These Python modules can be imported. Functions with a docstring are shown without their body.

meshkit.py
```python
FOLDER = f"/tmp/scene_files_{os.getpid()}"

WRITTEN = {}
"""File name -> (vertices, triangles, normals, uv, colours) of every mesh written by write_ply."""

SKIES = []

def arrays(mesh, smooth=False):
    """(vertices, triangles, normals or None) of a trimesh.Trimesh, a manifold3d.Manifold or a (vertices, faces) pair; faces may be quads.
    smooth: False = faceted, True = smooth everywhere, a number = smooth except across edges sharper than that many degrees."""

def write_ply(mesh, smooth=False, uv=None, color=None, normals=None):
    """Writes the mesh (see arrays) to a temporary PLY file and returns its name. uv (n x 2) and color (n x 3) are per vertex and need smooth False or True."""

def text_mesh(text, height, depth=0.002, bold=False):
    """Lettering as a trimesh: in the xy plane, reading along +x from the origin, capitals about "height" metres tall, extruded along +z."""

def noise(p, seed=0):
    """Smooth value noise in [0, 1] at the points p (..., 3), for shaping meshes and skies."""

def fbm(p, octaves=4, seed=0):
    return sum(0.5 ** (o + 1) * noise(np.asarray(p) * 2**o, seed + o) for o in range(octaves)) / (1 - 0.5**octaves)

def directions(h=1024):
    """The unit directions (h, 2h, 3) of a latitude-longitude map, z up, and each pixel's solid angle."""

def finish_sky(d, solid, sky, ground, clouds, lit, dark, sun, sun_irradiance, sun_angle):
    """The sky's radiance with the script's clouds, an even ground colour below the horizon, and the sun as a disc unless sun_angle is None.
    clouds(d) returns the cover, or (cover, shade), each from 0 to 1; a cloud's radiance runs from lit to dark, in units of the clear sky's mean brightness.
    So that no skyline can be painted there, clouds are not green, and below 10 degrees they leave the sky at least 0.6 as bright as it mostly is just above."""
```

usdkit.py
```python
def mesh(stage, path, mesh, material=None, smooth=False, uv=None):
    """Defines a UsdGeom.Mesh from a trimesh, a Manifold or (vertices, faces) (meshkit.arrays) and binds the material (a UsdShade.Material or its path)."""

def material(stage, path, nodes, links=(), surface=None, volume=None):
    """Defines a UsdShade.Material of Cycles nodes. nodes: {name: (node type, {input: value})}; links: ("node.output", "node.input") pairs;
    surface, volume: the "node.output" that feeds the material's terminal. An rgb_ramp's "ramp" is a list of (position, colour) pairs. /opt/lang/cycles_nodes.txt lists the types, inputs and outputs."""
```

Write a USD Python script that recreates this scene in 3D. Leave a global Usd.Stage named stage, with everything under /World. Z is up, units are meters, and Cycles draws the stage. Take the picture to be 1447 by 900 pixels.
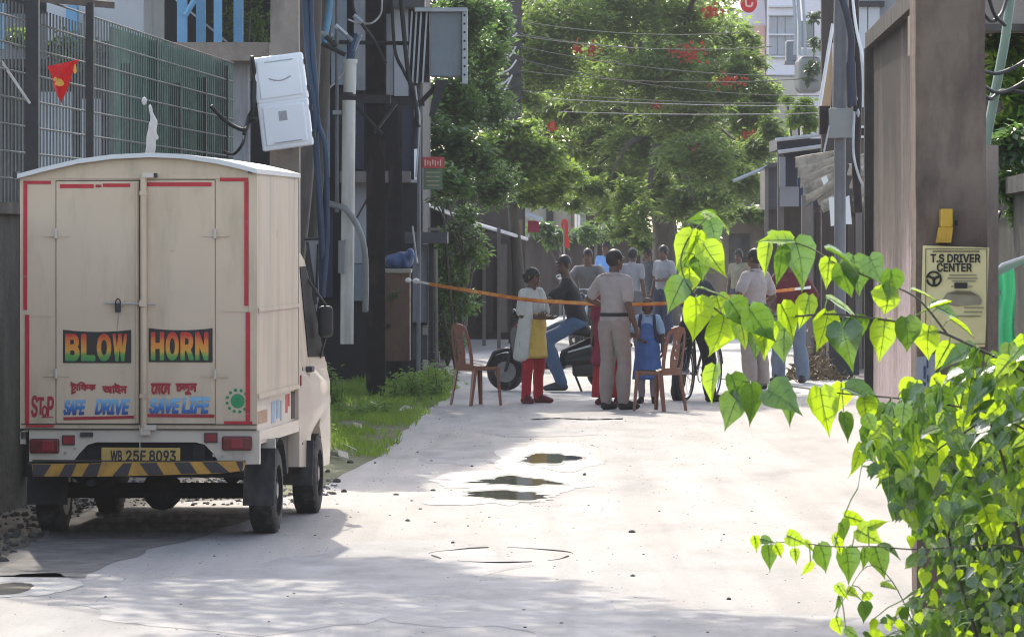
import math, random
import numpy as np, trimesh, manifold3d as m3
from manifold3d import Manifold, CrossSection, OpType
from shapely.geometry import Polygon, Point
from shapely.ops import unary_union
import usdkit, meshkit
from pxr import Usd, UsdGeom, UsdLux, UsdShade, Gf, Sdf, Vt

random.seed(7); rng = np.random.default_rng(7)
stage = Usd.Stage.CreateInMemory()
UsdGeom.Xform.Define(stage, '/World'); UsdGeom.Scope.Define(stage, '/World/Looks')
PI = math.pi

# ---------------------------------------------------------------- camera, sky, sun, exposure
FPX, CX, HZ, EYE, IMW = 6400.0, 723.5, 333.0, 1.9, 1447.0
cam = UsdGeom.Camera.Define(stage, '/World/camera')
cam.AddTranslateOp().Set(Gf.Vec3d(0, 0, EYE)); cam.AddRotateXOp().Set(90)
cam.CreateHorizontalApertureAttr(36.0); cam.CreateVerticalApertureAttr(36.0 * 636 / 1024)
cam.CreateFocalLengthAttr(36.0 * FPX / IMW)
cam.CreateVerticalApertureOffsetAttr(-36.0 * (450 - HZ) / IMW)
cam.CreateClippingRangeAttr(Gf.Vec2f(0.5, 5000))
cam.CreateExposureAttr(1.15)
cam.CreateFStopAttr(32.0); cam.CreateFocusDistanceAttr(34.0)
HAZE = 0.00025
SUN_AZ, SUN_EL = math.radians(-9), math.radians(40)
dome = UsdLux.DomeLight.Define(stage, '/World/sky_light')
skym = usdkit.material(stage, '/World/Looks/sky', {
    'sky': ('sky_texture', {'sky_type': 'single_scattering', 'sun_disc': False, 'sun_elevation': SUN_EL, 'sun_rotation': SUN_AZ, 'aerosol_density': 2.5}),
    'pale': ('hsv', {'saturation': 0.7}),                  # a whitish hazy sky
    'bg': ('background_shader', {'strength': 0.15})}, [('sky.color', 'pale.color'), ('pale.color', 'bg.color')], surface='bg.background')
UsdShade.MaterialBindingAPI.Apply(dome.GetPrim()).Bind(skym)
sun = UsdLux.DistantLight.Define(stage, '/World/sun')
sun.CreateNormalizeAttr(True); sun.CreateIntensityAttr(0.52); sun.CreateAngleAttr(0.6); sun.CreateColorAttr(Gf.Vec3f(1, 0.91, 0.745))
sun.AddRotateZOp().Set(-math.degrees(SUN_AZ)); sun.AddRotateXOp().Set(-(90 - math.degrees(SUN_EL)))

# ---------------------------------------------------------------- helpers
def P(px, py, d):                      # a point at distance d seen at a pixel of the photograph
    return np.array([(px - CX) / FPX * d, d, EYE - (py - HZ) / FPX * d])
def G(px, py):                         # the ground point seen at a pixel
    return P(px, py, FPX * EYE / (py - HZ))
def sc(d): return FPX / d
def wall_x(d): return -3.6 + 0.05 * (d - 28.8)      # the line of walls on the left of the lane
def rwall_x(d): return 3.36 + 0.058 * (d - 38)      # and on the right

class T:
    def __init__(s, path, M): s.path, s.M = path, M
USED = {}
def numbered(parent, name):
    k = parent + '/' + name
    n = USED.get(k, 0); USED[k] = n + 1
    return k if n == 0 else '%s_%03d' % (k, n)
def tag(prim, label=None, cat=None, group=None, kind=None):
    for k, v in (('label', label), ('category', cat), ('group', group), ('kind', kind)):
        if v: prim.SetCustomDataByKey(k, v)
def thing(name, label, cat, loc=(0, 0, 0), rotz=0.0, group=None):
    path = numbered('/World', name)
    x = UsdGeom.Xform.Define(stage, path)
    x.AddTranslateOp().Set(Gf.Vec3d(*map(float, loc)))
    if rotz: x.AddRotateZOp().Set(math.degrees(rotz))
    tag(x.GetPrim(), label, cat, group)
    M = trimesh.transformations.rotation_matrix(rotz, [0, 0, 1]); M[:3, 3] = loc
    return T(path, M)
def as_tm(m):
    if hasattr(m, 'to_mesh'):
        q = m.to_mesh(); return trimesh.Trimesh(q.vert_properties[:, :3], q.tri_verts, process=False)
    if isinstance(m, MB): return m.tm()
    if isinstance(m, (tuple, list)):
        v, f, _ = meshkit.arrays(m); return trimesh.Trimesh(v, f, process=False)
    return m
def obj(name, mesh, mt, parent=None, local=False, smooth=False, label=None, cat=None, group=None, kind=None):
    """one Mesh prim. World coordinates unless local (then in the parent thing's frame)."""
    m = as_tm(mesh)
    M = np.eye(4)
    if parent is not None:
        M = parent.M
        if not local: m = m.copy(); m.apply_transform(np.linalg.inv(M))
    path = numbered(parent.path if parent is not None else '/World', name)
    pr = usdkit.mesh(stage, path, m, MT[mt] if isinstance(mt, str) else mt, smooth=smooth).GetPrim()
    tag(pr, label, cat, group, kind)
    return T(path, M)
def solo(name, label, cat, mesh, mt, group=None, smooth=False):
    return obj(name, mesh, mt, smooth=smooth, label=label, cat=cat, group=group)
def copy_of(src, name, loc, rotz, label, cat, group=None):
    path = numbered('/World', name)
    x = UsdGeom.Xform.Define(stage, path)
    x.GetPrim().GetReferences().AddInternalReference(src.path)
    x.ClearXformOpOrder()
    x.AddTranslateOp().Set(Gf.Vec3d(*map(float, loc))); x.AddRotateZOp().Set(math.degrees(rotz))
    x.GetPrim().SetInstanceable(True)
    tag(x.GetPrim(), label, cat, group)
    return x

class MB:
    """collects simple solids into one mesh"""
    def __init__(s): s.v, s.f, s.n = [], [], 0
    def add(s, m):
        m = as_tm(m); s.v.append(np.asarray(m.vertices)); s.f.append(np.asarray(m.faces) + s.n); s.n += len(m.vertices); return s
    def raw(s, v, f):
        v = np.asarray(v, float); f = np.asarray(f, int)
        if f.shape[1] == 4: f = np.vstack([f[:, [0, 1, 2]], f[:, [0, 2, 3]]])
        s.v.append(v); s.f.append(f + s.n); s.n += len(v); return s
    def box(s, lo, hi):
        b = trimesh.creation.box(bounds=[np.minimum(lo, hi), np.maximum(lo, hi)]); return s.add(b)
    def obox(s, c, size, rz=0, rx=0, ry=0):
        b = trimesh.creation.box(size)
        b.apply_transform(trimesh.transformations.euler_matrix(rx, ry, rz)); b.apply_translation(c); return s.add(b)
    def tube(s, pts, r, n=6):
        return s.raw(*tube(pts, r, n))
    def hull(s, pts):
        return s.add(Manifold.hull_points(np.asarray(pts, float)))
    def tm(s): return trimesh.Trimesh(np.vstack(s.v), np.vstack(s.f), process=False)

def tube(pts, r, n=6):
    p = np.asarray(pts, float); r = np.broadcast_to(r, (len(p),)).astype(float)
    t = np.gradient(p, axis=0); t /= np.linalg.norm(t, axis=1, keepdims=True) + 1e-12
    up = np.array([0, 0, 1.0]) if np.abs(t[:, 2]).mean() < 0.8 else np.array([1.0, 0, 0])
    a = np.cross(t, up); a /= np.linalg.norm(a, axis=1, keepdims=True) + 1e-9
    b = np.cross(a, t); ang = np.arange(n) * 2 * PI / n
    v = (p[:, None] + r[:, None, None] * (np.cos(ang)[None, :, None] * a[:, None] + np.sin(ang)[None, :, None] * b[:, None])).reshape(-1, 3)
    f = []
    for i in range(len(p) - 1):
        for j in range(n):
            k = (j + 1) % n; f.append([i * n + j, i * n + k, (i + 1) * n + k, (i + 1) * n + j])
    f = np.array(f); tri = np.vstack([f[:, [0, 1, 2]], f[:, [0, 2, 3]]])
    v = np.vstack([v, p[:1], p[-1:]]); c0, c1 = len(v) - 2, len(v) - 1
    caps = [[c0, (j + 1) % n, j] for j in range(n)] + [[c1, (len(p) - 1) * n + j, (len(p) - 1) * n + (j + 1) % n] for j in range(n)]
    return v, np.vstack([tri, caps])
def curve(pts, k=8):                    # Catmull-Rom through the points
    p = np.asarray(pts, float); p = np.vstack([2 * p[0] - p[1], p, 2 * p[-1] - p[-2]]); out = []
    for i in range(1, len(p) - 2):
        for t in np.linspace(0, 1, k, endpoint=False):
            a, b, c, d = p[i - 1:i + 3]
            out.append(0.5 * (2 * b + (c - a) * t + (2 * a - 5 * b + 4 * c - d) * t * t + (3 * b - a - 3 * c + d) * t ** 3))
    return np.array(out + [p[-2]])
def rbox(lo, hi, r=0.01, n=8):           # box with rounded edges
    lo, hi = np.minimum(lo, hi) + r, np.maximum(lo, hi) - r
    hi = np.maximum(hi, lo + 1e-4)
    s = Manifold.sphere(r, n)
    return Manifold.batch_hull([s.translate([x, y, z]) for x in (lo[0], hi[0]) for y in (lo[1], hi[1]) for z in (lo[2], hi[2])])
def prism(poly, depth, plane='xz', off=0.0):
    """extrude a 2D polygon: plane xz -> along +y from y = off; xy -> along z; yz -> along +x."""
    if not isinstance(poly, Polygon) and not hasattr(poly, 'geoms'): poly = Polygon(poly)
    m = trimesh.util.concatenate([trimesh.creation.extrude_polygon(g, depth, engine='earcut') for g in getattr(poly, 'geoms', [poly])])
    v = np.array(m.vertices); f = np.array(m.faces)
    if plane == 'xz': v = np.stack([v[:, 0], off + v[:, 2], v[:, 1]], 1); f = f[:, ::-1]
    elif plane == 'yz': v = np.stack([off + v[:, 2], v[:, 0], v[:, 1]], 1)
    else: v = v + [0, 0, off]
    return trimesh.Trimesh(v, f, process=False)
def ell(c, r, n=18): return Manifold.sphere(1.0, n).scale(list(map(float, np.broadcast_to(r, 3)))).translate(list(map(float, c)))
def mhull(*m): return Manifold.batch_hull(list(m))
def bone(a, ra, b, rb, n=14): return mhull(ell(a, ra, n), ell(b, rb, n))
def union(ms): return Manifold.batch_boolean(list(ms), OpType.Add)
def soft(man, length=0.04, it=6, wr=0.0, ws=9.0, seed=0):
    t = as_tm(man.refine_to_length(length)); t = trimesh.Trimesh(t.vertices, t.faces, process=True)
    if it: trimesh.smoothing.filter_taubin(t, lamb=0.5, nu=0.52, iterations=it)
    if wr:
        v = np.array(t.vertices); n = np.array(t.vertex_normals)
        q = meshkit.fbm(v * [ws, ws, ws * 0.6] + 31.7, 3, seed) - 0.5
        t.vertices = v + n * (q * wr * 2)[:, None]
    return t
def text(s, height, depth=0.002, bold=False, width=None, shear=0.0):
    m = meshkit.text_mesh(s, height, depth, bold); v = np.array(m.vertices)
    v[:, 0] -= v[:, 0].min()
    if width: v[:, 0] *= width / v[:, 0].max()
    v[:, 0] += shear * v[:, 1]
    return v, np.array(m.faces)
def fat_text(s, height, depth, width, fat=0.0, shear=0.0):
    v, f = meshkit.text_mesh(s, height, depth, True), None
    tri = np.array(v.vertices)[np.array(v.faces)]; flat = tri[np.ptp(tri[:, :, 2], axis=1) < 1e-9]; flat = flat[flat[:, 0, 2] < depth / 2]
    g = unary_union([Polygon(t[:, :2]).buffer(1e-6) for t in flat]).simplify(height * .01)
    x0, y0, x1, y1 = g.bounds; k = width / (x1 - x0)
    from shapely import affinity
    g = affinity.affine_transform(g, [k, 0, 0, 1, -x0 * k, -y0]).buffer(fat, join_style=2)
    g = affinity.affine_transform(g, [1, shear, 0, 1, 0, 0])
    m = trimesh.util.concatenate([trimesh.creation.extrude_polygon(q, depth, engine='earcut') for q in getattr(g, 'geoms', [g])])
    return np.array(m.vertices), np.array(m.faces)
def onface(vf, x, y, z):                # lettering laid on a plane that faces -y: bottom left at x, z
    v, f = vf; return trimesh.Trimesh(np.stack([x + v[:, 0], y - v[:, 2], z + v[:, 1]], 1), f, process=False)
def blob(cx, cy, rx, ry, n=40, amp=0.25, seed=0, rot=0):
    a = np.linspace(0, 2 * PI, n, endpoint=False)
    k = 1 + amp * (meshkit.fbm(np.stack([np.cos(a) * 1.7 + seed * 9.1, np.sin(a) * 1.7, a * 0], 1), 3, seed) * 2 - 1)
    x, y = rx * k * np.cos(a), ry * k * np.sin(a)
    return np.stack([cx + x * math.cos(rot) - y * math.sin(rot), cy + x * math.sin(rot) + y * math.cos(rot)], 1)
def sheet(poly, z):                      # a flat polygon
    poly = poly if isinstance(poly, Polygon) else Polygon(poly)
    v, f = trimesh.creation.triangulate_polygon(poly, engine='earcut')
    v = np.column_stack([v, np.full(len(v), z)]); f = np.array(f)
    n = np.cross(v[f[:, 1]] - v[f[:, 0]], v[f[:, 2]] - v[f[:, 0]])[:, 2]
    f[n < 0] = f[n < 0][:, ::-1]
    return trimesh.Trimesh(v, f, process=False)
def leaf_cards(c, d, up, l, w, fold=0.25):
    """many small folded leaves: centre of base c, direction d, face normal up, length l, width w (arrays)"""
    c, d, up = map(np.asarray, (c, d, up)); d = d / (np.linalg.norm(d, axis=1, keepdims=True) + 1e-9)
    s = np.cross(d, up); s /= np.linalg.norm(s, axis=1, keepdims=True) + 1e-9
    n = np.cross(s, d); l = np.broadcast_to(l, len(c))[:, None]; w = np.broadcast_to(w, len(c))[:, None]
    b, t = c, c + d * l
    m = c + d * l * 0.45
    L, R = m + s * w / 2 + n * w * fold, m - s * w / 2 + n * w * fold
    v = np.stack([b, L, t, R], 1).reshape(-1, 3); i = np.arange(len(c))[:, None] * 4
    return trimesh.Trimesh(v, np.vstack([i + [0, 1, 2], i + [0, 2, 3]]), process=False)
def unit(n, r=rng):
    v = r.normal(size=(n, 3)); return v / np.linalg.norm(v, axis=1, keepdims=True)

# ---------------------------------------------------------------- materials
MT = {}
def mat(name, col, rough=0.6, var=0.12, scale=5.0, dirt_shade=None, bump=0.0, bscale=60.0, metal=0.0, spec=0.4, stretch=(1, 1, 1), trans=None, coat=0.0, rnd=0.0, island=0.0, rust=None):
    """col varied by noise; dirt = (colour, amount 0..1, scale, stretch); trans = (colour, share) lets light through (leaves, cloth)"""
    col = np.array(col, float)
    nodes = {'tc': ('texture_coordinate', {}), 'mp': ('mapping', {'scale': stretch}),
             'n': ('noise_texture', {'scale': scale, 'detail': 5.0, 'roughness': 0.6}),
             'r': ('rgb_ramp', {'ramp': [(0.3, tuple(np.clip(col * (1 - var), 0, 1))), (0.7, tuple(np.clip(col * (1 + var), 0, 1)))]}),
             'p': ('principled_bsdf', {'roughness': rough, 'metallic': metal, 'specular_ior_level': spec, 'coat_weight': coat})}
    links = [('tc.object', 'mp.vector'), ('mp.vector', 'n.vector'), ('n.fac', 'r.fac')]
    out = 'r.color'
    if dirt_shade:
        dc, amt, ds, dst = dirt_shade
        nodes |= {'mp2': ('mapping', {'scale': dst, 'location': (3.1, 1.7, 0.4)}), 'n2': ('noise_texture', {'scale': ds, 'detail': 6.0, 'roughness': 0.65}),
                  'r2': ('rgb_ramp', {'ramp': [(0.62 - 0.3 * amt, (0, 0, 0)), (0.85 - 0.3 * amt, (1, 1, 1))]}),
                  'mx': ('mix_color', {'b': dc})}
        links += [('tc.object', 'mp2.vector'), ('mp2.vector', 'n2.vector'), ('n2.fac', 'r2.fac'), (out, 'mx.a'), ('r2.color', 'mx.fac')]
        out = 'mx.result'
    if rust:
        nodes |= {'n4': ('noise_texture', {'scale': rust[1], 'detail': 9.0, 'roughness': 0.75}), 'r4': ('rgb_ramp', {'ramp': [(rust[2], (0, 0, 0)), (rust[2] + .06, (1, 1, 1))]}), 'mx4': ('mix_color', {'b': rust[0]})}
        links += [('tc.object', 'n4.vector'), ('n4.fac', 'r4.fac'), (out, 'mx4.a'), ('r4.color', 'mx4.fac')]
        out = 'mx4.result'
    if rnd or island:
        nodes |= {'oi': ('object_info', {}) if rnd else ('geometry', {}), 'mr': ('map_range', {'to_min': 1 - (rnd or island), 'to_max': 1 + (rnd or island)}), 'hv': ('hsv', {}), }
        links += [('oi.random' if rnd else 'oi.random_per_island', 'mr.value'), ('mr.result', 'hv.value'), (out, 'hv.color')]
        out = 'hv.color'
    links.append((out, 'p.base_color'))
    if bump:
        nodes |= {'n3': ('noise_texture', {'scale': bscale, 'detail': 4.0}), 'b': ('bump', {'strength': bump, 'distance': 0.02})}
        links += [('mp.vector', 'n3.vector'), ('n3.fac', 'b.height'), ('b.normal', 'p.normal')]
    surf = 'p.BSDF'
    if trans:
        nodes |= {'t': ('translucent_bsdf', {'color': trans[0]}), 'mc': ('mix_closure', {'fac': trans[1]})}
        links += [('p.BSDF', 'mc.closure1'), ('t.BSDF', 'mc.closure2')]
        surf = 'mc.closure'
    MT[name] = usdkit.material(stage, '/World/Looks/' + name, nodes, links, surface=surf)
    return MT[name]

mat('ground_earth', (.13, .115, .10), .9, .3, 1.5, dirt_shade=((.12, .11, .09), .5, 3.0, (1, 1, 1)), bump=.4, bscale=30)
MT['road_dust'] = usdkit.material(stage, '/World/Looks/road_dust', {
    'g': ('geometry', {}), 'm1': ('mapping', {'scale': (1.0, .28, 1.0)}), 'n1': ('noise_texture', {'scale': 1.3, 'detail': 8.0, 'roughness': .62}), 'r1': ('rgb_ramp', {'ramp': [(.32, (.37, .36, .36)), (.5, (.475, .46, .455)), (.68, (.53, .505, .485))]}),
    'n2': ('noise_texture', {'scale': 38.0, 'detail': 6.0, 'roughness': .8}), 'r2': ('rgb_ramp', {'ramp': [(.30, (.60, .59, .60)), (.43, (.95, .95, .95)), (.7, (1.05, 1.05, 1.04))]}), 'x': ('mix_color', {'blend_type': 'multiply', 'fac': 1.0, 'use_clamp': False}),
    'm3': ('mapping', {'scale': (2.4, .10, 1.0)}), 'n3': ('noise_texture', {'scale': 1.1, 'detail': 4.0}), 'r3': ('rgb_ramp', {'ramp': [(.36, (.80, .79, .79)), (.52, (1, 1, 1))]}), 'x2': ('mix_color', {'blend_type': 'multiply', 'fac': .7, 'use_clamp': False}),
    'b': ('bump', {'strength': .5, 'distance': .02}), 'p': ('principled_bsdf', {'roughness': .85, 'specular_ior_level': .3})},
    [('g.position', 'm1.vector'), ('m1.vector', 'n1.vector'), ('n1.fac', 'r1.fac'), ('g.position', 'n2.vector'), ('n2.fac', 'r2.fac'), ('r1.color', 'x.a'), ('r2.color', 'x.b'), ('g.position', 'm3.vector'), ('m3.vector', 'n3.vector'), ('n3.fac', 'r3.fac'), ('x.result', 'x2.a'), ('r3.color', 'x2.b'), ('x2.result', 'p.base_color'), ('n2.fac', 'b.height'), ('b.normal', 'p.normal')], surface='p.BSDF')
mat('road_patch', (.40, .39, .395), .85, .15, 2.0, dirt_shade=((.29, .285, .29), .5, 3.0, (1, .4, 1)), bump=.3, bscale=50)
mat('dry_mud', (.58, .565, .545), .8, .08, 3.0, bump=.2)
mat('painted_shade', (.22, .21, .205), .9, .3, 2.5, dirt_shade=((.13, .125, .12), .5, 4.0, (1, 1, 1)), bump=.3, bscale=40)  # colour of the painted shade sheet under the van
mat('wet_mud', (.10, .095, .08), .25, .3, 4.0, spec=.6)
mat('water', (.028, .027, .026), .07, .2, 2.0, spec=.5)
mat('tar', (.06, .055, .05), .7, .3, 9.0)
mat('gravel', (.34, .33, .32), .9, .3, 20.0, island=.5)
mat('pebble', (.10, .095, .09), .9, .3, 20.0, rnd=.4)  # darkened to stand in for the deep shade beside the van
mat('grass', (.12, .23, .04), .6, .3, 2.0, trans=((.36, .56, .08), .42), island=.4)
mat('grass_soil', (.13, .14, .07), .9, .3, 5.0)
mat('weed', (.11, .21, .055), .55, .3, 4.0, trans=((.34, .54, .09), .42), island=.35)
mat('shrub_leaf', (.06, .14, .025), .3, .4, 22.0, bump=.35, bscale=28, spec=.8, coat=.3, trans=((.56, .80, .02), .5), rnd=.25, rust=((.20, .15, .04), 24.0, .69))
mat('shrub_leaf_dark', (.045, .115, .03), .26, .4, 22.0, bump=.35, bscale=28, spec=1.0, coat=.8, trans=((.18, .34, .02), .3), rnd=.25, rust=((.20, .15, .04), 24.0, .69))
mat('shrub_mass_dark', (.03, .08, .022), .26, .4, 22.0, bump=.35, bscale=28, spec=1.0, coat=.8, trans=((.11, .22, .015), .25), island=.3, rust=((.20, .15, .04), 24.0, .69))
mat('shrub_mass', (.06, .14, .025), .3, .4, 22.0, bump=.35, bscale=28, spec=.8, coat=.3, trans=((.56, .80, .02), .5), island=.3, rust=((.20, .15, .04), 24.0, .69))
mat('leaf_vein', (.16, .26, .06), .5, .1)
mat('twig', (.055, .05, .03), .7, .3, 20.0)
mat('tree_leaf', (.055, .095, .035), .28, .3, 1.5, dirt_shade=((.022, .042, .016), .3, .55, (1, 1, 1)), trans=((.34, .50, .10), .48), island=.5, spec=.9)  # dark blotches paint shaded gaps into the crown, likewise in the next two
mat('tree_leaf_dark', (.045, .09, .035), .28, .3, 1.5, dirt_shade=((.022, .042, .016), .3, .55, (1, 1, 1)), trans=((.17, .32, .06), .42), island=.4, spec=.9)
mat('tree_leaf_lime', (.11, .18, .04), .28, .3, 1.5, dirt_shade=((.022, .042, .016), .3, .55, (1, 1, 1)), trans=((.34, .5, .06), .45), island=.4, spec=.9)
mat('broad_leaf', (.06, .13, .03), .4, .3, 3.0, trans=((.34, .55, .05), .45), island=.4)
mat('silver_leaf', (.13, .16, .11), .35, .3, 3.0, trans=((.15, .25, .08), .3), island=.5)
mat('flower', (.26, .055, .035), .7, .3, 4.0, trans=((.7, .07, .02), .4), island=.3)
mat('bark', (.07, .06, .05), .9, .35, 6.0, bump=.6, bscale=25, stretch=(1, 1, .25))
mat('dead_leaf', (.28, .20, .11), .8, .3, 4.0, island=.4)
mat('concrete', (.26, .22, .19), .85, .15, 3.0, dirt_shade=((.13, .12, .11), .4, 4.0, (1, 1, .3)), bump=.35, bscale=40, spec=.06)
mat('pole_concrete', (.175, .134, .108), .85, .14, 4.0, dirt_shade=((.085, .066, .055), .55, 5.0, (1, 1, .35)), bump=.4, bscale=35, spec=.06)
mat('concrete_dark', (.075, .07, .066), .9, .25, 3.0, dirt_shade=((.035, .035, .032), .5, 3.0, (1, 1, .4)), bump=.3, spec=.06)
mat('moss_shade_wall', (.055, .053, .047), .95, .35, 2.0, dirt_shade=((.028, .032, .02), .55, 2.5, (1, 1, .35)), bump=.4, bscale=25, spec=.06)
MT['wash_wall'] = usdkit.material(stage, '/World/Looks/wash_wall', {
    'g': ('geometry', {}), 's': ('separate_xyz', {}), 'm1': ('mapping', {'scale': (1, .17, .10)}), 'n1': ('noise_texture', {'scale': 1.6, 'detail': 9.0, 'roughness': .68}),
    'h': ('map_range', {'from_min': 3.3, 'from_max': .6, 'to_min': -.22, 'to_max': .22}), 'a': ('math', {'math_type': 'add'}),
    'r': ('rgb_ramp', {'ramp': [(.30, (.045, .038, .036)), (.44, (.105, .085, .076)), (.56, (.17, .138, .125)), (.66, (.40, .32, .32)), (.85, (.52, .43, .44))]}),
    'n2': ('noise_texture', {'scale': 9.0, 'detail': 6.0, 'roughness': .7}), 'r2': ('rgb_ramp', {'ramp': [(.35, (.55, .53, .52)), (.6, (1.1, 1.1, 1.1))]}), 'x': ('mix_color', {'blend_type': 'multiply', 'fac': .8, 'use_clamp': False}),
    'b': ('bump', {'strength': .5, 'distance': .03}), 'p': ('principled_bsdf', {'roughness': .9, 'specular_ior_level': .06})},
    [('g.position', 's.vector'), ('g.position', 'm1.vector'), ('m1.vector', 'n1.vector'), ('s.z', 'h.value'), ('h.result', 'a.value1'), ('n1.fac', 'a.value2'), ('a.value', 'r.fac'), ('g.position', 'n2.vector'), ('n2.fac', 'r2.fac'), ('r.color', 'x.a'), ('r2.color', 'x.b'), ('x.result', 'p.base_color'), ('n2.fac', 'b.height'), ('b.normal', 'p.normal')], surface='p.BSDF')
mat('plaster_grey', (.25, .255, .27), .85, .12, 2.0, dirt_shade=((.13, .13, .14), .4, 2.0, (1.5, 1.5, .3)), spec=.06)
mat('plaster_white', (.55, .56, .58), .8, .06, 2.0, dirt_shade=((.36, .36, .37), .3, 2.0, (1, 1, .3)))
mat('plaster_beige', (.36, .33, .26), .85, .1, 1.0, dirt_shade=((.33, .3, .25), .4, 1.5, (1, 1, .4)))
mat('plaster_cream', (.46, .42, .36), .85, .08, 1.0)
mat('plaster_pink', (.72, .45, .38), .85, .08, 1.0)
mat('plaster_pale', (.70, .66, .70), .8, .06, 1.0)
mat('brown_wall', (.155, .125, .10), .95, .25, .8, dirt_shade=((.10, .09, .08), .5, 1.0, (1, 1, .5)), bump=.3, bscale=12, spec=.06)
mat('blue_paint', (.16, .36, .56), .55, .08, 4.0, dirt_shade=((.1, .22, .35), .3, 6.0, (1, 1, .3)))
mat('blue_pipe', (.028, .055, .10), .45, .1, 4.0)
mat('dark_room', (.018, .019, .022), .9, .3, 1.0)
mat('steel_dark', (.020, .017, .019), .6, .3, 8.0, dirt_shade=((.065, .04, .035), .4, 6.0, (1, 1, .3)), spec=.15)
mat('iron_black', (.025, .025, .027), .55, .3, 10.0)
mat('grille', (.11, .12, .12), .5, .2, 10.0, metal=.3)
mat('grille_green', (.09, .14, .115), .5, .2, 10.0, metal=.2)
mat('net_green', (.115, .19, .155), .7, .15, 1.2, dirt_shade=((.22, .27, .24), .4, 1.0, (1, 1, .3)), trans=((.1, .18, .14), .25))
mat('tin_dark', (.07, .07, .075), .5, .2, 4.0, metal=.3)
mat('tin_bright', (.55, .57, .60), .45, .12, 4.0, metal=.2)
mat('tin_rust', (.20, .12, .09), .8, .3, 5.0)
mat('wood_dark', (.075, .06, .055), .85, .3, 4.0, stretch=(1, 1, .2), spec=.06)
mat('wood_grey', (.17, .15, .14), .85, .25, 4.0, stretch=(1, 1, .2), spec=.06)
mat('wood_pale', (.38, .27, .17), .8, .2, 4.0, stretch=(1, 1, .2))
mat('pvc', (.56, .55, .50), .45, .06, 4.0, dirt_shade=((.36, .34, .29), .4, 4.0, (2, 2, .2)))
mat('meter_white', (.80, .81, .84), .35, .02, 3.0, spec=.5)
mat('seam_grey', (.42, .43, .46), .5, .05)
mat('label_grey', (.35, .35, .36), .6, .25, 90.0)
mat('cabinet_blue', (.17, .21, .24), .45, .06, 3.0, dirt_shade=((.13, .15, .17), .3, 4.0, (1, 1, .3)))
mat('cabinet_rib', (.36, .39, .42), .45, .1, 4.0, metal=.2)
mat('cabinet_grey', (.20, .22, .25), .5, .1, 3.0)
mat('cabinet_brown', (.15, .085, .06), .6, .15, 3.0, dirt_shade=((.08, .05, .04), .4, 4.0, (1, 1, .4)))
mat('box_grey', (.24, .245, .235), .5, .08, 3.0)
mat('post_grey', (.15, .15, .165), .5, .1, 5.0, dirt_shade=((.13, .12, .12), .35, 6.0, (1, 1, .3)))
mat('asbestos', (.42, .36, .285), .9, .2, 6.0, dirt_shade=((.16, .15, .13), .5, 5.0, (1, 1, 1)), bump=.3)
mat('tarp_blue', (.035, .07, .17), .5, .2, 3.0)
mat('tarp_navy', (.022, .025, .045), .6, .2, 3.0)
mat('sheet_pale', (.30, .31, .34), .5, .06, 2.0)
mat('paper', (.80, .80, .80), .7, .03, 4.0)
mat('cloth_red', (.55, .02, .025), .7, .15, 6.0, trans=((.6, .03, .03), .3))
mat('gold_print', (.70, .36, .06), .6, .15, 8.0)
mat('white_rag', (.72, .72, .74), .7, .08, 6.0, trans=((.6, .6, .6), .3))
mat('sign_red', (.42, .06, .06), .6, .1)
mat('sign_green', (.10, .16, .09), .6, .1)
mat('sign_yellow', (.70, .61, .31), .55, .06, 5.0, dirt_shade=((.45, .38, .18), .3, 8.0, (1, 1, .4)))
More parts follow.
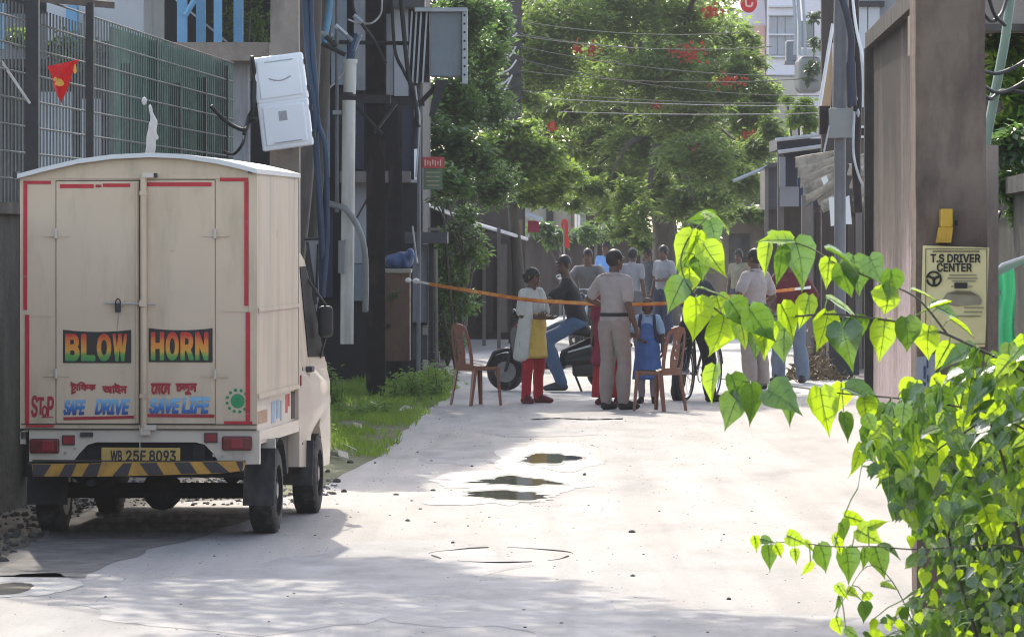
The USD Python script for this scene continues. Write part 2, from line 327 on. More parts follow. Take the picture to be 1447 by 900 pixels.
mat('sign_black', (.025, .022, .02), .6, .1)
mat('sign_brown', (.14, .11, .06), .6, .2)
mat('sign_grey', (.28, .25, .17), .6, .3, 8.0)
mat('yellow_plastic', (.55, .33, .03), .45, .1, 6.0, dirt_shade=((.22, .12, .02), .4, 9.0, (1, 1, .5)))
mat('green_tarp', (.05, .30, .16), .4, .1, 3.0, trans=((.06, .42, .2), .3))
mat('bamboo', (.15, .21, .165), .5, .15)
mat('green_pale', (.30, .45, .38), .5, .1, 3.0)
mat('cable_black', (.015, .015, .016), .5, .2)
mat('cable_pale', (.45, .45, .46), .5, .2)
mat('wire', (.06, .065, .06), .7, .1)
mat('wire_pale', (.22, .225, .22), .6, .1)
mat('brick_red', (.35, .14, .09), .85, .2, 12.0)
mat('tape_orange', (.66, .30, .045), .4, .12, 5.0, dirt_shade=((.80, .56, .18), .5, 11.0, (1, 1, 1)), trans=((.7, .22, .03), .25))
mat('tape_white', (.75, .72, .68), .5, .05)
mat('chair_plastic', (.19, .078, .05), .32, .08, 4.0, spec=.5)
# truck
mat('truck_cream', (.565, .435, .305), .42, .04, 2.0, dirt_shade=((.42, .325, .22), .4, 2.2, (2.0, 2.0, .5)), spec=.4, rust=((.17, .085, .045), 7.0, .66), bump=.12, bscale=5)
mat('truck_side', (.53, .44, .335), .42, .05, 2.0, dirt_shade=((.36, .305, .245), .5, 2.4, (2.5, 2.2, .22)), spec=.4, rust=((.17, .085, .045), 7.0, .66), bump=.12, bscale=5)
mat('truck_white', (.54, .465, .38), .38, .04, 2.0, dirt_shade=((.42, .38, .33), .3, 4.0, (1, 1, 1)), spec=.45, coat=.2, rust=((.17, .085, .045), 7.0, .66), bump=.12, bscale=5)
mat('truck_roof', (.58, .57, .55), .5, .05, 2.0)
mat('gap_dark', (.05, .045, .04), .8, .2)
mat('chassis', (.008, .008, .009), .7, .3, 5.0)
mat('flap_rubber', (.02, .021, .024), .7, .15, 4.0, dirt_shade=((.075, .07, .065), .4, 5.0, (1, 1, .5)))
mat('tyre', (.018, .0175, .0175), .8, .15, 8.0, dirt_shade=((.10, .09, .08), .4, 8.0, (1, 1, 1)))
mat('rim', (.25, .245, .235), .5, .15, 8.0, metal=.4)
mat('tape_red', (.44, .016, .028), .45, .15, 14.0, rust=((.40, .25, .19), 16.0, .62))
mat('print_red', (.32, .02, .03), .55, .2, 30.0, rust=((.42, .30, .22), 30.0, .62))
mat('print_green', (.02, .24, .08), .55, .2, 30.0, rust=((.30, .32, .22), 30.0, .63))
mat('lamp_red', (.10, .012, .012), .25, .25, 20.0, spec=.6)
mat('lamp_core', (.22, .013, .02), .25, .2, 20.0, spec=.6)
mat('lamp_frame', (.07, .035, .03), .4, .2)
mat('plate_yellow', (.44, .29, .08), .5, .1, 12.0, dirt_shade=((.33, .22, .09), .3, 12.0, (1, 1, 1)))
mat('bumper_yellow', (.48, .25, .04), .5, .15, 12.0, dirt_shade=((.25, .15, .05), .35, 12.0, (1, 1, 1)))
mat('bumper_black', (.045, .04, .042), .55, .2)
mat('metal_bare', (.38, .36, .33), .45, .15, 10.0, metal=.5)
mat('window_void', (.012, .013, .014), .6, .1, spec=.05)
mat('glass_dark', (.02, .023, .026), .08, .1, spec=.6)
mat('sticker_blue', (.25, .34, .45), .5, .2, 20.0)
mat('sticker_brown', (.36, .22, .13), .5, .2, 20.0)
def zramp(name, stops, z0, z1):          # a printed band of colours up the door
    MT[name] = usdkit.material(stage, '/World/Looks/' + name, {
        'tc': ('texture_coordinate', {}), 's': ('separate_xyz', {}), 'm': ('map_range', {'from_min': z0, 'from_max': z1}),
        'n': ('noise_texture', {'scale': 25.0}), 'a': ('math', {'math_type': 'multiply_add', 'value2': 0.25}),
        'r': ('rgb_ramp', {'ramp': stops}), 'p': ('principled_bsdf', {'roughness': 0.5})},
        [('tc.object', 's.vector'), ('s.z', 'm.value'), ('tc.object', 'n.vector'), ('n.fac', 'a.value1'), ('m.result', 'a.value3'), ('a.value', 'r.fac'), ('r.color', 'p.base_color')], surface='p.BSDF')
zramp('print_rainbow', [(.12, (.025, .20, .06)), (.36, (.10, .28, .05)), (.5, (.62, .30, .03)), (.78, (.64, .18, .02)), (1.0, (.48, .03, .015))], 1.105, 1.31)
zramp('print_blue', [(.1, (.02, .05, .20)), (.55, (.03, .16, .42)), (1.1, (.22, .45, .62))], .79, .885)
# people
mat('skin', (.17, .092, .06), .5, .08, 10.0)
mat('skin_dark', (.11, .06, .042), .5, .08, 10.0)
mat('hair_black', (.010, .009, .009), .45, .2, 30.0)
mat('eye_dark', (.012, .01, .01), .3, .1)
mat('lip', (.18, .07, .06), .5, .1)
def cloth(name, c, tr=.0): mat('cloth_' + name, c, .85, .1, 12.0, bump=.25, bscale=90, trans=(c, tr) if tr else None)
cloth('khaki', (.36, .305, .285)); cloth('khaki_trouser', (.27, .22, .195)); cloth('belt', (.02, .018, .018)); cloth('shoe_black', (.018, .016, .016))
cloth('yellow', (.58, .41, .085)); cloth('crimson', (.34, .012, .025)); cloth('shawl', (.46, .47, .42)); cloth('maroon', (.20, .013, .04)); cloth('maroon_dark', (.11, .014, .02))
cloth('black', (.014, .014, .016)); cloth('navy', (.025, .035, .075)); cloth('denim', (.055, .10, .17)); cloth('denim_grey', (.12, .15, .20)); cloth('school_blue', (.07, .17, .42)); cloth('school_shirt', (.30, .45, .62))
cloth('white', (.27, .27, .285)); cloth('sky', (.16, .32, .62)); cloth('grey_print', (.13, .125, .13)); cloth('cream', (.24, .21, .14)); cloth('slate', (.06, .065, .075))
mat('scooter_body', (.011, .012, .013), .35, .2, 4.0, spec=.4, coat=.15)
mat('scooter_trim', (.03, .03, .032), .4, .2)
mat('scooter_silver', (.45, .46, .48), .35, .1, metal=.3)
mat('seat_black', (.02, .02, .021), .6, .2)
mat('chrome', (.6, .6, .62), .2, .05, metal=.9)
# ================================================================ THE SETTING
def struct(name, mesh, m, kind='structure', label=None, cat=None, smooth=False):
    return obj(name, mesh, m, kind=kind, label=label, cat=cat, smooth=smooth)
struct('ground', sheet([(-700, -60), (700, -60), (700, 1800), (-700, 1800)], 0.0), 'ground_earth', label='bare brown earth on both sides of the lane', cat='ground')
L_EDGE = [(-4.2, 4), (-3.4, 22), (-2.95, 25), (-2.75, 29), (-2.5, 32.2), (-1.62, 32.8), (-1.43, 34), (-1.26, 37), (-1.135, 39.6), (-1.06, 43), (-.99, 47.3), (-.80, 52), (-.74, 57), (-.9, 63), (-1.05, 70), (-.95, 96), (-1.2, 108)]
R_EDGE = [(6.5, 108), (rwall_x(70) - .1, 70), (rwall_x(57) - .12, 57), (rwall_x(38) - .12, 38), (rwall_x(21) - .35, 21), (1.5, 4)]
def wobble(pts, amp, step=0.5, seed=3):
    p = np.array(pts, float); out = []
    for a, b in zip(p[:-1], p[1:]):
        n = max(1, int(np.linalg.norm(b - a) / step)); out += [a + (b - a) * k / n for k in range(n)]
    out = np.array(out + [p[-1]])
    out[:, 0] += (meshkit.fbm(np.column_stack([out * 1.3, np.zeros(len(out))]), 3, seed) - .5) * 2 * amp
    return out
lw = wobble(L_EDGE, .09); rw = wobble(R_EDGE, .08, seed=8)
struct('road', sheet(np.vstack([lw, rw]), 0.004), 'road_dust', label='pale dusty concrete lane running away from the camera', cat='road')
for k, (px, py, rx, ry, s) in enumerate([(560, 800, 1.0, 1.9, 1), (700, 850, .9, 1.6, 2), (330, 850, 1.1, 2.0, 3), (660, 640, .5, 2.6, 4), (960, 890, 1.3, .9, 5), (760, 612, .9, .9, 6)]):
    g = G(px, py); struct('road_patch', sheet(blob(g[0], g[1], rx * .7, ry, seed=s, amp=.45), 0.0052 + k * .0002), 'road_patch')
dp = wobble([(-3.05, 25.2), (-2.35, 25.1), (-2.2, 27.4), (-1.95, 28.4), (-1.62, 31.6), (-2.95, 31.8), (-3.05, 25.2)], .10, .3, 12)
struct('road_patch', sheet(dp[:-1], .0066), 'painted_shade', label='dark patch under the parked van, its deep shade painted on the ground', cat='ground')  # deep shade of van and wall, painted as a dark sheet
# grass verge
verge = np.vstack([[p for p in lw if 33 < p[1] < 63], [(wall_x(63) + .1, 63), (wall_x(45) + .05, 45), (-2.4, 36), (-1.75, 33)]])
struct('verge', sheet(verge, 0.0055), 'grass_soil', label='soil strip under the grass left of the lane', cat='verge')
vp = Polygon(verge).buffer(0)
def scatter(poly, n, r):
    x0, y0, x1, y1 = poly.bounds; out = []
    import shapely
    while len(out) < n:
        q = np.column_stack([r.uniform(x0, x1, n), r.uniform(y0, y1, n)])
        out += list(q[shapely.contains_xy(poly, q[:, 0], q[:, 1])])
    return np.array(out[:n])
def blades(pts, h, w, r, lean=.4):
    n = len(pts); d = r.normal(size=(n, 3)) * lean; d[:, 2] = 1
    c = np.column_stack([pts, np.full(n, .004)])
    a = r.uniform(0, 2 * PI, n); up = np.column_stack([np.cos(a), np.sin(a), np.zeros(n)])
    return leaf_cards(c, d, up, h, w, .12)
gq = scatter(Polygon(verge).buffer(.06), 26000, rng)
gd = meshkit.fbm(np.column_stack([gq * 1.1, gq[:, 0] * 0]), 3, 5)
gd2 = meshkit.fbm(np.column_stack([gq * 3.1, gq[:, 0] * 0]), 3, 15)
gq = gq[(gd > .40) & (gd2 > .40) & (gq[:, 1] < 62) & (gq[:, 1] > 37.5 + 2 * gd2[:] )]
gh = rng.uniform(.03, .11, len(gq)) * (0.55 + 1.1 * meshkit.fbm(np.column_stack([gq * .8, gq[:, 0] * 0]), 2, 9))
struct('grass', blades(gq, gh, rng.uniform(.008, .018, len(gq)), rng), 'grass', kind='stuff', label='short bright green grass on the verge left of the lane', cat='grass')
def weed(name, label, cx, cy, rx, ry, h, n, m, seed, group=None):
    r = np.random.default_rng(seed); t = thing(name, label, 'weed', (cx, cy, 0), group=group)
    st = MB(); cs, ds, us, ls = [], [], [], []
    for k in range(max(6, n // 60)):
        a, q = r.uniform(0, 2 * PI), math.sqrt(r.uniform()); b = np.array([q * rx * math.cos(a), q * ry * math.sin(a), 0])
        hh = h * r.uniform(.5, 1.0) * (1 - .4 * q); tip = b + [r.normal() * .12 * h, r.normal() * .12 * h, hh]
        st.tube([b, (b + tip) / 2 + r.normal(size=3) * .02, tip], .004, 4)
        for i in range(60):
            tt = r.uniform(.15, 1); c = b + (tip - b) * tt + r.normal(size=3) * [.05, .05, .02]; c[2] = max(c[2], .01)
            a2 = r.uniform(0, 2 * PI); ds.append([math.cos(a2), math.sin(a2), r.uniform(-.5, .5)]); cs.append(c); us.append([r.normal() * .4, r.normal() * .4, 1]); ls.append(r.uniform(.04, .085))
    obj('stem', st, 'twig', t, local=True)
    ls = np.array(ls); obj('foliage', leaf_cards(cs, ds, us, ls, ls * .55), m, t, local=True, kind='stuff')
weed('verge_weed', 'tall leafy weed clump at the foot of the brown cabinet', -1.12, 52.6, .36, .8, .55, 1300, 'weed', 11)
weed('verge_weed', 'low spreading weed clump at the far tip of the verge', -.95, 56.5, .32, 1.0, .42, 900, 'weed', 12)
weed('verge_weed', 'bushy weed clump close to the right front wheel of the van', -1.95, 42, .35, 1.6, .38, 900, 'weed', 13)
weed('verge_weed', 'yellowish weed clump below the hanging white pipe', -2.1, 50, .22, .6, .6, 420, 'weed', 14)
weed('verge_weed', 'thin weed clump in the shade of the steel poles', -1.55, 47.5, .3, .8, .22, 420, 'weed', 15)
for k, (px, py, a) in enumerate([(512, 588, .3), (532, 578, .8), (573, 584, -.4), (497, 640, 1.0), (485, 650, .2), (470, 648, 2.), (505, 609, .1)]):   # scraps of litter
    g = G(px, py); solo('litter_scrap', ['curled pale paper scrap', 'torn white paper scrap', 'flat cream card scrap', 'folded pale wrapper', 'small beige wrapper', 'crumpled white scrap', 'thin white strip'][k] + ' lying in the verge grass, %s' % ['near its wall side', 'in the middle of the verge', 'nearest the road edge', 'second from its near end', 'third from its near end', 'at its near end', 'left of the middle'][k], 'litter',
         MB().obox([g[0], g[1], .05], [.09, .14, .004], a, .35, .3).tm(), 'paper' if k % 2 else 'plaster_cream', group=None)
# gravel and stones
def stones(pts, size, r):
    out = MB(); ico = trimesh.creation.icosphere(0 if len(pts) > 60 else 1); base = np.array(ico.vertices); f = np.array(ico.faces); nb = len(base)
    for (x, y), s in zip(pts, size):
        v = base * (r.uniform(.55, 1.0, 3) * s) * r.uniform(.86, 1.12, (nb, 1)) * [1, 1, .75]; a = r.uniform(0, 6.3); c, q = math.cos(a), math.sin(a)
        v = v @ np.array([[c, -q, 0], [q, c, 0], [0, 0, 1]]); out.raw(v + [x, y, s * .3], f)
    return out
gr = []
gr += list(scatter(Polygon([(-3.5, 31.6), (-1.5, 31.9), (-1.25, 33.5), (-1.35, 35.5), (-1.9, 36), (-3.1, 37)]), 900, rng))
gr = np.array(gr)
struct('gravel', stones(gr, rng.uniform(.008, .026, len(gr)) , rng), 'gravel', kind='stuff', label='loose grey gravel in front of and beside the van', cat='gravel')
pts = [G(*q)[:2] for q in [(463, 668), (486, 696), (470, 699), (476, 682), (458, 690), (495, 655), (560, 700), (576, 737), (594, 720), (612, 694), (640, 768), (894, 815), (1030, 848), (893, 753), (667, 660), (590, 640), (530, 655), (610, 652), (380, 880), (742, 888), (1000, 895), (826, 672)]]
for k, q in enumerate(pts):
    obj('stone', stones([q], [rng.uniform(.012, .024) * (2.0 if k < 6 else 1.0)], rng), 'pebble', kind='stuff', label='small grey stone on the pale lane' , cat='stone', group='stones on the lane')
gp = scatter(Polygon(np.vstack([[(-3.2, 21)], [(-2.6, 29)], [(-1.2, 34)], [(-.8, 48)], [(2.5, 48)], [(1.9, 21)]])), 2600, rng)
struct('grit', stones(gp, rng.uniform(.003, .009, len(gp)) * (1 + .6 * (rng.uniform(0, 1, len(gp)) > .93)), rng), 'gravel', kind='stuff', label='scattered grit on the pale lane', cat='grit')
g2 = scatter(Polygon([(-3.9, 24.5), (-2.95, 25), (-2.9, 33), (-3.5, 34)]), 420, rng); struct('gravel', stones(g2, rng.uniform(.01, .04, len(g2)), rng), 'pebble', kind='stuff', label='dark rubble between the van and the mossy wall', cat='gravel')
# potholes with water, a round crack
for k, (px, py, w, hpx, lab) in enumerate([(775, 648, 1.0, 20, 'farthest and smallest puddle'), (728, 681, 1.25, 17, 'middle puddle, the longest'), (716, 701, 1.05, 15, 'puddle just below the longest one')]):
    g = G(px, py); ry = FPX * EYE / (py - hpx / 2 - HZ) - FPX * EYE / (py + hpx / 2 - HZ); r0 = (.24, .345, .30)[k]
    struct('puddle_rim', sheet(blob(g[0] - .03, g[1], r0 * 1.7, ry * .95, n=90, seed=k + 31, amp=.6), .0068 + .0002 * k), 'dry_mud')
    struct('puddle_mud', sheet(blob(g[0], g[1], r0 * 1.12, ry * .50, n=90, seed=k + 41, amp=.75), .0078 + .0002 * k), 'wet_mud')
    struct('puddle', sheet(blob(g[0], g[1], r0 * .98, ry * .36, n=90, seed=k + 41, amp=.75), .0088 + .0002 * k), 'water', label=lab + ' of dark water in the lane', cat='puddle')
g = G(12, 833); struct('puddle', sheet(blob(g[0], g[1], .12, .45, seed=77, amp=.4), .0076), 'wet_mud', label='dark wet hole at the left edge, before the van', cat='puddle')
g = G(20, 826); struct('puddle_rim', sheet(blob(g[0] + .05, g[1] - .1, .3, .9, seed=78, amp=.4), .0066), 'dry_mud')
g = G(708, 785); a = np.linspace(.1, 6.1, 70)
ring = np.column_stack([g[0] + .42 * np.cos(a) * (1 + .05 * np.sin(5 * a)), g[1] + .62 * np.sin(a) * (1 + .06 * np.cos(4 * a)), np.full(70, .006)])
rr_ = MB()
for i0, i1 in ((0, 16), (19, 33), (36, 41), (46, 58), (61, 69)): rr_.tube(ring[i0:i1 + 1], .0015 + .006 * np.abs(np.sin(a[i0:i1 + 1] * 2.3)) ** 3, 5)
struct('crack', rr_, 'tar', label='dark round crack about an old cover in the lane', cat='crack')
g0, g1 = G(750, 594), G(880, 593)
cr = curve([g0 + [0, 0, .01], (g0 * .7 + g1 * .3) + [0, .25, .01], (g0 * .4 + g1 * .6) + [0, -.1, .01], g1 + [0, 0, .01]])
struct('crack', MB().tube(cr, .003 + .005 * np.abs(np.sin(np.arange(len(cr)))), 5), 'tar', label='thin crack across the lane in front of the chairs', cat='crack')

# ================================================================ LEFT SIDE
# compound wall with a grille fence
def wpt(d, z, off=0.0): return np.array([wall_x(d) + off, d, z])
t = thing('compound_wall', 'low mossy dark wall left of the van under a wire grille', 'wall', wpt(30, 0))
def slab_along(d0, d1, z0, z1, o0, o1):
    return MB().raw([wpt(d0, z0, o0), wpt(d0, z0, o1), wpt(d1, z0, o1), wpt(d1, z0, o0), wpt(d0, z1, o0), wpt(d0, z1, o1), wpt(d1, z1, o1), wpt(d1, z1, o0)],
                    [[0, 3, 2, 1], [4, 5, 6, 7], [0, 1, 5, 4], [1, 2, 6, 5], [2, 3, 7, 6], [3, 0, 4, 7]])
obj('wall_face', slab_along(8, 46, 0, 2.05, -.25, 0), 'moss_shade_wall', t)
obj('coping', slab_along(8, 46, 2.05, 2.13, -.29, .04), 'concrete_dark', t)
f = thing('grille_fence', 'wire grille fence of thin bars on top of the mossy wall', 'fence', wpt(30, 2.13))
for d in np.arange(29.5, 46, .16):
    g = d > 37.2
    obj('bar', MB().tube([wpt(d, 2.13, -.1), wpt(d, 3.56 if d < 35.5 else 3.64, -.1)], .007, 4), 'grille_green' if g else 'grille', f)
for z in np.arange(2.3, 3.7, .19):
    obj('rail', MB().tube([wpt(29.3, z, -.085), wpt(46, z + .02, -.085)], .008, 4), 'grille', f)
for d, w, z0, z1 in [(38.2, .045, 2.1, 3.35), (40.0, .04, 2.9, 3.62), (41.6, .05, 2.1, 3.3), (43.6, .05, 2.1, 3.42), (45.4, .06, 2.1, 3.6)]:
    obj('fence_post', MB().box(wpt(d, z0, -.13) - [w, w, 0], wpt(d, z1, -.13) + [w, w, 0]), 'iron_black', f)
n = solo('green_net', 'faded green net sheet stretched behind the far end of the grille', 'net', slab_along(38.2, 45.8, 2.13, 3.66, -.26, -.245), 'net_green')
t = thing('tin_shelter', 'dark tin roof on two black posts by the grille fence', 'shelter', P(80, 297, 32.4))
for px, w, d in [(46, .046, 32.0), (127, .03, 33.5)]:
    p = P(px, 0, d); obj('post', MB().box([p[0] - w, d - w, .2], [p[0] + w, d + w, 3.62]), 'iron_black', t)
a, b = P(-30, 8, 31.5), P(162, 10, 34)
obj('roof', MB().raw([[a[0], 31.5, 3.56], [b[0], 34, 3.60], [b[0] - .2, 35.2, 3.68], [a[0], 33.5, 3.66], [a[0], 31.5, 3.61], [b[0], 34, 3.65], [b[0] - .2, 35.2, 3.73], [a[0], 33.5, 3.71]],
    [[0, 3, 2, 1], [4, 5, 6, 7], [0, 1, 5, 4], [1, 2, 6, 5], [2, 3, 7, 6], [3, 0, 4, 7]]), 'wood_dark', t)
solo('bamboo_rod', 'thin pale rod leaning against the left black post', 'rod', MB().tube([P(-6, 75, 31.6), P(42, 146, 31.9)], .011, 5), 'cable_pale')
# pennant
fl = thing('red_pennant', 'small red pennant with a gold emblem hanging by the grille fence', 'flag', P(88, 90, 32.8))
gx, gy = np.meshgrid(np.linspace(0, 1, 12), np.linspace(0, 1, 10), indexing='ij'); v = []
for s, q in zip(gx.ravel(), gy.ravel()):
    A, B, C = np.array([66, 94]), np.array([112, 84]), np.array([86, 146])
    e = (A * (1 - s) + B * s) * (1 - q) + C * q
    v.append(P(e[0] + 1.5 * math.sin(7 * q + 3 * s), e[1], 32.8 + .03 * math.sin(9 * s + 4 * q)))
fc = [[i * 10 + j, (i + 1) * 10 + j, (i + 1) * 10 + j + 1, i * 10 + j + 1] for i in range(11) for j in range(9)]
obj('cloth', MB().raw(v, fc), 'cloth_red', fl)
for k, (px, py, rx, ry) in enumerate([(84, 117, 6, 5.5), (106, 98, 2.2, 7), (78, 112, 3, 3)]):
    q = np.array([P(px + rx * math.cos(a) * (1 + .25 * math.sin(3 * a)), py + ry * math.sin(a), 32.74) for a in np.linspace(0, 6.0, 14)]); q = np.vstack([q, q + [0, .004, 0]])
    obj('emblem', Manifold.hull_points(q), 'gold_print', fl)
rg = thing('white_rag', 'thin white rag hanging knotted from the grille fence', 'rag', P(214, 185, 36.5))
obj('cloth', soft(union([bone(P(212, 150, 36.5), .012, P(217, 175, 36.5), .02, 8), bone(P(217, 172, 36.5), [.035, .02, .04], P(212, 217, 36.5), [.04, .02, .04], 8), bone(P(213, 178, 36.5), .02, P(221, 195, 36.5), .02, 8)]), .03, 3, .012, 20), 'white_rag', rg, smooth=True)
obj('knot', ell(P(204, 143, 36.5), [.022, .02, .035], 8), 'white_rag', rg)
# house behind the fence
t = thing('balcony_house', 'grey house with blue painted balcony columns behind the grille fence', 'house', P(250, 333, 52))
def fbox(px0, px1, py0, py1, d, dep): a, b = P(px0, py0, d), P(px1, py1, d); return MB().box([a[0], d, b[2]], [b[0], d + dep, a[2]])
obj('rear_wall', fbox(-260, 425, -120, 760, 55, .3), 'dark_room', t); obj('roof_slab', fbox(150, 425, -140, -112, 48.9, 7), 'concrete', t)
obj('wall', fbox(-260, 330, 84, 745, 50.5, .25), 'concrete_dark', t)
obj('white_wall', fbox(66, 203, -90, 58, 50.2, 3), 'plaster_white', t)
obj('white_wall', fbox(-40, 66, 20, 84, 50.3, 3), 'plaster_grey', t)
obj('balcony_slab', fbox(200, 380, 60, 86, 48.8, 5), 'concrete', t)
obj('beam', fbox(205, 350, 86, 100, 50.2, .5), 'concrete_dark', t)
obj('corner_column', fbox(316, 350, 86, 760, 49.2, .5), 'plaster_grey', t)
obj('dark_column', fbox(303, 315, 86, 760, 49.4, .4), 'concrete_dark', t)
for k, (a, b) in enumerate([(250, 264), (277, 290), (302, 313), (330, 343)]):
    obj('column', fbox(a, b, -110, 60.2, 49.2 + (k % 2) * .5, .12), 'blue_paint', t)
obj('brace', MB().tube([P(262, 22, 49.15), P(278, -5, 49.15)], .035, 6), 'blue_paint', t)
obj('rail', MB().tube([P(245, -3, 49.9), P(321, 60, 49.9)], .012, 5), 'cable_pale', t)
obj('window_post', fbox(93, 109, 8, 74, 49.9, .2), 'blue_paint', t); obj('window_post', fbox(-2, 6, 5, 70, 49.9, .2), 'blue_paint', t)
obj('shutter', fbox(116, 143, 140, 250, 50.3, .1), 'cabinet_rib', t); obj('shutter', fbox(55, 103, 130, 250, 50.3, .1), 'cabinet_rib', t)
obj('parapet', fbox(-60, 200, 84, 96, 50.25, .3), 'concrete_dark', t)
r5 = np.random.default_rng(5)
for nm, lab, cx, cy, rx, ry, n in [('window_plant', 'leafy plant behind the grille next to the pennant', 102, 72, 30, 24, 260), ('window_plant', 'small plant behind the grille at the far left', 25, 52, 14, 10, 120), ('balcony_plant', 'dark leafy plant in the shade behind the blue columns', 350, 40, 40, 46, 420)]:
    t2 = thing(nm, lab, 'plant', P(cx, cy + ry, 49.9)); c = np.array([P(cx + rx * r5.normal() * .5, cy + ry * r5.normal() * .5, 51.5 + r5.normal() * .3 if nm == 'balcony_plant' else 49.9 + r5.normal() * .06) for _ in range(n)])
    obj('foliage', leaf_cards(c, unit(n, r5), unit(n, r5), r5.uniform(.06, .13, n), r5.uniform(.03, .06, n)), 'tree_leaf_dark' if nm == 'balcony_plant' else 'tree_leaf', t2, kind='stuff')
    obj('stem', MB().tube([P(cx, cy + ry, 50), P(cx + 3, cy - ry * .4, 50)], .012, 5), 'twig', t2)

# concrete pole with two meter boxes
p = P(403, 700, 42.5)
t = thing('concrete_pole', 'square grey concrete pole behind the white meter boxes', 'pole', (p[0], 42.5, 0))
obj('shaft', Manifold.hull_points(np.array([[sx * w, sy * w, z] for z, w in ((0, .15), (7.5, .115)) for sx in (-1, 1) for sy in (-1, 1)])), 'concrete', t, local=True)
obj('band', MB().box([-.15, -.15, 3.5], [.15, .15, 3.54]), 'iron_black', t, local=True)
def tilt(px, py):   # the two boxes lean together
    return P(px, py, 42.1)
for k, (corn, lab) in enumerate([(((354, 83), (427, 73), (436, 139), (363, 149)), 'white plastic meter box with arched mark, upper of two on the pole'), (((363, 147), (435, 137), (443, 205), (371, 215)), 'white plastic meter box with grey label, lower of two on the pole')]):
    c = [tilt(*q) for q in corn]; t2 = thing('meter_box', lab, 'meter box', sum(c) / 4)
    e1 = (c[1] - c[0]); e2 = (c[3] - c[0]); w, h = np.linalg.norm(e1), np.linalg.norm(e2); e1 /= w; e2 /= h; o = c[0]; nrm = np.array([0, -1.0, 0])
    def loc(x, y, z): return o + e1 * x + e2 * y + nrm * z
    s = Manifold.sphere(.018, 8)
    obj('case', Manifold.batch_hull([s.translate(list(loc(x, y, z))) for x in (.02, w - .02) for y in (.02, h - .02) for z in (-.14, 0)]), 'meter_white', t2)
    s2 = Manifold.sphere(.01, 6); m = .055
    obj('lid', Manifold.batch_hull([s2.translate(list(loc(x, y, z))) for x in (m, w - m) for y in (m, h - m) for z in (.0, .022)]), 'meter_white', t2)
    def bar(x0, y0, x1, y1, r=.006): return MB().tube([loc(x0, y0, .034), loc(x1, y1, .034)], r, 5)
    obj('ridge', bar(w * .25, h * (.13 if k == 0 else .86), w * .8, h * (.13 if k == 0 else .86)), 'seam_grey', t2)
    if k == 0:
        aa = np.linspace(.25, .75, 9); obj('arched_mark', MB().tube([loc(w * (.30 + .42 * (a - .25) * 2), h * (.48 + .07 * math.sin(PI * (a - .25) * 2)), .034) for a in aa], .006, 5), 'label_grey', t2)
    else:
        obj('label', MB().hull([loc(w * x, h * y, z) for x in (.40, .56) for y in (.22, .42) for z in (.025, .036)]), 'label_grey', t2)
    for y in (.22, .78): obj('hinge', MB().obox(loc(w + .012, h * y, -.03), [.03, .05, .05]), 'iron_black', t2)

# facade behind the poles
t = thing('sheet_metal_house', 'tall dark house clad in blue grey sheets behind the steel poles', 'house', (-2.4, 60, 0))
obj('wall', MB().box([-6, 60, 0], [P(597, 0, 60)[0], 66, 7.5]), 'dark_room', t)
for k, (a, b, y0, y1, mm) in enumerate([(428, 446, -60, 300, 'plaster_grey'), (447, 466, -60, 250, 'cabinet_blue'), (468, 490, -60, 120, 'cabinet_blue'), (500, 516, -60, 128, 'plaster_grey'), (546, 556, 20, 135, 'plaster_grey'), (557, 577, 12, 136, 'sheet_pale'), (500, 522, 250, 372, 'sheet_pale'), (440, 470, 300, 420, 'tarp_navy'), (490, 524, 373, 425, 'cabinet_blue'), (500, 514, 135, 240, 'tarp_navy')]):
    obj('cladding_sheet', fbox(a, b, y0, y1, 59.9 - .006 * (k % 3), .09), mm, t)
obj('ledge', fbox(480, 580, 242, 258, 59.5, .4), 'wood_grey', t); obj('ledge', fbox(425, 470, 47, 52, 59.5, .4), 'cabinet_rib', t)
obj('doorway', fbox(556, 585, 150, 252, 59.86, .1), 'tarp_navy', t)
obj('door_frame', fbox(585, 589, 148, 258, 59.8, .06), 'paper', t); obj('door_frame', fbox(556, 589.2, 254, 258.2, 59.78, .06), 'cabinet_rib', t)
obj('eave', fbox(556, 600, -2, 10, 59.3, 1.0), 'tin_dark', t)
p = P(538, 265, 58); fl = thing('pink_flag', 'tiny pink flag on a thin stick beside the steel poles', 'flag', p)
obj('stick', MB().tube([P(503, 310, 58), P(524, 272, 58)], .012, 4), 'wood_dark', fl); obj('cloth', Manifold.hull_points(np.array([P(x, y, d) for x, y in ((517, 283), (524, 262), (521, 292), (515, 288)) for d in (58, 58.02)])), 'cloth_red', fl)
# steel poles (joists) with cross arms
def joist(name, lab, px0, px1, d, top):
    a, b = P(px0, 0, d)[0], P(px1, 0, d)[0]; w = b - a; c = (a + b) / 2
    t = thing(name, lab, 'pole', (c, d, 0))
    for y in (-.09, .078): obj('flange', MB().box([-w / 2, y, 0], [w / 2, y + .012, top]), 'steel_dark', t, local=True)
    obj('web', MB().box([-.006, -.078, 0], [.006, .078, top]), 'steel_dark', t, local=True)
    return t
t = joist('steel_pole', 'dark steel joist pole, the taller and nearer of the pair', 518, 544, 53.6, 7.4)
t2 = joist('steel_pole', 'dark steel joist pole, the right one of the pair', 549, 568, 57.4, 3.65)
ca = thing('cross_arm', 'black steel cross arm bolted across the steel poles', 'bracket', P(520, 140, 53.4))
obj('angle_bar', fbox(478, 552, 134, 146, 53.38, .1), 'iron_black', ca)
for a, b in (((500, 146), (540, 190)), ((560, 146), (528, 188)), ((470, 60), (600, 62))): obj('strut', MB().tube([P(*a, 53.36), P(*b, 53.36)], .025, 5), 'iron_black', ca)
obj('angle_bar', fbox(545, 600, 138, 150, 54.8, .1), 'iron_black', ca)
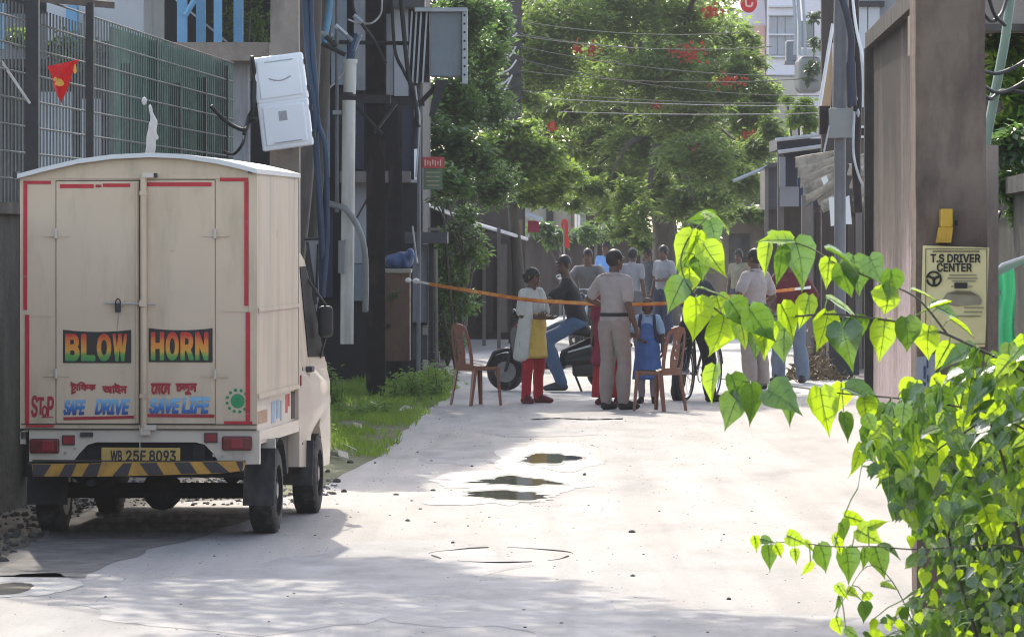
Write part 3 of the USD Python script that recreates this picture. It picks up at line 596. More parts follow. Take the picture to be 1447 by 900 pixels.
# white pipe
t = thing('white_pipe', 'thick white plastic pipe strapped upright beside the steel pole', 'pipe', P(491, 486, 52))
obj('lower_pipe', MB().tube([P(490, 486, 52), P(493, 142, 52)], .078, 14), 'pvc', t, smooth=40)
obj('upper_pipe', MB().tube([P(494, 133, 52), P(495, 86, 52)], .074, 14), 'pvc', t, smooth=40)
obj('collar', MB().tube([P(495, 90, 52), P(495, 84, 52)], .084, 14), 'pvc', t, smooth=40)
obj('strap', MB().tube([P(491.5, 136, 52), P(491.6, 131, 52)], .088, 12), 'iron_black', t)
obj('blue_cable_end', MB().tube(curve([P(495, 86, 52), P(497, 70, 52), P(502, 52, 52.2)]), .05, 8), 'blue_pipe', t)
t = thing('thin_pipe', 'thin grey conduit running up left of the white pipe', 'pipe', P(476, 460, 52.5)); obj('pipe', MB().tube([P(476, 300, 52.5), P(476, 0, 52.5), P(476, -60, 52.5)], .025, 6), 'post_grey', t); obj('clamp', fbox(470, 482, 156, 162, 52.4, .1), 'cabinet_rib', t)
solo('bent_conduit', 'bent grey hose arching from the white pipe to the ground', 'hose', MB().tube(curve([P(466, 288, 52), P(488, 296, 51.8), (P(505, 320, 51.8)), P(515, 352, 51.8), P(517, 400, 51.9), P(516, 440, 52)]), .036, 8), 'box_grey', smooth=True)
solo('meter_stub', 'small grey switch housing clipped to the lower white pipe', 'switch box', MB().box(P(478, 386, 51.8), P(487, 340, 51.95)).hull([P(x, y, d) for x, y in ((478, 345), (489, 338), (486, 352), (480, 356)) for d in (51.79, 51.96)]), 'box_grey')
for k, (pts, r, mm, lab) in enumerate([
    ([(430, -20), (434, 60), (441, 130), (446, 200), (452, 290), (456, 370)], .035, 'blue_pipe', 'thick blue cable hanging right of the meter boxes'),
    ([(438, -20), (441, 50), (446, 120), (449, 170), (460, 215), (462, 330), (456, 420)], .028, 'blue_pipe', 'second blue cable crossing behind the meter boxes'),
    ([(467, -20), (464, 20), (460, 45), (457, 60)], .045, 'blue_paint', 'short light blue pipe beside the grey conduit'),
    ([(496, -20), (500, 15), (512, 35), (530, 60), (545, 90)], .02, 'cable_black', 'black cable looping left of the tall steel pole'),
    ([(566, -10), (572, 60), (578, 110), (588, 150), (586, 210)], .03, 'cable_black', 'black cable dropping left of the blue grey cabinet'),
    ([(553, -10), (558, 70), (570, 100), (584, 130), (592, 180)], .022, 'cable_black', 'thinner black cable curving beneath the blue grey cabinet'),
    ([(540, 0), (538, 20), (525, 33), (506, 33), (492, 28)], .012, 'cable_pale', 'pale wire loop across the tall steel pole'),
    ([(587, 122), (590, 150), (593, 172), (588, 250)], .012, 'cable_pale', 'pale wire hanging beside the dark doorway'),
    ([(487, 98), (478, 112), (466, 124)], .012, 'cable_pale', 'short white wire end left of the upper pipe'),
    ([(511, 50), (505, 64), (498, 80)], .014, 'cable_pale', 'white wire end at the mouth of the upper pipe'),
    ([(298, 150), (320, 172), (345, 184), (352, 172), (362, 168)], .02, 'cable_black', 'black bent cable left of the lower meter box'),
    ([(345, 190), (352, 165), (358, 150), (360, 110), (356, 80)], .02, 'cable_black', 'black cable rising behind the meter boxes'),
    ([(317, 215), (330, 218), (342, 205), (346, 190)], .015, 'cable_black', 'slack black cable just above the van roof'),
    ([(583, 320), (588, 360), (590, 372)], .012, 'cable_pale', 'pale wire above the brown cabinet')]):
    d = 43.5 if pts[0][0] < 470 and k < 2 else (42.0 if pts[0][0] < 380 else 52.8); solo('cable', lab, 'cable', MB().tube(curve([P(x, y, d + .1 * (j % 2)) for j, (x, y) in enumerate(pts)]), r, 6), mm, smooth=True)
cl = thing('cable_clamp', 'cluster of metal cable clamps left of the upper white pipe', 'clamp', P(475, 50, 52))
for k, (a, b) in enumerate([((446, 46), (462, 48)), ((460, 52), (475, 66)), ((474, 36), (490, 50)), ((478, 40), (498, 58)), ((455, 62), (488, 78)), ((500, 22), (512, 32))]):
    obj('clamp', MB().tube([P(*a, 52), P(*b, 52)], .03, 6), ['cabinet_rib', 'iron_black', 'tin_bright', 'cabinet_grey', 'iron_black', 'cabinet_rib'][k], cl)
t = thing('striped_sheet', 'white sheet with dark slanting stripes behind the van cab', 'sheet', P(442, 440, 46)); obj('sheet', MB().hull([P(x, y, d) for x, y in ((432, 340), (450, 338), (451, 420), (447, 442)) for d in (46, 46.01)]), 'sheet_pale', t)
for a, b in (((434, 342), (447, 430)), ((450, 345), (447, 420)), ((430, 338), (451, 337))): obj('stripe', MB().tube([P(*a, 45.97), P(*b, 45.97)], .014, 4), 'iron_black', t)
# pole top cabinet
t = thing('pole_cabinet', 'blue grey electrical cabinet with ribbed side high on the poles', 'cabinet', P(625, 120, 53))
obj('case', rbox(P(608, 108, 53), P(653, 15, 53) + [0, .42, 0], .012), 'cabinet_blue', t, smooth=30)
obj('edge_strip', fbox(653.2, 660, 14, 118, 52.95, .45), 'cabinet_rib', t)
for k in range(8): obj('bolt', ell(P(656.5, 22 + 12 * k, 52.945), .014, 6), 'iron_black', t)
obj('top_cover', fbox(586, 660, 11, 16.5, 52.9, .5), 'cabinet_rib', t)
obj('side_void', fbox(577, 606.5, 17, 116, 53.12, .3), 'iron_black', t)
for a in (581, 587.5, 594, 602): obj('rib', MB().raw([P(a, 16, 53.02), P(a + 2.6, 16, 53.02), P(a + .6 - 4, 118, 53.02), P(a - 2 - 4, 118, 53.02), P(a, 16, 53.3), P(a + 2.6, 16, 53.3), P(a - 3.4, 118, 53.3), P(a - 6, 118, 53.3)], [[0, 3, 2, 1], [4, 5, 6, 7], [0, 1, 5, 4], [1, 2, 6, 5], [2, 3, 7, 6], [3, 0, 4, 7]]), 'cabinet_rib', t)
obj('bracket', MB().hull([P(x, y, d) for x, y in ((616, 113), (634, 113), (612, 168), (606, 164)) for d in (53.1, 53.2)]), 'iron_black', t)
obj('bracket', MB().tube([P(590, 150, 53.2), P(620, 118, 53.2)], .03, 5), 'iron_black', t)
# brown cabinet and what stands around it
t = thing('brown_cabinet', 'brown metal cabinet on legs at the edge of the verge', 'cabinet', P(561, 510, 56))
obj('case', MB().box(P(541, 510, 56), P(579, 386, 56) + [0, .5, 0]), 'cabinet_brown', t)
obj('lid', rbox(P(539.5, 386, 55.97), P(581, 380, 55.97) + [0, .56, 0], .008), 'plaster_beige', t)
for px in (543, 576): obj('leg', MB().box(P(px - 2, 545, 56.05), P(px + 2, 510, 56.05) + [0, .06, 0]), 'iron_black', t)
obj('handle', MB().box(P(547, 462, 55.95), P(552, 458, 56)), 'iron_black', t)
solo('blue_bundle', 'dark blue cloth bundle lying on the brown cabinet', 'bundle', soft(union([ell(P(556, 370, 56.2), [.13, .14, .09]), ell(P(570, 368, 56.25), [.13, .13, .11]), ell(P(579, 362, 56.2), [.06, .08, .10])]), .04, 4, .03, 14), 'tarp_blue', smooth=True)
t = thing('grey_kiosk', 'small blue grey kiosk with dark frame right of the brown cabinet', 'kiosk', P(596, 508, 58.5))
obj('panel', fbox(583, 605, 345, 455, 58.5, .5), 'cabinet_grey', t)
for a, b in ((605.2, 613), (581, 583)): obj('post', fbox(a, b, 335, 510, 58.45, .08), 'iron_black', t)
obj('roof', fbox(572, 632, 328, 344, 58.2, 1.1), 'tin_dark', t); obj('base', fbox(605, 621, 498, 512, 58.3, .4), 'iron_black', t)
obj('paper_scrap', fbox(597, 604, 462, 473, 58.6, .02), 'plaster_cream', t); obj('shelf', fbox(583.5, 604.5, 456, 460, 58.6, .4), 'iron_black', t); obj('lower_panel', fbox(583.5, 604.5, 461, 508, 58.9, .1), 'tin_dark', t)
solo('pale_stake', 'pale wooden stake standing at the corner of the grey kiosk', 'stake', MB().tube([P(617, 520, 58.0), P(616, 352, 58.0)], .026, 6), 'wood_grey')
t = thing('tape_post', 'thin grey post that holds the left end of the tape', 'post', P(591, 505, 53.4)); obj('post', MB().tube([[P(591, 0, 53.4)[0], 53.4, 0], P(593, 60, 53.4)], .024, 8), 'post_grey', t, smooth=40)
obj('tape_knot', soft(union([ell(P(577, 396, 53.35), [.04, .03, .03], 8), ell(P(588, 397, 53.33), [.045, .04, .035], 8)]), .02, 2), 'tape_white', t)
# sign
t = thing('small_notice', 'small green notice board with a red heading under the trees', 'sign', P(612, 268, 60))
obj('board', fbox(598, 625, 222, 268, 60, .03), 'sign_green', t); obj('heading', fbox(597, 628, 222, 238, 59.985, .012), 'sign_red', t)
for k in range(7): obj('worn_stroke', fbox(600 + 3.6 * k, 601.6 + 3.6 * k, 226 + (k % 3), 235 - (k % 2) * 2, 59.975, .01), 'plaster_pink', t)
for k in range(4): obj('text_line', fbox(602, 621, 243 + 6 * k, 245 + 6 * k, 59.99, .008), 'sign_grey', t)
# shops with tin awnings
def awning(name, lab, a, da, b, db, rise, back, m='tin_dark'):
    A, B = P(*a, da), P(*b, db); t = thing(name, lab, 'awning', (A + B) / 2)
    C, D = B + [-back, .6, rise], A + [-back, .6, rise]; th = np.array([0, 0, .03])
    n = 9; e = MB()
    for k in range(n):                                     # one corrugated sheet after another
        u0, u1 = k / n, (k + .97) / n
        q = [A + (B - A) * u0, A + (B - A) * u1, D + (C - D) * u1, D + (C - D) * u0]; dz = th * (.2 * (k % 2))
        obj('roof_sheet', MB().raw([x + dz for x in q] + [x + th + dz for x in q], [[0, 3, 2, 1], [4, 5, 6, 7], [0, 1, 5, 4], [1, 2, 6, 5], [2, 3, 7, 6], [3, 0, 4, 7]]), m, t)
    obj('edge_trim', MB().tube([A + [.03, 0, .0], B + [.03, 0, .0]], .034, 6), 'tin_bright', t)  # bright tin colour paints the sunlight on the roof edge
    return t
awning('tin_awning', 'long tin awning with its sunlit edge painted bright above the grey kiosk', (560, 272), 61, (641, 305), 69, .35, 1.5)
awning('tin_awning', 'darker tin awning farther down the left side', (662, 314), 72, (742, 338), 82, .3, 1.6)
t = thing('left_shop', 'dark open shop front beneath the first tin awning', 'shop', (-1.8, 66, 0))
obj('back_wall', MB().box([-4, 70.3, 0], [-1.0, 70.5, 3.2]), 'dark_room', t); obj('side_wall', MB().box([-2.6, 61, 0], [-2.45, 70.3, 3.0]), 'tin_dark', t)
obj('counter', MB().box([-1.7, 64, 0], [-1.2, 69, .8]), 'wood_dark', t); obj('plank', fbox(590, 640, 322, 326, 64, .5), 'wood_grey', t)
for px, d in ((640, 69.2), (600, 63)): obj('post', MB().tube([[P(px, 0, d)[0], d, 0], P(px, 305, d)], .03, 6), 'wood_grey', t)
t = thing('far_shop', 'dark wooden hut beneath the second tin awning', 'hut', (-.6, 80, 0))
obj('wall', MB().box([-3.2, 83, 0], [P(742, 0, 83)[0], 83.3, 2.6]), 'wood_dark', t); obj('side_wall', MB().box([-1.5, 74, 0], [-1.4, 83, 2.3]), 'wood_dark', t)
obj('upper_wall', fbox(670, 742, 262, 315, 84.5, .2), 'brown_wall', t)
for px, d, y in ((736, 82, 310), (705, 76, 322), (684, 78, 330)): obj('post', MB().box(P(px - 2.5, 470, d) * [1, 1, 0], P(px + 2.5, y, d) + [0, .06, 0]), 'tin_rust' if px == 736 else 'wood_grey', t)
for px in (690, 712, 724): obj('board', fbox(px - 7, px + 6, 345, 470, 82.9, .05), 'wood_grey' if px == 712 else 'wood_dark', t)
# houses far down the lane
t = thing('beige_house', 'plain beige house at the far end of the lane', 'house', P(790, 333, 135))
obj('wall', MB().box([P(690, 0, 135)[0], 135, 0], [P(826, 0, 135)[0], 141, 5.2]), 'plaster_beige', t)
obj('window', fbox(829 - 22, 841 - 22, 300, 320, 134.9, .2), 'tin_rust', t); obj('window', fbox(772, 782, 295, 325, 134.9, .2), 'dark_room', t)
t = thing('cream_house', 'cream house front half hidden behind the flame tree', 'house', P(850, 333, 128))
obj('wall', MB().box([P(815, 0, 128)[0], 128, 0], [P(905, 0, 128)[0], 134, 2.9]), 'plaster_cream', t)
obj('door', fbox(828, 846, 302, 345, 127.9, .15), 'wood_dark', t); obj('door', fbox(870, 880, 300, 380, 127.9, .15), 'tin_rust', t)
solo('white_pole', 'slim white pole standing before the beige house', 'pole', MB().tube([P(818, 345, 110) * [1, 1, 0], P(818, 292, 110)], .035, 6), 'paper')
t = thing('red_banner', 'narrow red cloth banner hanging far down the lane', 'banner', P(799, 345, 102)); obj('cloth', soft(union([bone(P(798, 316, 102), [.10, .03, .12], P(800, 330, 102), [.05, .03, .1], 8), bone(P(800, 332, 102), [.04, .03, .06], P(801, 346, 102), [.06, .03, .1], 8)]), .06, 3, .03, 8), 'cloth_red', t); obj('pole', MB().tube([P(797, 345, 102) * [1, 1, 0], P(797, 312, 102)], .025, 5), 'wood_grey', t)
t = thing('hut_banner', 'dull red cloth pinned to the corner of the far hut', 'cloth', P(755, 320, 86)); obj('cloth', fbox(746, 762, 312, 328, 86, .03), 'cloth_maroon', t); obj('rail', MB().tube([P(742, 303, 85.9), P(766, 311, 85.9)], .06, 6), 'cabinet_rib', t)
t = thing('end_wall', 'rough brown boundary wall closing the lane behind the people', 'wall', P(1050, 333, 100))
obj('wall', MB().box([P(964, 0, 100)[0], 100, 0], [P(1142, 0, 100)[0], 100.3, EYE + (HZ - 294) / 64.]), 'brown_wall', t)
obj('coping', MB().box([P(962, 0, 99.9)[0], 99.9, EYE + (HZ - 294) / 64.], [P(1144, 0, 99.9)[0], 100.4, EYE + (HZ - 289) / 64.]), 'concrete', t)
obj('recess', fbox(1078, 1102, 325, 420, 99.97, .1), 'wood_dark', t)
obj('recess', fbox(1030, 1060, 330, 372, 99.98, .1), 'concrete_dark', t)
t = thing('dark_shack', 'dark shack in the shade behind the standing onlookers', 'shack', P(860, 333, 108)); obj('wall', fbox(742, 965, 336, 470, 108, 2), 'wood_dark', t); obj('roof', fbox(748, 960, 328, 336, 107.5, 2.8), 'tin_dark', t)
for px in (790, 840, 905): obj('post', fbox(px, px + 4, 336, 470, 107.8, .15), 'wood_grey', t)
# ================================================================ RIGHT SIDE
def rpt(d, z, off=0.0): return np.array([rwall_x(d) + off, d, z])
def rslab(d0, d1, z0, z1, o0, o1, z0b=None, z1b=None):
    z0b = z0 if z0b is None else z0b; z1b = z1 if z1b is None else z1b
    return MB().raw([rpt(d0, z0, o0), rpt(d0, z0, o1), rpt(d1, z0b, o1), rpt(d1, z0b, o0), rpt(d0, z1, o0), rpt(d0, z1, o1), rpt(d1, z1b, o1), rpt(d1, z1b, o0)],
                    [[0, 3, 2, 1], [4, 5, 6, 7], [0, 1, 5, 4], [1, 2, 6, 5], [2, 3, 7, 6], [3, 0, 4, 7]])
t = thing('tall_side_wall', 'tall stained plaster wall with worn whitewash behind the concrete pole', 'wall', rpt(48, 0))
obj('wall_face', rslab(27, 53.6, 0, 3.50, 0, .25, 0, 4.12), 'wash_wall', t)
obj('coping', rslab(27, 53.9, 3.50, 3.66, -.08, .3, 4.12, 4.30), 'concrete_dark', t)
obj('end_pier', rslab(53.2, 53.65, 0, 4.10, -.1, .02), 'concrete_dark', t)
t = thing('low_side_wall', 'low dark wall in the shade right of the near concrete pole', 'wall', rpt(20, 0))
obj('wall_face', rslab(9, 26.5, 0, 2.1, 0, .25), 'moss_shade_wall', t); obj('coping', rslab(9, 26.5, 2.1, 2.18, -.04, .3), 'concrete_dark', t)  # wall colour darkened to stand in for shade from the plants
t = thing('short_post', 'short weathered concrete post just right of the near pole', 'post', P(1398, 900, 18.9) * [1, 1, 0])
obj('shaft', Manifold.hull_points(np.array([P(x, y, d) * k for x in (1391, 1411) for y, k in ((205, 1), (205, [1, 1, 0])) for d in (18.9, 19.05)])), 'concrete', t)
# the near concrete pole
pc = P(1343, 900, 18.2); ptop = P(1337, -250, 18.2)
t = thing('utility_pole', 'big square concrete utility pole with the yellow sign', 'pole', (pc[0], 18.2, 0))
sh = Manifold.hull_points(np.array([[x, 18.2 + y, z] for px, w, z in ((1344, .146, 0.0), (1337, .138, EYE + (HZ + 260) / sc(18.2))) for x in (P(px, 0, 18.2)[0] - w, P(px, 0, 18.2)[0] + w) for y in (-.12, .12)]))
m = as_tm(sh.refine_to_length(.05)); vv = np.array(m.vertices); vv += (meshkit.fbm(vv * 5, 3, 2)[:, None] - .5) * [.014, .01, 0]; m.vertices = vv
obj('shaft', m, 'pole_concrete', t, smooth=35)
for z in (1.95, 2.9, 1.2): obj('plug_hole', MB().obox([P(1352, 0, 18.07)[0] + .03 * (z - 2), 18.082, z], [.012, .01, .02]), 'iron_black', t)
def pfront(px0, px1, py0, py1, d, dep): return fbox(px0, px1, py0, py1, d, dep)
t = thing('driver_sign', 'cream yellow plastic sign about a driver centre on the concrete pole', 'sign', P(1349, 465, 18.0))
obj('board', MB().hull([P(x, y, d) for (x, y) in ((1304, 347), (1398, 350), (1392, 490), (1300, 490)) for d in (18.03, 18.04)]), 'sign_yellow', t)
D = 18.026
def sgn(s, px, pyb, hpx, wpx, m='sign_black', nm='lettering', shear=.0): obj(nm, onface(fat_text(s, hpx / sc(D), .003, wpx / sc(D), .0006), P(px, 0, D)[0], D + .003, P(0, pyb, D)[2]), m, t)
sgn('T.S DRIVER', 1315, 371, 11, 70); sgn('CENTER', 1324, 384, 11, 49)
def frame(px0, px1, py0, py1, w=.7):
    for a in ((px0, px1, py0, py0 + w), (px0, px1, py1 - w, py1), (px0, px0 + w, py0 + w, py1 - w), (px1 - w, px1, py0 + w, py1 - w)): obj('border_line', fbox(*a, D, .004), 'sign_brown', t)
frame(1307.5, 1394.5, 351.5, 486)
for k, (a, b, y) in enumerate([(1318, 1384, 354.5), (1341, 1380, 388), (1339, 1381, 392.5), (1345, 1378, 396.5), (1344, 1348, 404), (1368, 1374, 404), (1362, 1390, 434), (1362, 1388, 440), (1350, 1386, 446)]): obj('small_print', fbox(a, b, y, y + 1.6, D, .003), 'sign_grey' if k else 'sign_brown', t)
obj('phone_strip', fbox(1348.5, 1367, 399.5, 407.5, D, .004), 'sign_black', t)
wc = P(1319.5, 394, D)
aa = np.linspace(0, 2 * PI, 25); obj('steering_wheel', MB().tube([wc + [.0275 * math.cos(a), 0, .0275 * math.sin(a)] for a in aa], .0045, 5), 'sign_black', t)
for a in (.45, PI - .45, 1.5 * PI): obj('wheel_spoke', MB().tube([wc, wc + [.026 * math.cos(a), 0, .026 * math.sin(a)]], .0055, 5), 'sign_black', t)
obj('wheel_hub', ell(wc, [.009, .003, .009], 8), 'sign_black', t)
c0 = [(1331, 424), (1338, 414), (1352, 410), (1372, 411), (1383, 418), (1387, 424), (1386, 430), (1372, 431), (1352, 433), (1334, 429)]
obj('car_picture', MB().add(prism([(P(x, y, D)[0], P(x, y, D)[2]) for x, y in c0], .004, 'xz', D - .001)), 'sign_grey', t)
obj('car_picture', MB().add(prism([(P(x, y, D)[0], P(x, y, D)[2]) for x, y in [(1341, 415), (1353, 411.5), (1371, 412.5), (1380, 417)]], .003, 'xz', D - .004)), 'sign_brown', t)
t = thing('yellow_box', 'faded yellow plastic box fixed to the pole above the sign', 'box', P(1336, 345, 18))
obj('body', rbox(P(1330, 321, 17.99), P(1347, 295, 17.99) + [0, .09, 0], .006), 'yellow_plastic', t, smooth=30)
obj('lower_body', MB().hull([P(x, y, d) for x, y in ((1326, 321), (1347, 321), (1344, 343), (1322, 343)) for d in (18.0, 18.08)]), 'yellow_plastic', t)
t = thing('blue_poster', 'pale poster with dark blue lettering low on the concrete pole', 'poster', P(1312, 560, 18))
obj('sheet', MB().hull([P(x, y, d) for x, y in ((1295, 505), (1322, 500), (1321, 575), (1294, 575)) for d in (18.035, 18.04)]), 'sheet_pale', t)
for k, (x, y, w, h) in enumerate([(1305, 517, 3, 18), (1309.5, 508, 2, 12), (1303, 540, 5, 5), (1303, 549, 5, 5), (1310, 530, 2, 10)]): obj('mark', fbox(x, x + w, y, y + h, 18.03, .004), 'tarp_blue', t)
t = thing('green_tarp', 'green plastic sheet draped over a rod right of the sign', 'tarp', P(1420, 500, 20))
gx, gy = np.meshgrid(np.linspace(0, 1, 14), np.linspace(0, 1, 14), indexing='ij'); v = []
for s, q in zip(gx.ravel(), gy.ravel()):
    top = np.array([1399, 388]) * (1 - s) + np.array([1432, 372]) * s; bot = np.array([1402, 530]) * (1 - s) + np.array([1434, 545]) * s
    e = top * (1 - q) + bot * q; v.append(P(e[0] + 2 * math.sin(9 * q) + 4 * q * math.sin(3 * q), e[1], 20 + .035 * math.sin(8 * s + 2 * q) + .03 * math.sin(5 * q)))
obj('sheet', MB().raw(v, [[i * 14 + j, (i + 1) * 14 + j, (i + 1) * 14 + j + 1, i * 14 + j + 1] for i in range(13) for j in range(13)]), 'green_tarp', t, smooth=True)
obj('fold', MB().hull([P(x, y, d) for x, y in ((1397, 393), (1402, 381), (1416, 372), (1447, 362), (1470, 356), (1450, 371), (1420, 385), (1404, 393)) for d in (19.85, 19.95)]), 'green_pale', t)
obj('rod', MB().tube([P(1392, 396, 19.83), P(1416, 374, 19.83), P(1480, 352, 19.83)], .008, 5), 'paper', t)
obj('loop', MB().tube(curve([P(1399, 424, 19.9), P(1406, 414, 19.9), P(1413, 412, 19.9), P(1408, 420, 19.9)]), .007, 5), 'green_pale', t)
t = thing('eave_slab', 'underside of a dusty roof slab at the top right', 'slab', P(1440, 20, 23)); obj('slab', fbox(1380, 1560, -30, 36, 23, 4), 'concrete', t); obj('edge', fbox(1380, 1560, 34, 44, 22.95, .12), 'concrete_dark', t)
solo('bamboo_pole', 'green bamboo pole leaning beside the near concrete pole', 'pole', MB().tube([P(1432, -30, 19.5), P(1420, 60, 19.5), P(1400, 165, 19.6), P(1388, 230, 19.6)], [.020, .021, .022, .022], 7), 'bamboo', smooth=True)
for k, (pts, lab) in enumerate([([(1385, 100), (1410, 104), (1440, 92), (1470, 70)], 'upper black cable looping right of the near pole'), ([(1385, 118), (1405, 130), (1430, 126), (1475, 98)], 'middle black cable looping right of the near pole'), ([(1385, 130), (1400, 140), (1420, 128), (1470, 135)], 'lower black cable looping right of the near pole'),
    ([(1383, 10), (1400, 30), (1415, 20), (1425, -10)], 'thin black cable loop under the roof slab'), ([(1395, -10), (1405, 20), (1420, 36)], 'thin black cable end under the roof slab'), ([(1408, 250), (1402, 300), (1404, 320), (1413, 300)], 'black cable drooping right of the short post')]):
    solo('cable', lab, 'cable', MB().tube(curve([P(x, y, 19.2 + .1 * j) for j, (x, y) in enumerate(pts)]), .009, 6), 'cable_black', smooth=True)
# leafy plants over the low wall
def leafy(name, lab, cat, clumps, m, lsize, seed, base, group=None, stemr=.02):
    r = np.random.default_rng(seed); t = thing(name, lab, cat, base, group=group); st = MB(); C, Dn, U, L = [], [], [], []
    for (px, py, d, rx, ry, n) in clumps:
        c = P(px, py, d); s = sc(d); b = np.array([base[0] + (c[0] - base[0]) * .3, base[1] + (d - base[1]) * .5, base[2] + (c[2] - base[2]) * .35])
        st.tube(curve([np.array(base, float), b, c], 4), stemr, 5)
        q = unit(n, r) * (r.uniform(.15, 1, n)[:, None] ** .5) * [rx / s, (rx + ry) / 2 / s, ry / s]
        C.append(c + q); dd = unit(n, r) * [1, 1, .6] - [0, 0, .35]; Dn.append(dd); U.append(unit(n, r) * .5 + [0, -.2, .9]); L.append(r.uniform(.6, 1.25, n) * lsize)
    C, Dn, U, L = np.vstack(C), np.vstack(Dn), np.vstack(U), np.concatenate(L)
    obj('stem', st, 'bark', t); obj('foliage', leaf_cards(C, Dn, U, L, L * .52, .2), m, t, kind='stuff')
    return t
leafy('climbing_plant', 'broad leaved plant hanging over the low wall under the roof slab', 'plant', [(1402, 62, 24, 16, 14, 60), (1432, 60, 24, 22, 20, 90), (1418, 110, 24, 26, 26, 120), (1445, 150, 24, 22, 28, 150), (1415, 185, 24, 22, 20, 120), (1440, 225, 23.5, 20, 34, 180)], 'broad_leaf', .13, 21, P(1450, 330, 24.5), stemr=.015)
leafy('wall_creeper', 'dark creeper with small leaves on the low wall at the right edge', 'plant', [(1435, 200, 22, 24, 30, 260), (1408, 215, 22, 14, 24, 140), (1444, 255, 22, 14, 26, 160), (1420, 262, 22, 22, 22, 220), (1440, 300, 22, 12, 16, 120)], 'tree_leaf_dark', .07, 22, P(1450, 360, 22.3), stemr=.01)

# stalls and posts on the right side of the lane
t = thing('blue_stall', 'small stall under a navy tarp on the right side of the lane', 'stall', P(1130, 333, 72))
obj('roof_sheet', fbox(1098, 1168, 196, 212, 72, 2.2), 'tarp_navy', t)
obj('roof_edge', MB().tube([P(1096, 198, 71.95), P(1168, 190, 71.95)], .035, 6), 'tin_bright', t); obj('roof_edge', MB().tube([P(1100, 215, 71.9), P(1160, 207, 71.9)], .035, 6), 'tin_bright', t)
for a, b in ((1099, 1108), (1160, 1166)): obj('post', fbox(a, b, 198, 480, 72.05, .12), 'wood_grey', t)
obj('rear_cloth', fbox(1106, 1168, 212, 300, 73.5, .1), 'tarp_navy', t); obj('side_cloth', fbox(1127, 1138, 225, 292, 72.2, .05), 'tarp_blue', t); obj('hanging_cloth', fbox(1101, 1110, 222, 264, 71.9, .05), 'sheet_pale', t)
obj('counter_panel', fbox(1102, 1129, 264, 292, 72.0, .06), 'sheet_pale', t); obj('lower_wall', fbox(1104, 1168, 292, 480, 72.4, .1), 'wood_dark', t)
t = thing('lean_to', 'low dark lean to hut beside the blue stall', 'hut', P(1090, 333, 76)); obj('wall', fbox(1081, 1101, 236, 296, 76, 1.5), 'tin_dark', t); obj('roof', MB().hull([P(x, y, d) for x, y in ((1078, 238), (1090, 230), (1104, 230), (1104, 236)) for d in (75.8, 78)]), 'tin_dark', t); obj('post', fbox(1081, 1086, 236, 470, 75.95, .1), 'wood_grey', t); obj('base', fbox(1086, 1101, 296, 470, 76.1, 1.2), 'wood_dark', t)
solo('pale_rail', 'thin pale rail sloping up to the lean to roof', 'rail', MB().tube([P(1036, 256, 76), P(1084, 236, 76)], .03, 5), 'cabinet_rib')
t = thing('board_shack', 'dark shack of old boards behind the thin grey post', 'shack', P(1190, 333, 65))
obj('wall', fbox(1140, 1245, 300, 545, 65, .2), 'wood_dark', t)
for k in range(9): obj('plank', fbox(1141 + 11.3 * k, 1151 + 11.3 * k, 296 + 5 * (k % 3), 543, 64.94 - .01 * (k % 2), .05), 'wood_dark' if k % 3 else 'wood_grey', t)
obj('pale_post', fbox(1133, 1149, 276, 520, 64.8, .12), 'wood_grey', t); obj('upper_panel', fbox(1212, 1242, 152, 300, 65.6, .15), 'brown_wall', t)
for y in (178, 192): obj('shelf_edge', fbox(1214, 1242, y, y + 3, 65.5, .08), 'paper', t)
obj('shelf_void', fbox(1219, 1240, 181, 192, 65.56, .08), 'dark_room', t)
t = thing('panelled_house', 'pale grey panelled house front above the board shack', 'house', P(1225, 333, 68)); obj('wall', fbox(1205, 1300, -80, 156, 68, 4), 'plaster_grey', t)
for a, b in ((1211, 1225.5), (1227, 1243)): obj('panel', fbox(a, b, 10, 154, 67.93, .06), 'plaster_white', t)
obj('lintel', fbox(1206, 1250, 2, 9, 67.85, .2), 'iron_black', t); obj('side_wall', fbox(1180, 1210, -80, 545, 68.3, 3), 'concrete_dark', t)
def corr(name, lab, quad, d, ridges, group=None):   # corrugated sheet spanned by four pixel corners
    q = [P(x, y, dd) for (x, y), dd in zip(quad, d)]; nu = ridges * 8; v = []
    nrm = np.cross(q[1] - q[0], q[3] - q[0]); nrm /= np.linalg.norm(nrm)
    for i in range(nu + 1):
        for j in range(5):
            u, w = i / nu, j / 4; e = (q[0] * (1 - w) + q[3] * w) * (1 - u) + (q[1] * (1 - w) + q[2] * w) * u
            v.append(e + nrm * .05 * math.sin(2 * PI * ridges * u) + nrm * .01 * math.sin(5 * w + 9 * u))
    v = np.array(v); fc = np.array([[i * 5 + j, (i + 1) * 5 + j, (i + 1) * 5 + j + 1, i * 5 + j + 1] for i in range(nu) for j in range(4)])
    m = MB().raw(v, fc).raw(v + nrm * .008, fc[:, ::-1])
    return solo(name, lab, 'roof sheet', m, 'asbestos', group=group)
corr('corrugated_sheet', 'broken corrugated sheet hanging left of the thin post, upper one', [(1122, 224), (1140, 292), (1182, 262), (1178, 214)], (62, 61.4, 61.6, 62.2), 5)
corr('corrugated_sheet', 'broken corrugated sheet hanging left of the thin post, lower one', [(1140, 258), (1164, 300), (1186, 284), (1178, 234)], (61.9, 61.3, 61.5, 62.1), 4)
corr('corrugated_sheet', 'broken corrugated sheet hanging right of the thin post', [(1196, 232), (1212, 302), (1226, 285), (1226, 236)], (61.8, 61.3, 61.5, 62), 4)
corr('corrugated_sheet', 'small corrugated scrap jammed against the tall side wall', [(1208, 224), (1222, 252), (1238, 240), (1236, 214)], (61.9, 61.5, 61.6, 62), 2)
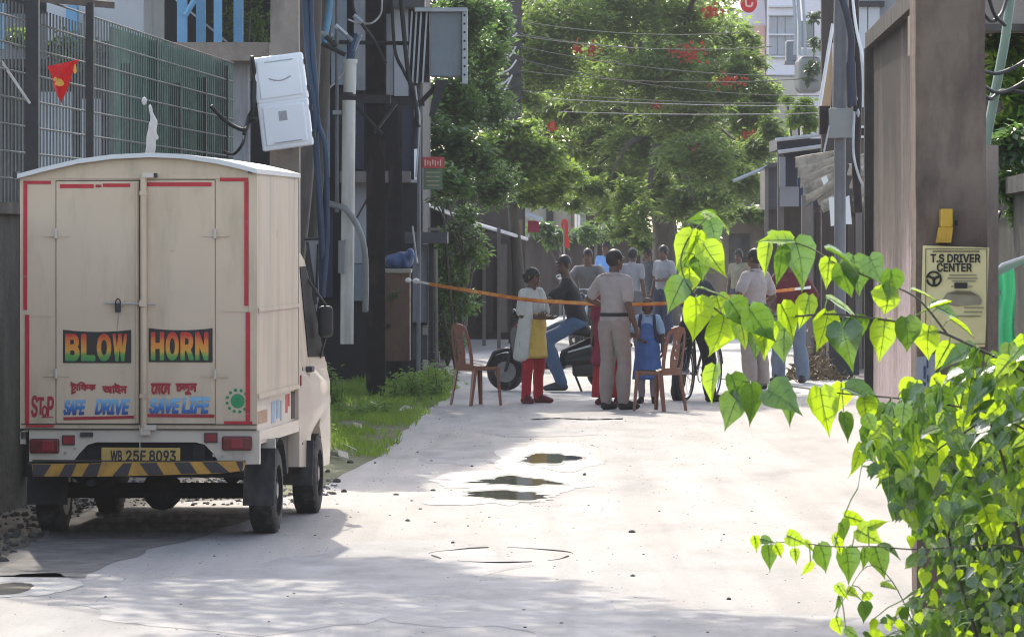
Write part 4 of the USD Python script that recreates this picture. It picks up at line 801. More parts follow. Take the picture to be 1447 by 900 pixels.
solo('tin_tray', 'rusty tin tray stuck between the sheets and the tall wall', 'tray', MB().hull([P(x, y, d) for x, y in ((1214, 250), (1238, 244), (1239, 262), (1226, 262)) for d in (61, 61.3)]), 'tin_rust')
for k, (qq, lab) in enumerate([(((1171, 279), (1180, 278), (1183, 318), (1174, 320)), 'white paper strip hanging left of the thin post'), (((1194, 279), (1200, 276), (1204, 317), (1195, 317)), 'white paper strip hanging right of the thin post'), (((1160, 252), (1168, 248), (1171, 256), (1164, 262)), 'small white paper on the broken sheet')]):
    solo('paper_strip', lab, 'paper', MB().hull([P(x, y, d) for x, y in qq for d in (61.0, 61.01)]), 'paper')
t = thing('meter_post', 'thin grey round post carrying a grey box on the right', 'post', P(1187, 333, 60) * [1, 1, 0])
a = P(1187, 0, 60); obj('shaft', MB().tube([[a[0], 60, 0], [a[0], 60, EYE + (HZ - 185) / sc(60)]], .078, 14), 'post_grey', t, smooth=40); obj('upper_shaft', MB().tube([P(1186, 190, 60), P(1190, -60, 60)], .10, 14), 'post_grey', t, smooth=40)
obj('box', rbox(P(1172, 195, 59.75), P(1206, 153, 59.75) + [0, .2, 0], .012), 'box_grey', t, smooth=30); obj('side_box', fbox(1158, 1173, 150, 190, 59.95, .2), 'steel_dark', t); obj('base', MB().box(P(1171, 530, 59.8), P(1214, 448, 59.8) + [0, .5, 0]), 'iron_black', t)
obj('clamp', soft(union([ell(P(1208, 140, 59.8), [.07, .08, .07], 8), ell(P(1212, 160, 59.8), [.04, .08, .12], 8)]), .05, 2), 'cabinet_rib', t); obj('wire_loop', MB().tube(curve([P(1207, 158, 59.7), P(1206, 215, 59.6), P(1214, 250, 59.6), P(1224, 270, 59.7)]), .018, 5), 'cable_pale', t)
obj('box_drop', MB().tube([P(1172, 178, 59.7), P(1164, 216, 59.7)], .013, 5), 'cable_pale', t)
t = thing('black_post', 'dark square timber post left of the thin grey post', 'post', P(1170, 333, 63) * [1, 1, 0]); obj('shaft', MB().box(P(1161, 0, 63) * [1, 1, 0], P(1180, -60, 63) + [0, .18, 0]), 'wood_dark', t)
solo('pale_plank', 'pale leaning plank nailed to the dark timber post', 'plank', MB().hull([P(x, y, d) for x, y in ((1176, 60), (1179, 62), (1174, 155), (1160, 150)) for d in (62.7, 62.75)]), 'wood_pale')
solo('white_rod', 'white rod leaning against the dark timber post', 'rod', MB().tube([P(1177, 34, 62.6), P(1158, 152, 62.6)], .028, 6), 'paper'); solo('white_rod', 'short white rod upright on the dark timber post', 'rod', MB().tube([P(1178, 62, 62.6), P(1180, 150, 62.6)], .02, 6), 'paper')
solo('cable', 'thick navy cable bundle hanging beside the thin grey post', 'cable', MB().tube(curve([P(1184, -20, 59.6), P(1196, 20, 59.6), P(1203, 55, 59.6), P(1202, 90, 59.6), P(1204, 150, 59.6)]), [.05] * 24 + [.07] * 9, 7), 'tarp_navy', smooth=True)
solo('cable', 'second dark cable bundle dropping to the grey box', 'cable', MB().tube(curve([P(1208, -20, 59.8), P(1208, 60, 59.8), P(1212, 120, 59.8), P(1210, 230, 59.8), P(1213, 300, 59.9)]), .06, 7), 'steel_dark', smooth=True)
solo('cable', 'white cable slanting in front of the panelled house', 'cable', MB().tube(curve([P(1204, -10, 59.4), P(1210, 40, 59.4), P(1222, 92, 59.4)]), .022, 6), 'paper', smooth=True)
solo('cable', 'curly wire ends on the corner of the tall wall', 'cable', MB().tube(curve([P(1222, 92, 57), P(1228, 108, 57), P(1236, 100, 57), P(1234, 88, 57), P(1238, 112, 57), P(1237, 128, 57)]), .018, 5), 'cable_pale', smooth=True)
# balcony with a rounded front, plants on it
t = thing('grey_balcony', 'small grey rounded balcony with pot plants at upper right', 'balcony', P(1143, 130, 84))
obj('front', rbox(P(1128, 130, 84), P(1163, 80, 84) + [0, 1.2, 0], .12, 10), 'box_grey', t, smooth=40); obj('wall', fbox(1134, 1175, -80, 300, 85.6, 1.5), 'plaster_pale', t); obj('rail', fbox(1130, 1162, 70, 79, 84.05, .1), 'plaster_white', t)
obj('shade', fbox(1130, 1150, 30, 66, 84.8, .4), 'box_grey', t)
for k, x in enumerate((1124, 1130, 1137)): obj('wire_bundle', MB().tube(curve([P(x - 4, -20, 83.6), P(x, 35, 83.6), P(x - 1 + k, 78, 83.6)]), .03, 5), 'cabinet_rib', t)
leafy('balcony_plant', 'pale leafy plant trailing over the grey balcony front', 'plant', [(1150, 25, 83.7, 8, 10, 70), (1152, 60, 83.7, 9, 10, 70), (1148, 95, 83.7, 10, 12, 90), (1143, 112, 83.7, 6, 5, 40)], 'silver_leaf', .14, 31, P(1150, 80, 83.9), stemr=.01)
leafy('lane_bush', 'sunlit yellowish bush under the grey balcony', 'bush', [(1138, 150, 80, 14, 14, 200), (1128, 168, 80, 16, 14, 220), (1145, 172, 80, 12, 18, 180), (1112, 140, 81, 10, 5, 60)], 'tree_leaf_lime', .16, 32, P(1135, 330, 80), stemr=.02)
solo('air_conditioner', 'grey air conditioner unit on the pale house wall', 'air conditioner', MB().add(rbox(P(1111, 87, 96), P(1126, 58, 96) + [0, .4, 0], .03)).add(rbox(P(1109, 91, 95.9), P(1127, 86.5, 95.9) + [0, .5, 0], .01)), 'cabinet_grey')
t = thing('pink_house', 'pink plastered house wall beside the pale house at the top right', 'house', P(1075, 60, 140)); obj('wall', fbox(1048, 1088, -100, 106, 140, 4), 'plaster_pale', t); obj('pink_wall', fbox(1054, 1081, 36, 106, 139.9, .1), 'plaster_pink', t); obj('drain_pipe', MB().hull([P(x, y, d) for x, y in ((1077, -60), (1082, -60), (1092, 108), (1086, 108)) for d in (139.5, 139.8)]), 'plaster_grey', t)
t = thing('pale_house', 'bright pale house with glazed upper floor at the top right', 'house', P(1105, 60, 138)); obj('wall', fbox(1086, 1135, -100, 106, 138.5, 4), 'plaster_pale', t)
for k, (a, b) in enumerate(((1087, 1098), (1099, 1109), (1110, 1124))): obj('window', fbox(a, b, 24, 78, 138.42, .1), 'sheet_pale', t)
for y in (8, 20, 48, 79): obj('ledge', fbox(1086, 1128, y, y + 2.4, 138.3, .25), 'plaster_white', t)
obj('lower_ledge', fbox(1062, 1135, 106, 110, 137.5, 1.2), 'box_grey', t)
t = thing('cream_wall', 'sunlit cream wall below the pale house', 'wall', P(1100, 150, 132)); obj('wall', fbox(1030, 1180, 110, 300, 132, .4), 'plaster_cream', t); obj('stain', fbox(1100, 1128, 146, 300, 131.9, .12), 'plaster_beige', t)
t = thing('round_sign', 'round red sign hanging at the top before the pink house', 'sign', P(1058, 5, 118)); c = P(1058, 5, 118); a = np.linspace(0, 2 * PI, 24, endpoint=False)
obj('disc', Manifold.hull_points(np.array([c + [.22 * math.cos(x), y, .25 * math.sin(x)] for x in a for y in (0, .04)])), 'cloth_red', t); obj('mark', MB().tube(curve([c + [-.08, -.03, .1], c + [-.06, -.03, -.06], c + [.06, -.03, -.08], c + [.1, -.03, .02]]), .025, 5), 'plaster_pink', t); obj('rod', MB().tube([c + [0, .02, .2], c + [0, .02, 3]], .02, 5), 'iron_black', t)
# fallen leaves, brick stub
r = np.random.default_rng(8); q = np.abs(r.normal(size=(900, 3))) * [1, 1, .6]; q = r.normal(size=(900, 3)) * [.2, .5, .09]; c = P(1152, 540, 60) * [1, 1, 0] + q * [1, 1, 0] + np.column_stack([np.zeros((900, 2)), np.abs(q[:, 2]) * 2.2 * np.exp(-(q[:, 0] / .25) ** 2) + .01])
solo('leaf_heap', 'heap of dry fallen leaves at the foot of the board shack', 'leaf heap', leaf_cards(c, unit(900, r), unit(900, r), r.uniform(.06, .14, 900), r.uniform(.03, .06, 900)), 'dead_leaf')
g = P(1317, 905, 13.4); solo('brick_stub', 'reddish brick pier low behind the shrub at bottom right', 'pier', MB().box([g[0] - .03, 13.4, 0], [g[0] + .03, 13.6, P(0, 868, 13.4)[2]]), 'brick_red')

# ================================================================ TREES
def tree(name, lab, base, trunk_r, fork, clumps, m, leaf, seed, flat=.5, trunk_pts=None, flowers=None, shape=.45, cat='tree', rad=(1, 1)):
    """trunk, a limb to every clump of leaves, the crown and its flowers. clumps: (px, py, d, rx px, ry px, leaves)"""
    r = np.random.default_rng(seed); t = thing(name, lab, cat, base)
    base = np.array(base, float); fork = np.array(fork, float)
    tp = np.array(trunk_pts if trunk_pts is not None else [base, base * .6 + fork * .4 + [.08, 0, 0], fork]); tc = curve(tp, 5)
    obj('trunk', MB().tube(tc, np.linspace(trunk_r * 1.25, trunk_r * .7, len(tc)), 10), 'bark', t, smooth=True)
    C, Dn, U, L = [], [], [], []
    for k, (px, py, d, rx, ry, n) in enumerate(clumps):
        c = P(px, py, d); s = sc(d); mid = fork * .55 + c * .45 + [0, 0, .25 * np.linalg.norm(c - fork) * .4]
        lc = curve([fork, mid * .9 + fork * .1, c * .7 + fork * .3], 5)
        if k % 2 == 0: obj('limb', MB().tube(lc, np.linspace(trunk_r * .42, .015, len(lc)), 6), 'bark', t, smooth=True)
        sub = max(6, n // 55); sc_ = unit(sub, r) * (r.uniform(.2, 1, sub)[:, None] ** .6) * [rx / s, (rx + ry) / 2 / s, ry / s] * 1.0
        w = r.integers(0, sub, n); rr = np.array([rx, (rx + ry) / 2, ry]) / s * .40
        q = sc_[w] + r.normal(size=(n, 3)) * rr * [.62, .62, flat]
        C.append(c + q); a = r.uniform(0, 2 * PI, n); Dn.append(np.column_stack([np.cos(a), np.sin(a), r.normal(size=n) * .45 - .25])); U.append(unit(n, r) * .55 + [0, 0, .85]); L.append(r.uniform(.6, 1.3, n) * leaf)
    C, Dn, U, L = np.vstack(C), np.vstack(Dn), np.vstack(U), np.concatenate(L)
    obj('crown', leaf_cards(C, Dn, U, L, L * shape, .18), m, t, kind='stuff')
    for (px, py, d, rx, ry, n) in flowers or []:
        c = P(px, py, d); s = sc(d); q = r.normal(size=(n, 3)) * [rx / s * .5, .25, ry / s * .4]
        obj('flower_cluster', leaf_cards(c + q, unit(n, r) + [0, 0, .3], unit(n, r), r.uniform(.06, .12, n), r.uniform(.05, .09, n), .1), 'flower', t, kind='stuff')
    return t
# the flame tree over the lane
cl = []
r = np.random.default_rng(44)
for px, py, rx, ry, n in [(800, 30, 60, 36, 2600), (880, 20, 60, 40, 2600), (960, 30, 60, 40, 2600), (1015, 55, 42, 40, 2200), (770, 95, 50, 34, 2200), (850, 90, 60, 36, 2400), (930, 95, 60, 36, 2400), (1010, 120, 50, 34, 2400), (1055, 160, 36, 30, 1700),
    (790, 150, 46, 30, 2000), (870, 155, 60, 32, 2300), (960, 165, 60, 34, 2400), (1040, 210, 44, 30, 1900), (820, 205, 46, 30, 2000), (900, 215, 56, 34, 2300), (985, 225, 50, 34, 2200), (860, 262, 44, 28, 1900), (920, 275, 34, 30, 1500), (1000, 280, 46, 26, 1700), (1050, 262, 34, 28, 1200), (830, 265, 26, 18, 800), (975, 318, 12, 34, 420), (905, 305, 16, 30, 700), (960, 290, 26, 26, 900), (1000, 315, 22, 22, 700), (880, 325, 20, 14, 400), (855, 285, 30, 24, 1300), (890, 290, 24, 34, 1300), (975, 275, 26, 40, 1500), (1010, 300, 30, 22, 1100), (905, 330, 12, 22, 400), (975, 335, 10, 20, 300), (770, 200, 40, 30, 1500), (1070, 215, 26, 26, 900), (840, 120, 60, 40, 1500), (940, 130, 60, 40, 1500), (880, 60, 60, 40, 1500), (1060, 60, 14, 30, 500), (790, 255, 24, 18, 700)]:
    cl.append((px, py, 92 + r.uniform(-4, 4), rx, ry, n))
for px, py in ((780, -50), (860, -70), (940, -60), (1010, -40), (830, -150), (920, -160), (1000, -140)): cl.append((px, py, 91, 60, 40, 2300))
for px in (760, 830, 900, 970, 1040): cl.append((px, -125, 84, 58, 36, 1500))
cl += [(1080, 130, 90, 22, 30, 900), (1085, 190, 90, 20, 26, 800), (745, 60, 90, 34, 40, 1500), (735, 130, 90, 30, 40, 1300), (800, 290, 90, 26, 16, 700), (1055, 100, 90, 24, 30, 900)]
tree('flame_tree', 'wide flame tree with red flowers arching over the end of the lane', P(940, 460, 96) * [1, 1, 0], .26, P(936, 215, 95), cl, 'tree_leaf', .18, 41, flat=.42, shape=.36,
     trunk_pts=[P(941, 460, 96) * [1, 1, 0], P(940, 330, 96), P(930, 265, 95.5), P(936, 210, 95)],
     flowers=[(1005, 18, 88, 10, 9, 60), (975, 75, 88, 24, 16, 110), (838, 72, 88, 9, 14, 40), (985, 215, 88, 7, 12, 36), (780, 182, 88, 7, 10, 40), (1030, 115, 88, 20, 10, 60), (815, 68, 88, 8, 9, 24), (755, 252, 86, 7, 9, 40), (712, 292, 86, 8, 8, 40), (925, 150, 89, 8, 6, 24), (1055, 190, 89, 8, 7, 30)])
for k, (px, d, cl, lab) in enumerate([(700, 118, [(640, 40, 60, 50, 1500), (720, 20, 60, 50, 1500), (700, 110, 60, 50, 1500), (780, 70, 60, 50, 1500), (640, 150, 50, 50, 1200), (740, 190, 60, 50, 1400), (800, 150, 50, 40, 1200), (720, -40, 80, 40, 1200)], 'left backdrop tree, dark and tall behind the far utility pole'),
        (870, 120, [(820, 20, 60, 50, 1500), (900, 10, 60, 50, 1500), (860, 90, 60, 50, 1500), (930, 80, 60, 50, 1500), (820, 170, 60, 45, 1400), (900, 170, 60, 45, 1500), (860, 240, 60, 36, 1500), (930, 240, 50, 36, 1300), (870, -50, 90, 40, 1200)], 'middle backdrop tree right behind the flame tree trunk'),
        (1010, 122, [(980, 30, 50, 45, 1400), (1020, 90, 36, 40, 1200), (980, 110, 50, 45, 1400), (1030, 160, 40, 40, 1200), (980, 190, 50, 40, 1400), (1040, 230, 50, 36, 1400), (990, 260, 50, 30, 1300), (1060, 270, 40, 26, 1000)], 'right backdrop tree in front of the cream wall')]):
    tree('backdrop_tree', lab, P(px, 440, d) * [1, 1, 0], .25, P(px, 200, d), [(a, b, d + r.uniform(-2, 2), rx, ry, n) for a, b, rx, ry, n in cl], 'tree_leaf', .26, 46 + k, flat=.5, shape=.5)
# trees on the left behind the cabinet
tree('bushy_tree', 'dense green tree rising behind the blue grey cabinet', P(640, 470, 70) * [1, 1, 0], .14, P(655, 230, 70),
     [(660, 20, 69, 40, 36, 1900), (625, 60, 69, 40, 40, 1800), (675, 85, 70, 34, 40, 1800), (690, 150, 70, 34, 36, 1500), (640, 150, 69, 44, 44, 2300), (610, 190, 68, 30, 36, 1300), (655, 225, 68, 44, 40, 2300), (690, 262, 69, 34, 32, 1500), (635, 262, 67, 26, 26, 900), (705, 40, 71, 22, 44, 1000), (600, 5, 70, 40, 22, 900), (555, -10, 70, 40, 20, 500)], 'tree_leaf_dark', .13, 42, flat=.55)
tree('lime_tree', 'sunlit lime green tree between the dark tree and the flame tree', P(730, 470, 80) * [1, 1, 0], .12, P(722, 270, 80),
     [(720, 205, 79, 36, 24, 1500), (755, 210, 79, 34, 24, 1400), (690, 215, 79, 34, 26, 1300), (735, 240, 79, 46, 26, 1800), (770, 235, 79, 30, 22, 1000), (700, 255, 79, 34, 24, 1200), (760, 275, 80, 34, 18, 1000), (800, 250, 80, 26, 24, 800), (735, 180, 79, 24, 14, 500)], 'tree_leaf_lime', .14, 43, flat=.45)
leafy('lane_bush', 'low bush at the foot of the brown end wall, left part', 'bush', [(975, 300, 98, 22, 12, 260), (1000, 330, 98, 16, 30, 300), (985, 370, 98, 16, 26, 220)], 'tree_leaf', .2, 55, P(990, 450, 98) * [1, 1, 0])
leafy('lane_bush', 'creeper hanging over the coping of the brown end wall, right part', 'creeper', [(1040, 300, 99.4, 22, 10, 260), (1075, 303, 99.4, 20, 14, 260), (1115, 312, 99.4, 18, 22, 300)], 'tree_leaf', .2, 56, P(1080, 300, 100.6))
leafy('lane_bush', 'dark plants in front of the beige house beside the red banner', 'bush', [(765, 322, 104, 20, 10, 240), (785, 335, 104, 20, 14, 260), (830, 330, 104, 18, 16, 240), (870, 320, 104, 16, 22, 260)], 'tree_leaf_dark', .2, 57, P(815, 440, 104) * [1, 1, 0])
leafy('silver_bush', 'dark bush with glinting leaves under the tin awning', 'bush', [(655, 330, 61.5, 30, 28, 420), (630, 350, 61.5, 22, 30, 260), (672, 355, 61.5, 22, 24, 260), (640, 385, 61.5, 28, 30, 420), (660, 300, 61.5, 20, 14, 120), (625, 285, 61, 12, 8, 60), (620, 420, 61.5, 16, 22, 160), (655, 425, 61.5, 26, 26, 260)], 'tree_leaf_dark', .10, 51, P(645, 520, 61.8) * [1, 1, 0])
leafy('silver_sprig', 'glossy pale leaved sprig over the edge of the tin awning', 'plant', [(632, 286, 60.6, 10, 7, 34), (650, 318, 60.6, 16, 10, 60), (668, 335, 60.6, 18, 14, 90), (612, 282, 60.6, 8, 5, 20)], 'silver_leaf', .11, 52, P(655, 360, 60.8), stemr=.012)
leafy('silver_sprig', 'few glossy leaves on the front of the brown cabinet', 'plant', [(556, 416, 55.85, 8, 7, 22)], 'silver_leaf', .09, 53, P(556, 424, 55.9), stemr=.006)
leafy('lane_bush', 'dark low bush at the left edge of the lane beyond the verge', 'bush', [(632, 455, 66, 14, 20, 200), (648, 480, 66, 10, 14, 120), (625, 490, 66, 10, 16, 120)], 'tree_leaf_dark', .10, 54, P(632, 510, 66) * [1, 1, 0])
# a tree out of frame on the left whose high crown shades the lane by the chairs, and one nearer for the shade before the van
def overhead(name, lab, base, top, clumps, m, seed, leaf=.2):
    r = np.random.default_rng(seed); t = thing(name, lab, 'tree', base); top = np.array(top, float)
    obj('trunk', MB().tube(curve([np.array(base, float), (np.array(base) + top) / 2 + [.1, 0, 0], top], 5), np.linspace(.2, .12, 11), 9), 'bark', t, smooth=True)
    C, Dn, U, L = [], [], [], []
    for (x, y, z, rx, ry, rz, n) in clumps:
        c = np.array([x, y, z]); lc = curve([top, (top + c) / 2 + [0, 0, .4], c], 5); obj('limb', MB().tube(lc, np.linspace(.03, .004, len(lc)), 5), 'bark', t, smooth=True)
        q = unit(n, r) * (r.uniform(0, 1, n)[:, None] ** .4) * [rx, ry, rz]; C.append(c + q); Dn.append(unit(n, r) - [0, 0, .3]); U.append(unit(n, r) * .6 + [0, 0, .8]); L.append(r.uniform(.7, 1.3, n) * leaf)
    C, Dn, U, L = np.vstack(C), np.vstack(Dn), np.vstack(U), np.concatenate(L); obj('crown', leaf_cards(C, Dn, U, L, L * .5), m, t, kind='stuff')
dz = math.tan(SUN_EL)                     # a crown at height z shades the ground z / tan(elevation) nearer the camera
SH = []
def shade(gx, gd, rx, rd, z, n): SH.append((gx - z / dz * math.sin(-SUN_AZ), gd + z / dz * math.cos(SUN_AZ), z, rx, rd, .5, n))
for a in [(-.7, 50.6, .9, 2.0, 6.6, 2300), (.3, 50.4, .9, 1.9, 6.9, 2300), (1.3, 50.6, .9, 1.9, 7.1, 2300), (2.3, 50.9, .8, 2.0, 7.3, 1900), (3.3, 52, .7, 2.0, 7.0, 1000), (.2, 53.2, .8, .8, 6.7, 350), (2.1, 53.8, .9, .7, 7, 350)]: shade(*a)
overhead('shade_tree', 'tree at the left wall whose high crown shades the chairs', (-2.9, 58, 0), (-2.4, 58, 5.6), SH, 'tree_leaf_dark', 61)
SH = []
for a in [(-.60, 45.4, .95, 2.0, 5.9, 3600), (-.75, 42, .85, 2.4, 5.8, 3400), (-.9, 38.4, .7, 2.4, 5.7, 2800), (-1.1, 35.2, .5, 1.6, 5.6, 1200), (-1.35, 48, .5, 2, 6, 900), (-.2, 46.4, .6, 1.6, 6.0, 1900), (-.4, 43.2, .6, 2.0, 5.9, 2000), (-.65, 40, .6, 2.0, 5.8, 1600)]: shade(*a)
overhead('shade_tree', 'tree beyond the concrete pole that shades the left half of the lane', (-2.6, 48, 0), (-2.1, 48, 5.3), SH, 'tree_leaf_dark', 62)
SH = []
for a in [(-1.0, 23.2, 1.1, 1.4, 6.5, 640), (.1, 22.6, 1.0, 1.2, 6.6, 560), (1.0, 21.6, 1.0, .9, 6.8, 600), (-2.1, 24.8, .9, 1.5, 6.4, 560), (-.75, 25.7, .5, .8, 6.5, 700), (-1.5, 25.9, .5, .8, 6.4, 600), (-.2, 24.4, .6, .8, 6.5, 600), (-.6, 21.2, 1.2, .8, 6.8, 560), (1.9, 21.2, .8, .8, 6.9, 500), (-3.4, 28.5, .45, 3.2, 6.2, 1500)]: shade(*a)
overhead('shade_tree', 'tree behind the compound wall that shades the lane before the van', (-4.6, 31.5, 0), (-4.2, 31.3, 5.8), SH, 'tree_leaf_dark', 63)

# far utility pole and the wires
t = thing('utility_pole', 'far dark utility pole among the trees with curled wires', 'pole', P(722, 470, 84) * [1, 1, 0])
obj('shaft', MB().box(P(712, 470, 84) * [1, 1, 0], P(737, -80, 84) + [0, .3, 0]), 'concrete_dark', t)
for k in range(6): obj('insulator', MB().tube([P(706, 55 + 18 * k, 83.9), P(740, 48 + 18 * k, 83.9)], .03, 5), 'iron_black', t)
for k, (a, b, c) in enumerate([((712, 44), (722, 38), (730, 28)), ((712, 62), (722, 55), (731, 47)), ((712, 84), (722, 78), (729, 66)), ((705, 105), (720, 98), (730, 85)), ((700, 148), (712, 130), (724, 106)), ((702, 120), (712, 118), (720, 110)), ((696, 105), (704, 90), (706, 60)), ((683, 190), (683, 170), (682, 150)), ((687, 185), (687, 165), (686, 150)), ((640, 215), (643, 200), (640, 190))]):
    obj('wire_end', MB().tube(curve([P(*a, 83.5), P(*b, 83.5), P(*c, 83.5)]), .016, 5), 'cable_pale', t)
for k, (a, b, sag, m, lab) in enumerate([((735, 30), (1050, 46), 10, 'wire', 'highest faint wire crossing before the flame tree'), ((735, 48), (1090, 66), 12, 'wire', 'second faint wire crossing before the flame tree'), ((735, 66), (1120, 108), 10, 'wire', 'third faint wire crossing before the flame tree'), ((735, 100), (1130, 112), 10, 'wire', 'fourth wire crossing before the flame tree'), ((738, 128), (1135, 146), 6, 'wire', 'fifth dark wire crossing before the flame tree'), ((790, 158), (1160, 160), 3, 'wire_pale', 'lowest pale wire crossing before the flame tree'), ((780, 140), (1165, 150), 3, 'wire_pale', 'pale wire just above the lowest one'), ((735, 84), (1160, 136), 14, 'wire', 'wire running down to the dark timber post'), ((590, 62), (735, 50), 8, 'wire', 'wire from the blue grey cabinet to the far pole'), ((700, 45), (1010, 70), 8, 'wire', 'thin wire from the far pole into the crown')]):
    A, B = P(*a, 76), P(*b, 72); s = np.linspace(0, 1, 14)[:, None]; w = A + (B - A) * s; w[:, 2] -= (4 * s * (1 - s))[:, 0] * sag / 88
    solo('overhead_wire', lab, 'wire', MB().tube(w, .007, 4), m)

# ================================================================ THE VAN (local frame: x right, y forward, z up, origin under the rear doors)
YAW = math.atan(.083); VS = 227.0; VD = 28.2
V = thing('delivery_van', 'cream delivery van with painted rear doors parked on the left', 'van', ((195 - CX) / VS, VD, 0), -YAW)
def X(px): return (px - 195) / VS
def Z(py): return EYE - (py - HZ) / VS
def vo(name, mesh, m, smooth=False, parent=None, label=None): return obj(name, mesh, m, parent or V, local=True, smooth=smooth, label=label)
def rb(px0, px1, py0, py1, y0, y1, r=None):
    lo, hi = (X(px0), y0, Z(py1)), (X(px1), y1, Z(py0))
    return rbox(np.array(lo), np.array(hi), r) if r else MB().box(lo, hi)
LB = 2.0                                                 # length of the cargo box
top = [(X(px), Z(py)) for px, py in [(22, 248), (60, 238), (110, 226.5), (160, 220), (215, 217.5), (260, 219.5), (310, 227), (345, 235), (366, 241)]]
rear = [(X(26), Z(606)), (X(364), Z(606))] + [(X(364), Z(243))] + [(x, z - .014) for x, z in top[::-1][1:-1]] + [(X(26), Z(249))]
# rear frame with an opening for the two doors
RF = Polygon(rear).difference(Polygon([(X(77), Z(599.5)), (X(305.5), Z(599.5)), (X(305.5), Z(254)), (X(77), Z(255))]))
vo('rear_frame', prism(RF, .03, 'xz', 0.0), 'truck_cream')
vo('door_backing', rb(70, 312, 250, 602, .012, .03), 'gap_dark')
dl = vo('door', rb(78, 196.5, 256, 598.5, -.006, .012, .004), 'truck_cream', label='left rear door with the word BLOW')
dr = vo('door', rb(198.5, 304.5, 255, 598.5, -.004, .012, .004), 'truck_cream', label='right rear door with the word HORN')
vo('header_strip', rb(70, 312, 247, 252.5, -.008, .0), 'truck_cream')
bar = vo('lock_bar', MB().tube([(X(204), -.03, Z(246)), (X(204), -.03, Z(614))], .021, 10), 'truck_cream', smooth=40, parent=dr)
vo('lock_bar', MB().tube([(X(193.5), -.012, Z(258)), (X(193.5), -.012, Z(597))], .008, 8), 'truck_cream', smooth=40, parent=dl)
vo('bar_keeper', rb(203, 219, 244.5, 251.5, -.055, -.004), 'truck_white'); vo('bar_keeper', rb(206, 222, 600, 607, -.055, -.004), 'truck_white')
vo('keeper_pin', rb(219, 223, 245, 251, -.05, -.01), 'iron_black')
for py in (428.5,):
    vo('latch_rod', MB().tube([(X(149), -.034, Z(428)), (X(222), -.05, Z(430))], .006, 6), 'metal_bare', parent=dl)
    vo('hasp', rb(161, 176, 424, 432, -.03, -.006), 'truck_cream', parent=dl)
    vo('padlock', rb(164, 172, 428, 441, -.055, -.035, .004), 'iron_black', parent=dl)
    a = np.linspace(0, PI, 9); vo('shackle', MB().tube([(X(168) + .016 * math.cos(q), -.046, Z(429) + .03 * math.sin(q)) for q in a], .0045, 5), 'iron_black', parent=dl)
    vo('chain', MB().tube(curve([(X(168), -.03, Z(441)), (X(167), -.014, Z(452)), (X(166), -.012, Z(466))]), .0025, 4), 'metal_bare', parent=dl)
    vo('bar_bracket', rb(199, 209, 424, 433, -.058, -.006), 'truck_cream', parent=dr); vo('bar_bracket', rb(199, 209, 270, 276, -.054, -.006), 'truck_cream', parent=dr); vo('bar_bracket', rb(199, 209, 556, 562, -.054, -.006), 'truck_cream', parent=dr)
for px in (78, 305):
    for py in (330, 528):
        h = vo('hinge', MB().tube([(X(px), -.016, Z(py - 7)), (X(px), -.016, Z(py + 7))], .010, 8), 'truck_white', smooth=40)
        vo('hinge_strap', MB().box((X(px - 18), -.011, Z(py + 4.5)), (X(px + 19), -.0055, Z(py + 1.5))), 'truck_cream', parent=h)
vo('corner_post', MB().box((X(353), -.004, Z(606)), (X(364.5), .0, Z(244))), 'truck_cream'); vo('side_seam', rb(35, 73, 444, 447, -.004, 0), 'truck_cream'); vo('side_seam', rb(316, 352, 437, 440, -.004, 0), 'truck_cream'); vo('sill_strip', rb(28, 364, 598.8, 600, -.009, 0), 'gap_dark'); vo('sill_strip', rb(28, 364, 605.6, 607.4, -.012, .0), 'gap_dark')
# box: side, front, roof
def side(nm, x0, x1, y0, y1, z0, z1, m): return vo(nm, MB().box((x0, y0, z0), (x1, y1, z1)), m)
xr, xl = X(364), X(26)
side('side_panel', xr - .02, xr, .031, LB, .90, 2.30, 'truck_side'); side('side_panel', xl, xl + .02, .031, LB, .90, 2.27, 'truck_side')
side('panel_ridge', xr - .001, xr + .008, .05, LB, 1.425, 1.45, 'truck_side'); side('panel_edge', xr - .001, xr + .01, .03, LB, .885, .915, 'truck_side'); side('corner_edge', xr - .03, xr + .004, LB, LB + .02, .62, 2.29, 'truck_white')
side('front_panel', xl, xr, LB - .02, LB, .62, 2.28, 'truck_side'); side('box_floor', xl, xr, .03, LB, .63, .675, 'chassis')
d = side('dropside', xr - .045, xr - .02, .031, LB, .675, .885, 'truck_white'); side('dropside', xl + .02, xl + .045, .031, LB, .675, .885, 'truck_white')
side('sill_rail', xr - .03, xr + .004, .03, LB, .60, .678, 'truck_white'); side('sill_rail', xl - .004, xl + .03, .03, LB, .60, .678, 'truck_white')
for k, (y0, y1, z0, z1, m) in enumerate([(.12, .62, .72, .80, 'sticker_brown'), (.8, 1.0, .70, .84, 'sticker_blue'), (1.05, 1.2, .72, .84, 'sticker_blue'), (1.25, 1.32, .70, .83, 'sticker_blue'), (1.5, 1.6, .74, .86, 'tape_red'), (1.62, 1.7, .78, .86, 'tape_red'), (1.78, 1.95, .69, .87, 'gap_dark')]): vo('sticker', MB().box((xr - .0215, y0, z0), (xr - .0175, y1, z1)), m, parent=d)
roofp = Polygon([(x, z + .006) for x, z in top] + [(x * 1.0, z - .022) for x, z in top[::-1]])
vo('roof', prism(roofp, LB + .10, 'xz', -.055), 'truck_roof', smooth=20)
vo('gutter_end', MB().box((X(18.5), -.06, Z(252)), (X(24), .06, Z(243))), 'iron_black'); vo('gutter_end', MB().box((X(353), -.05, Z(245)), (X(358), -.01, Z(239))), 'iron_black')
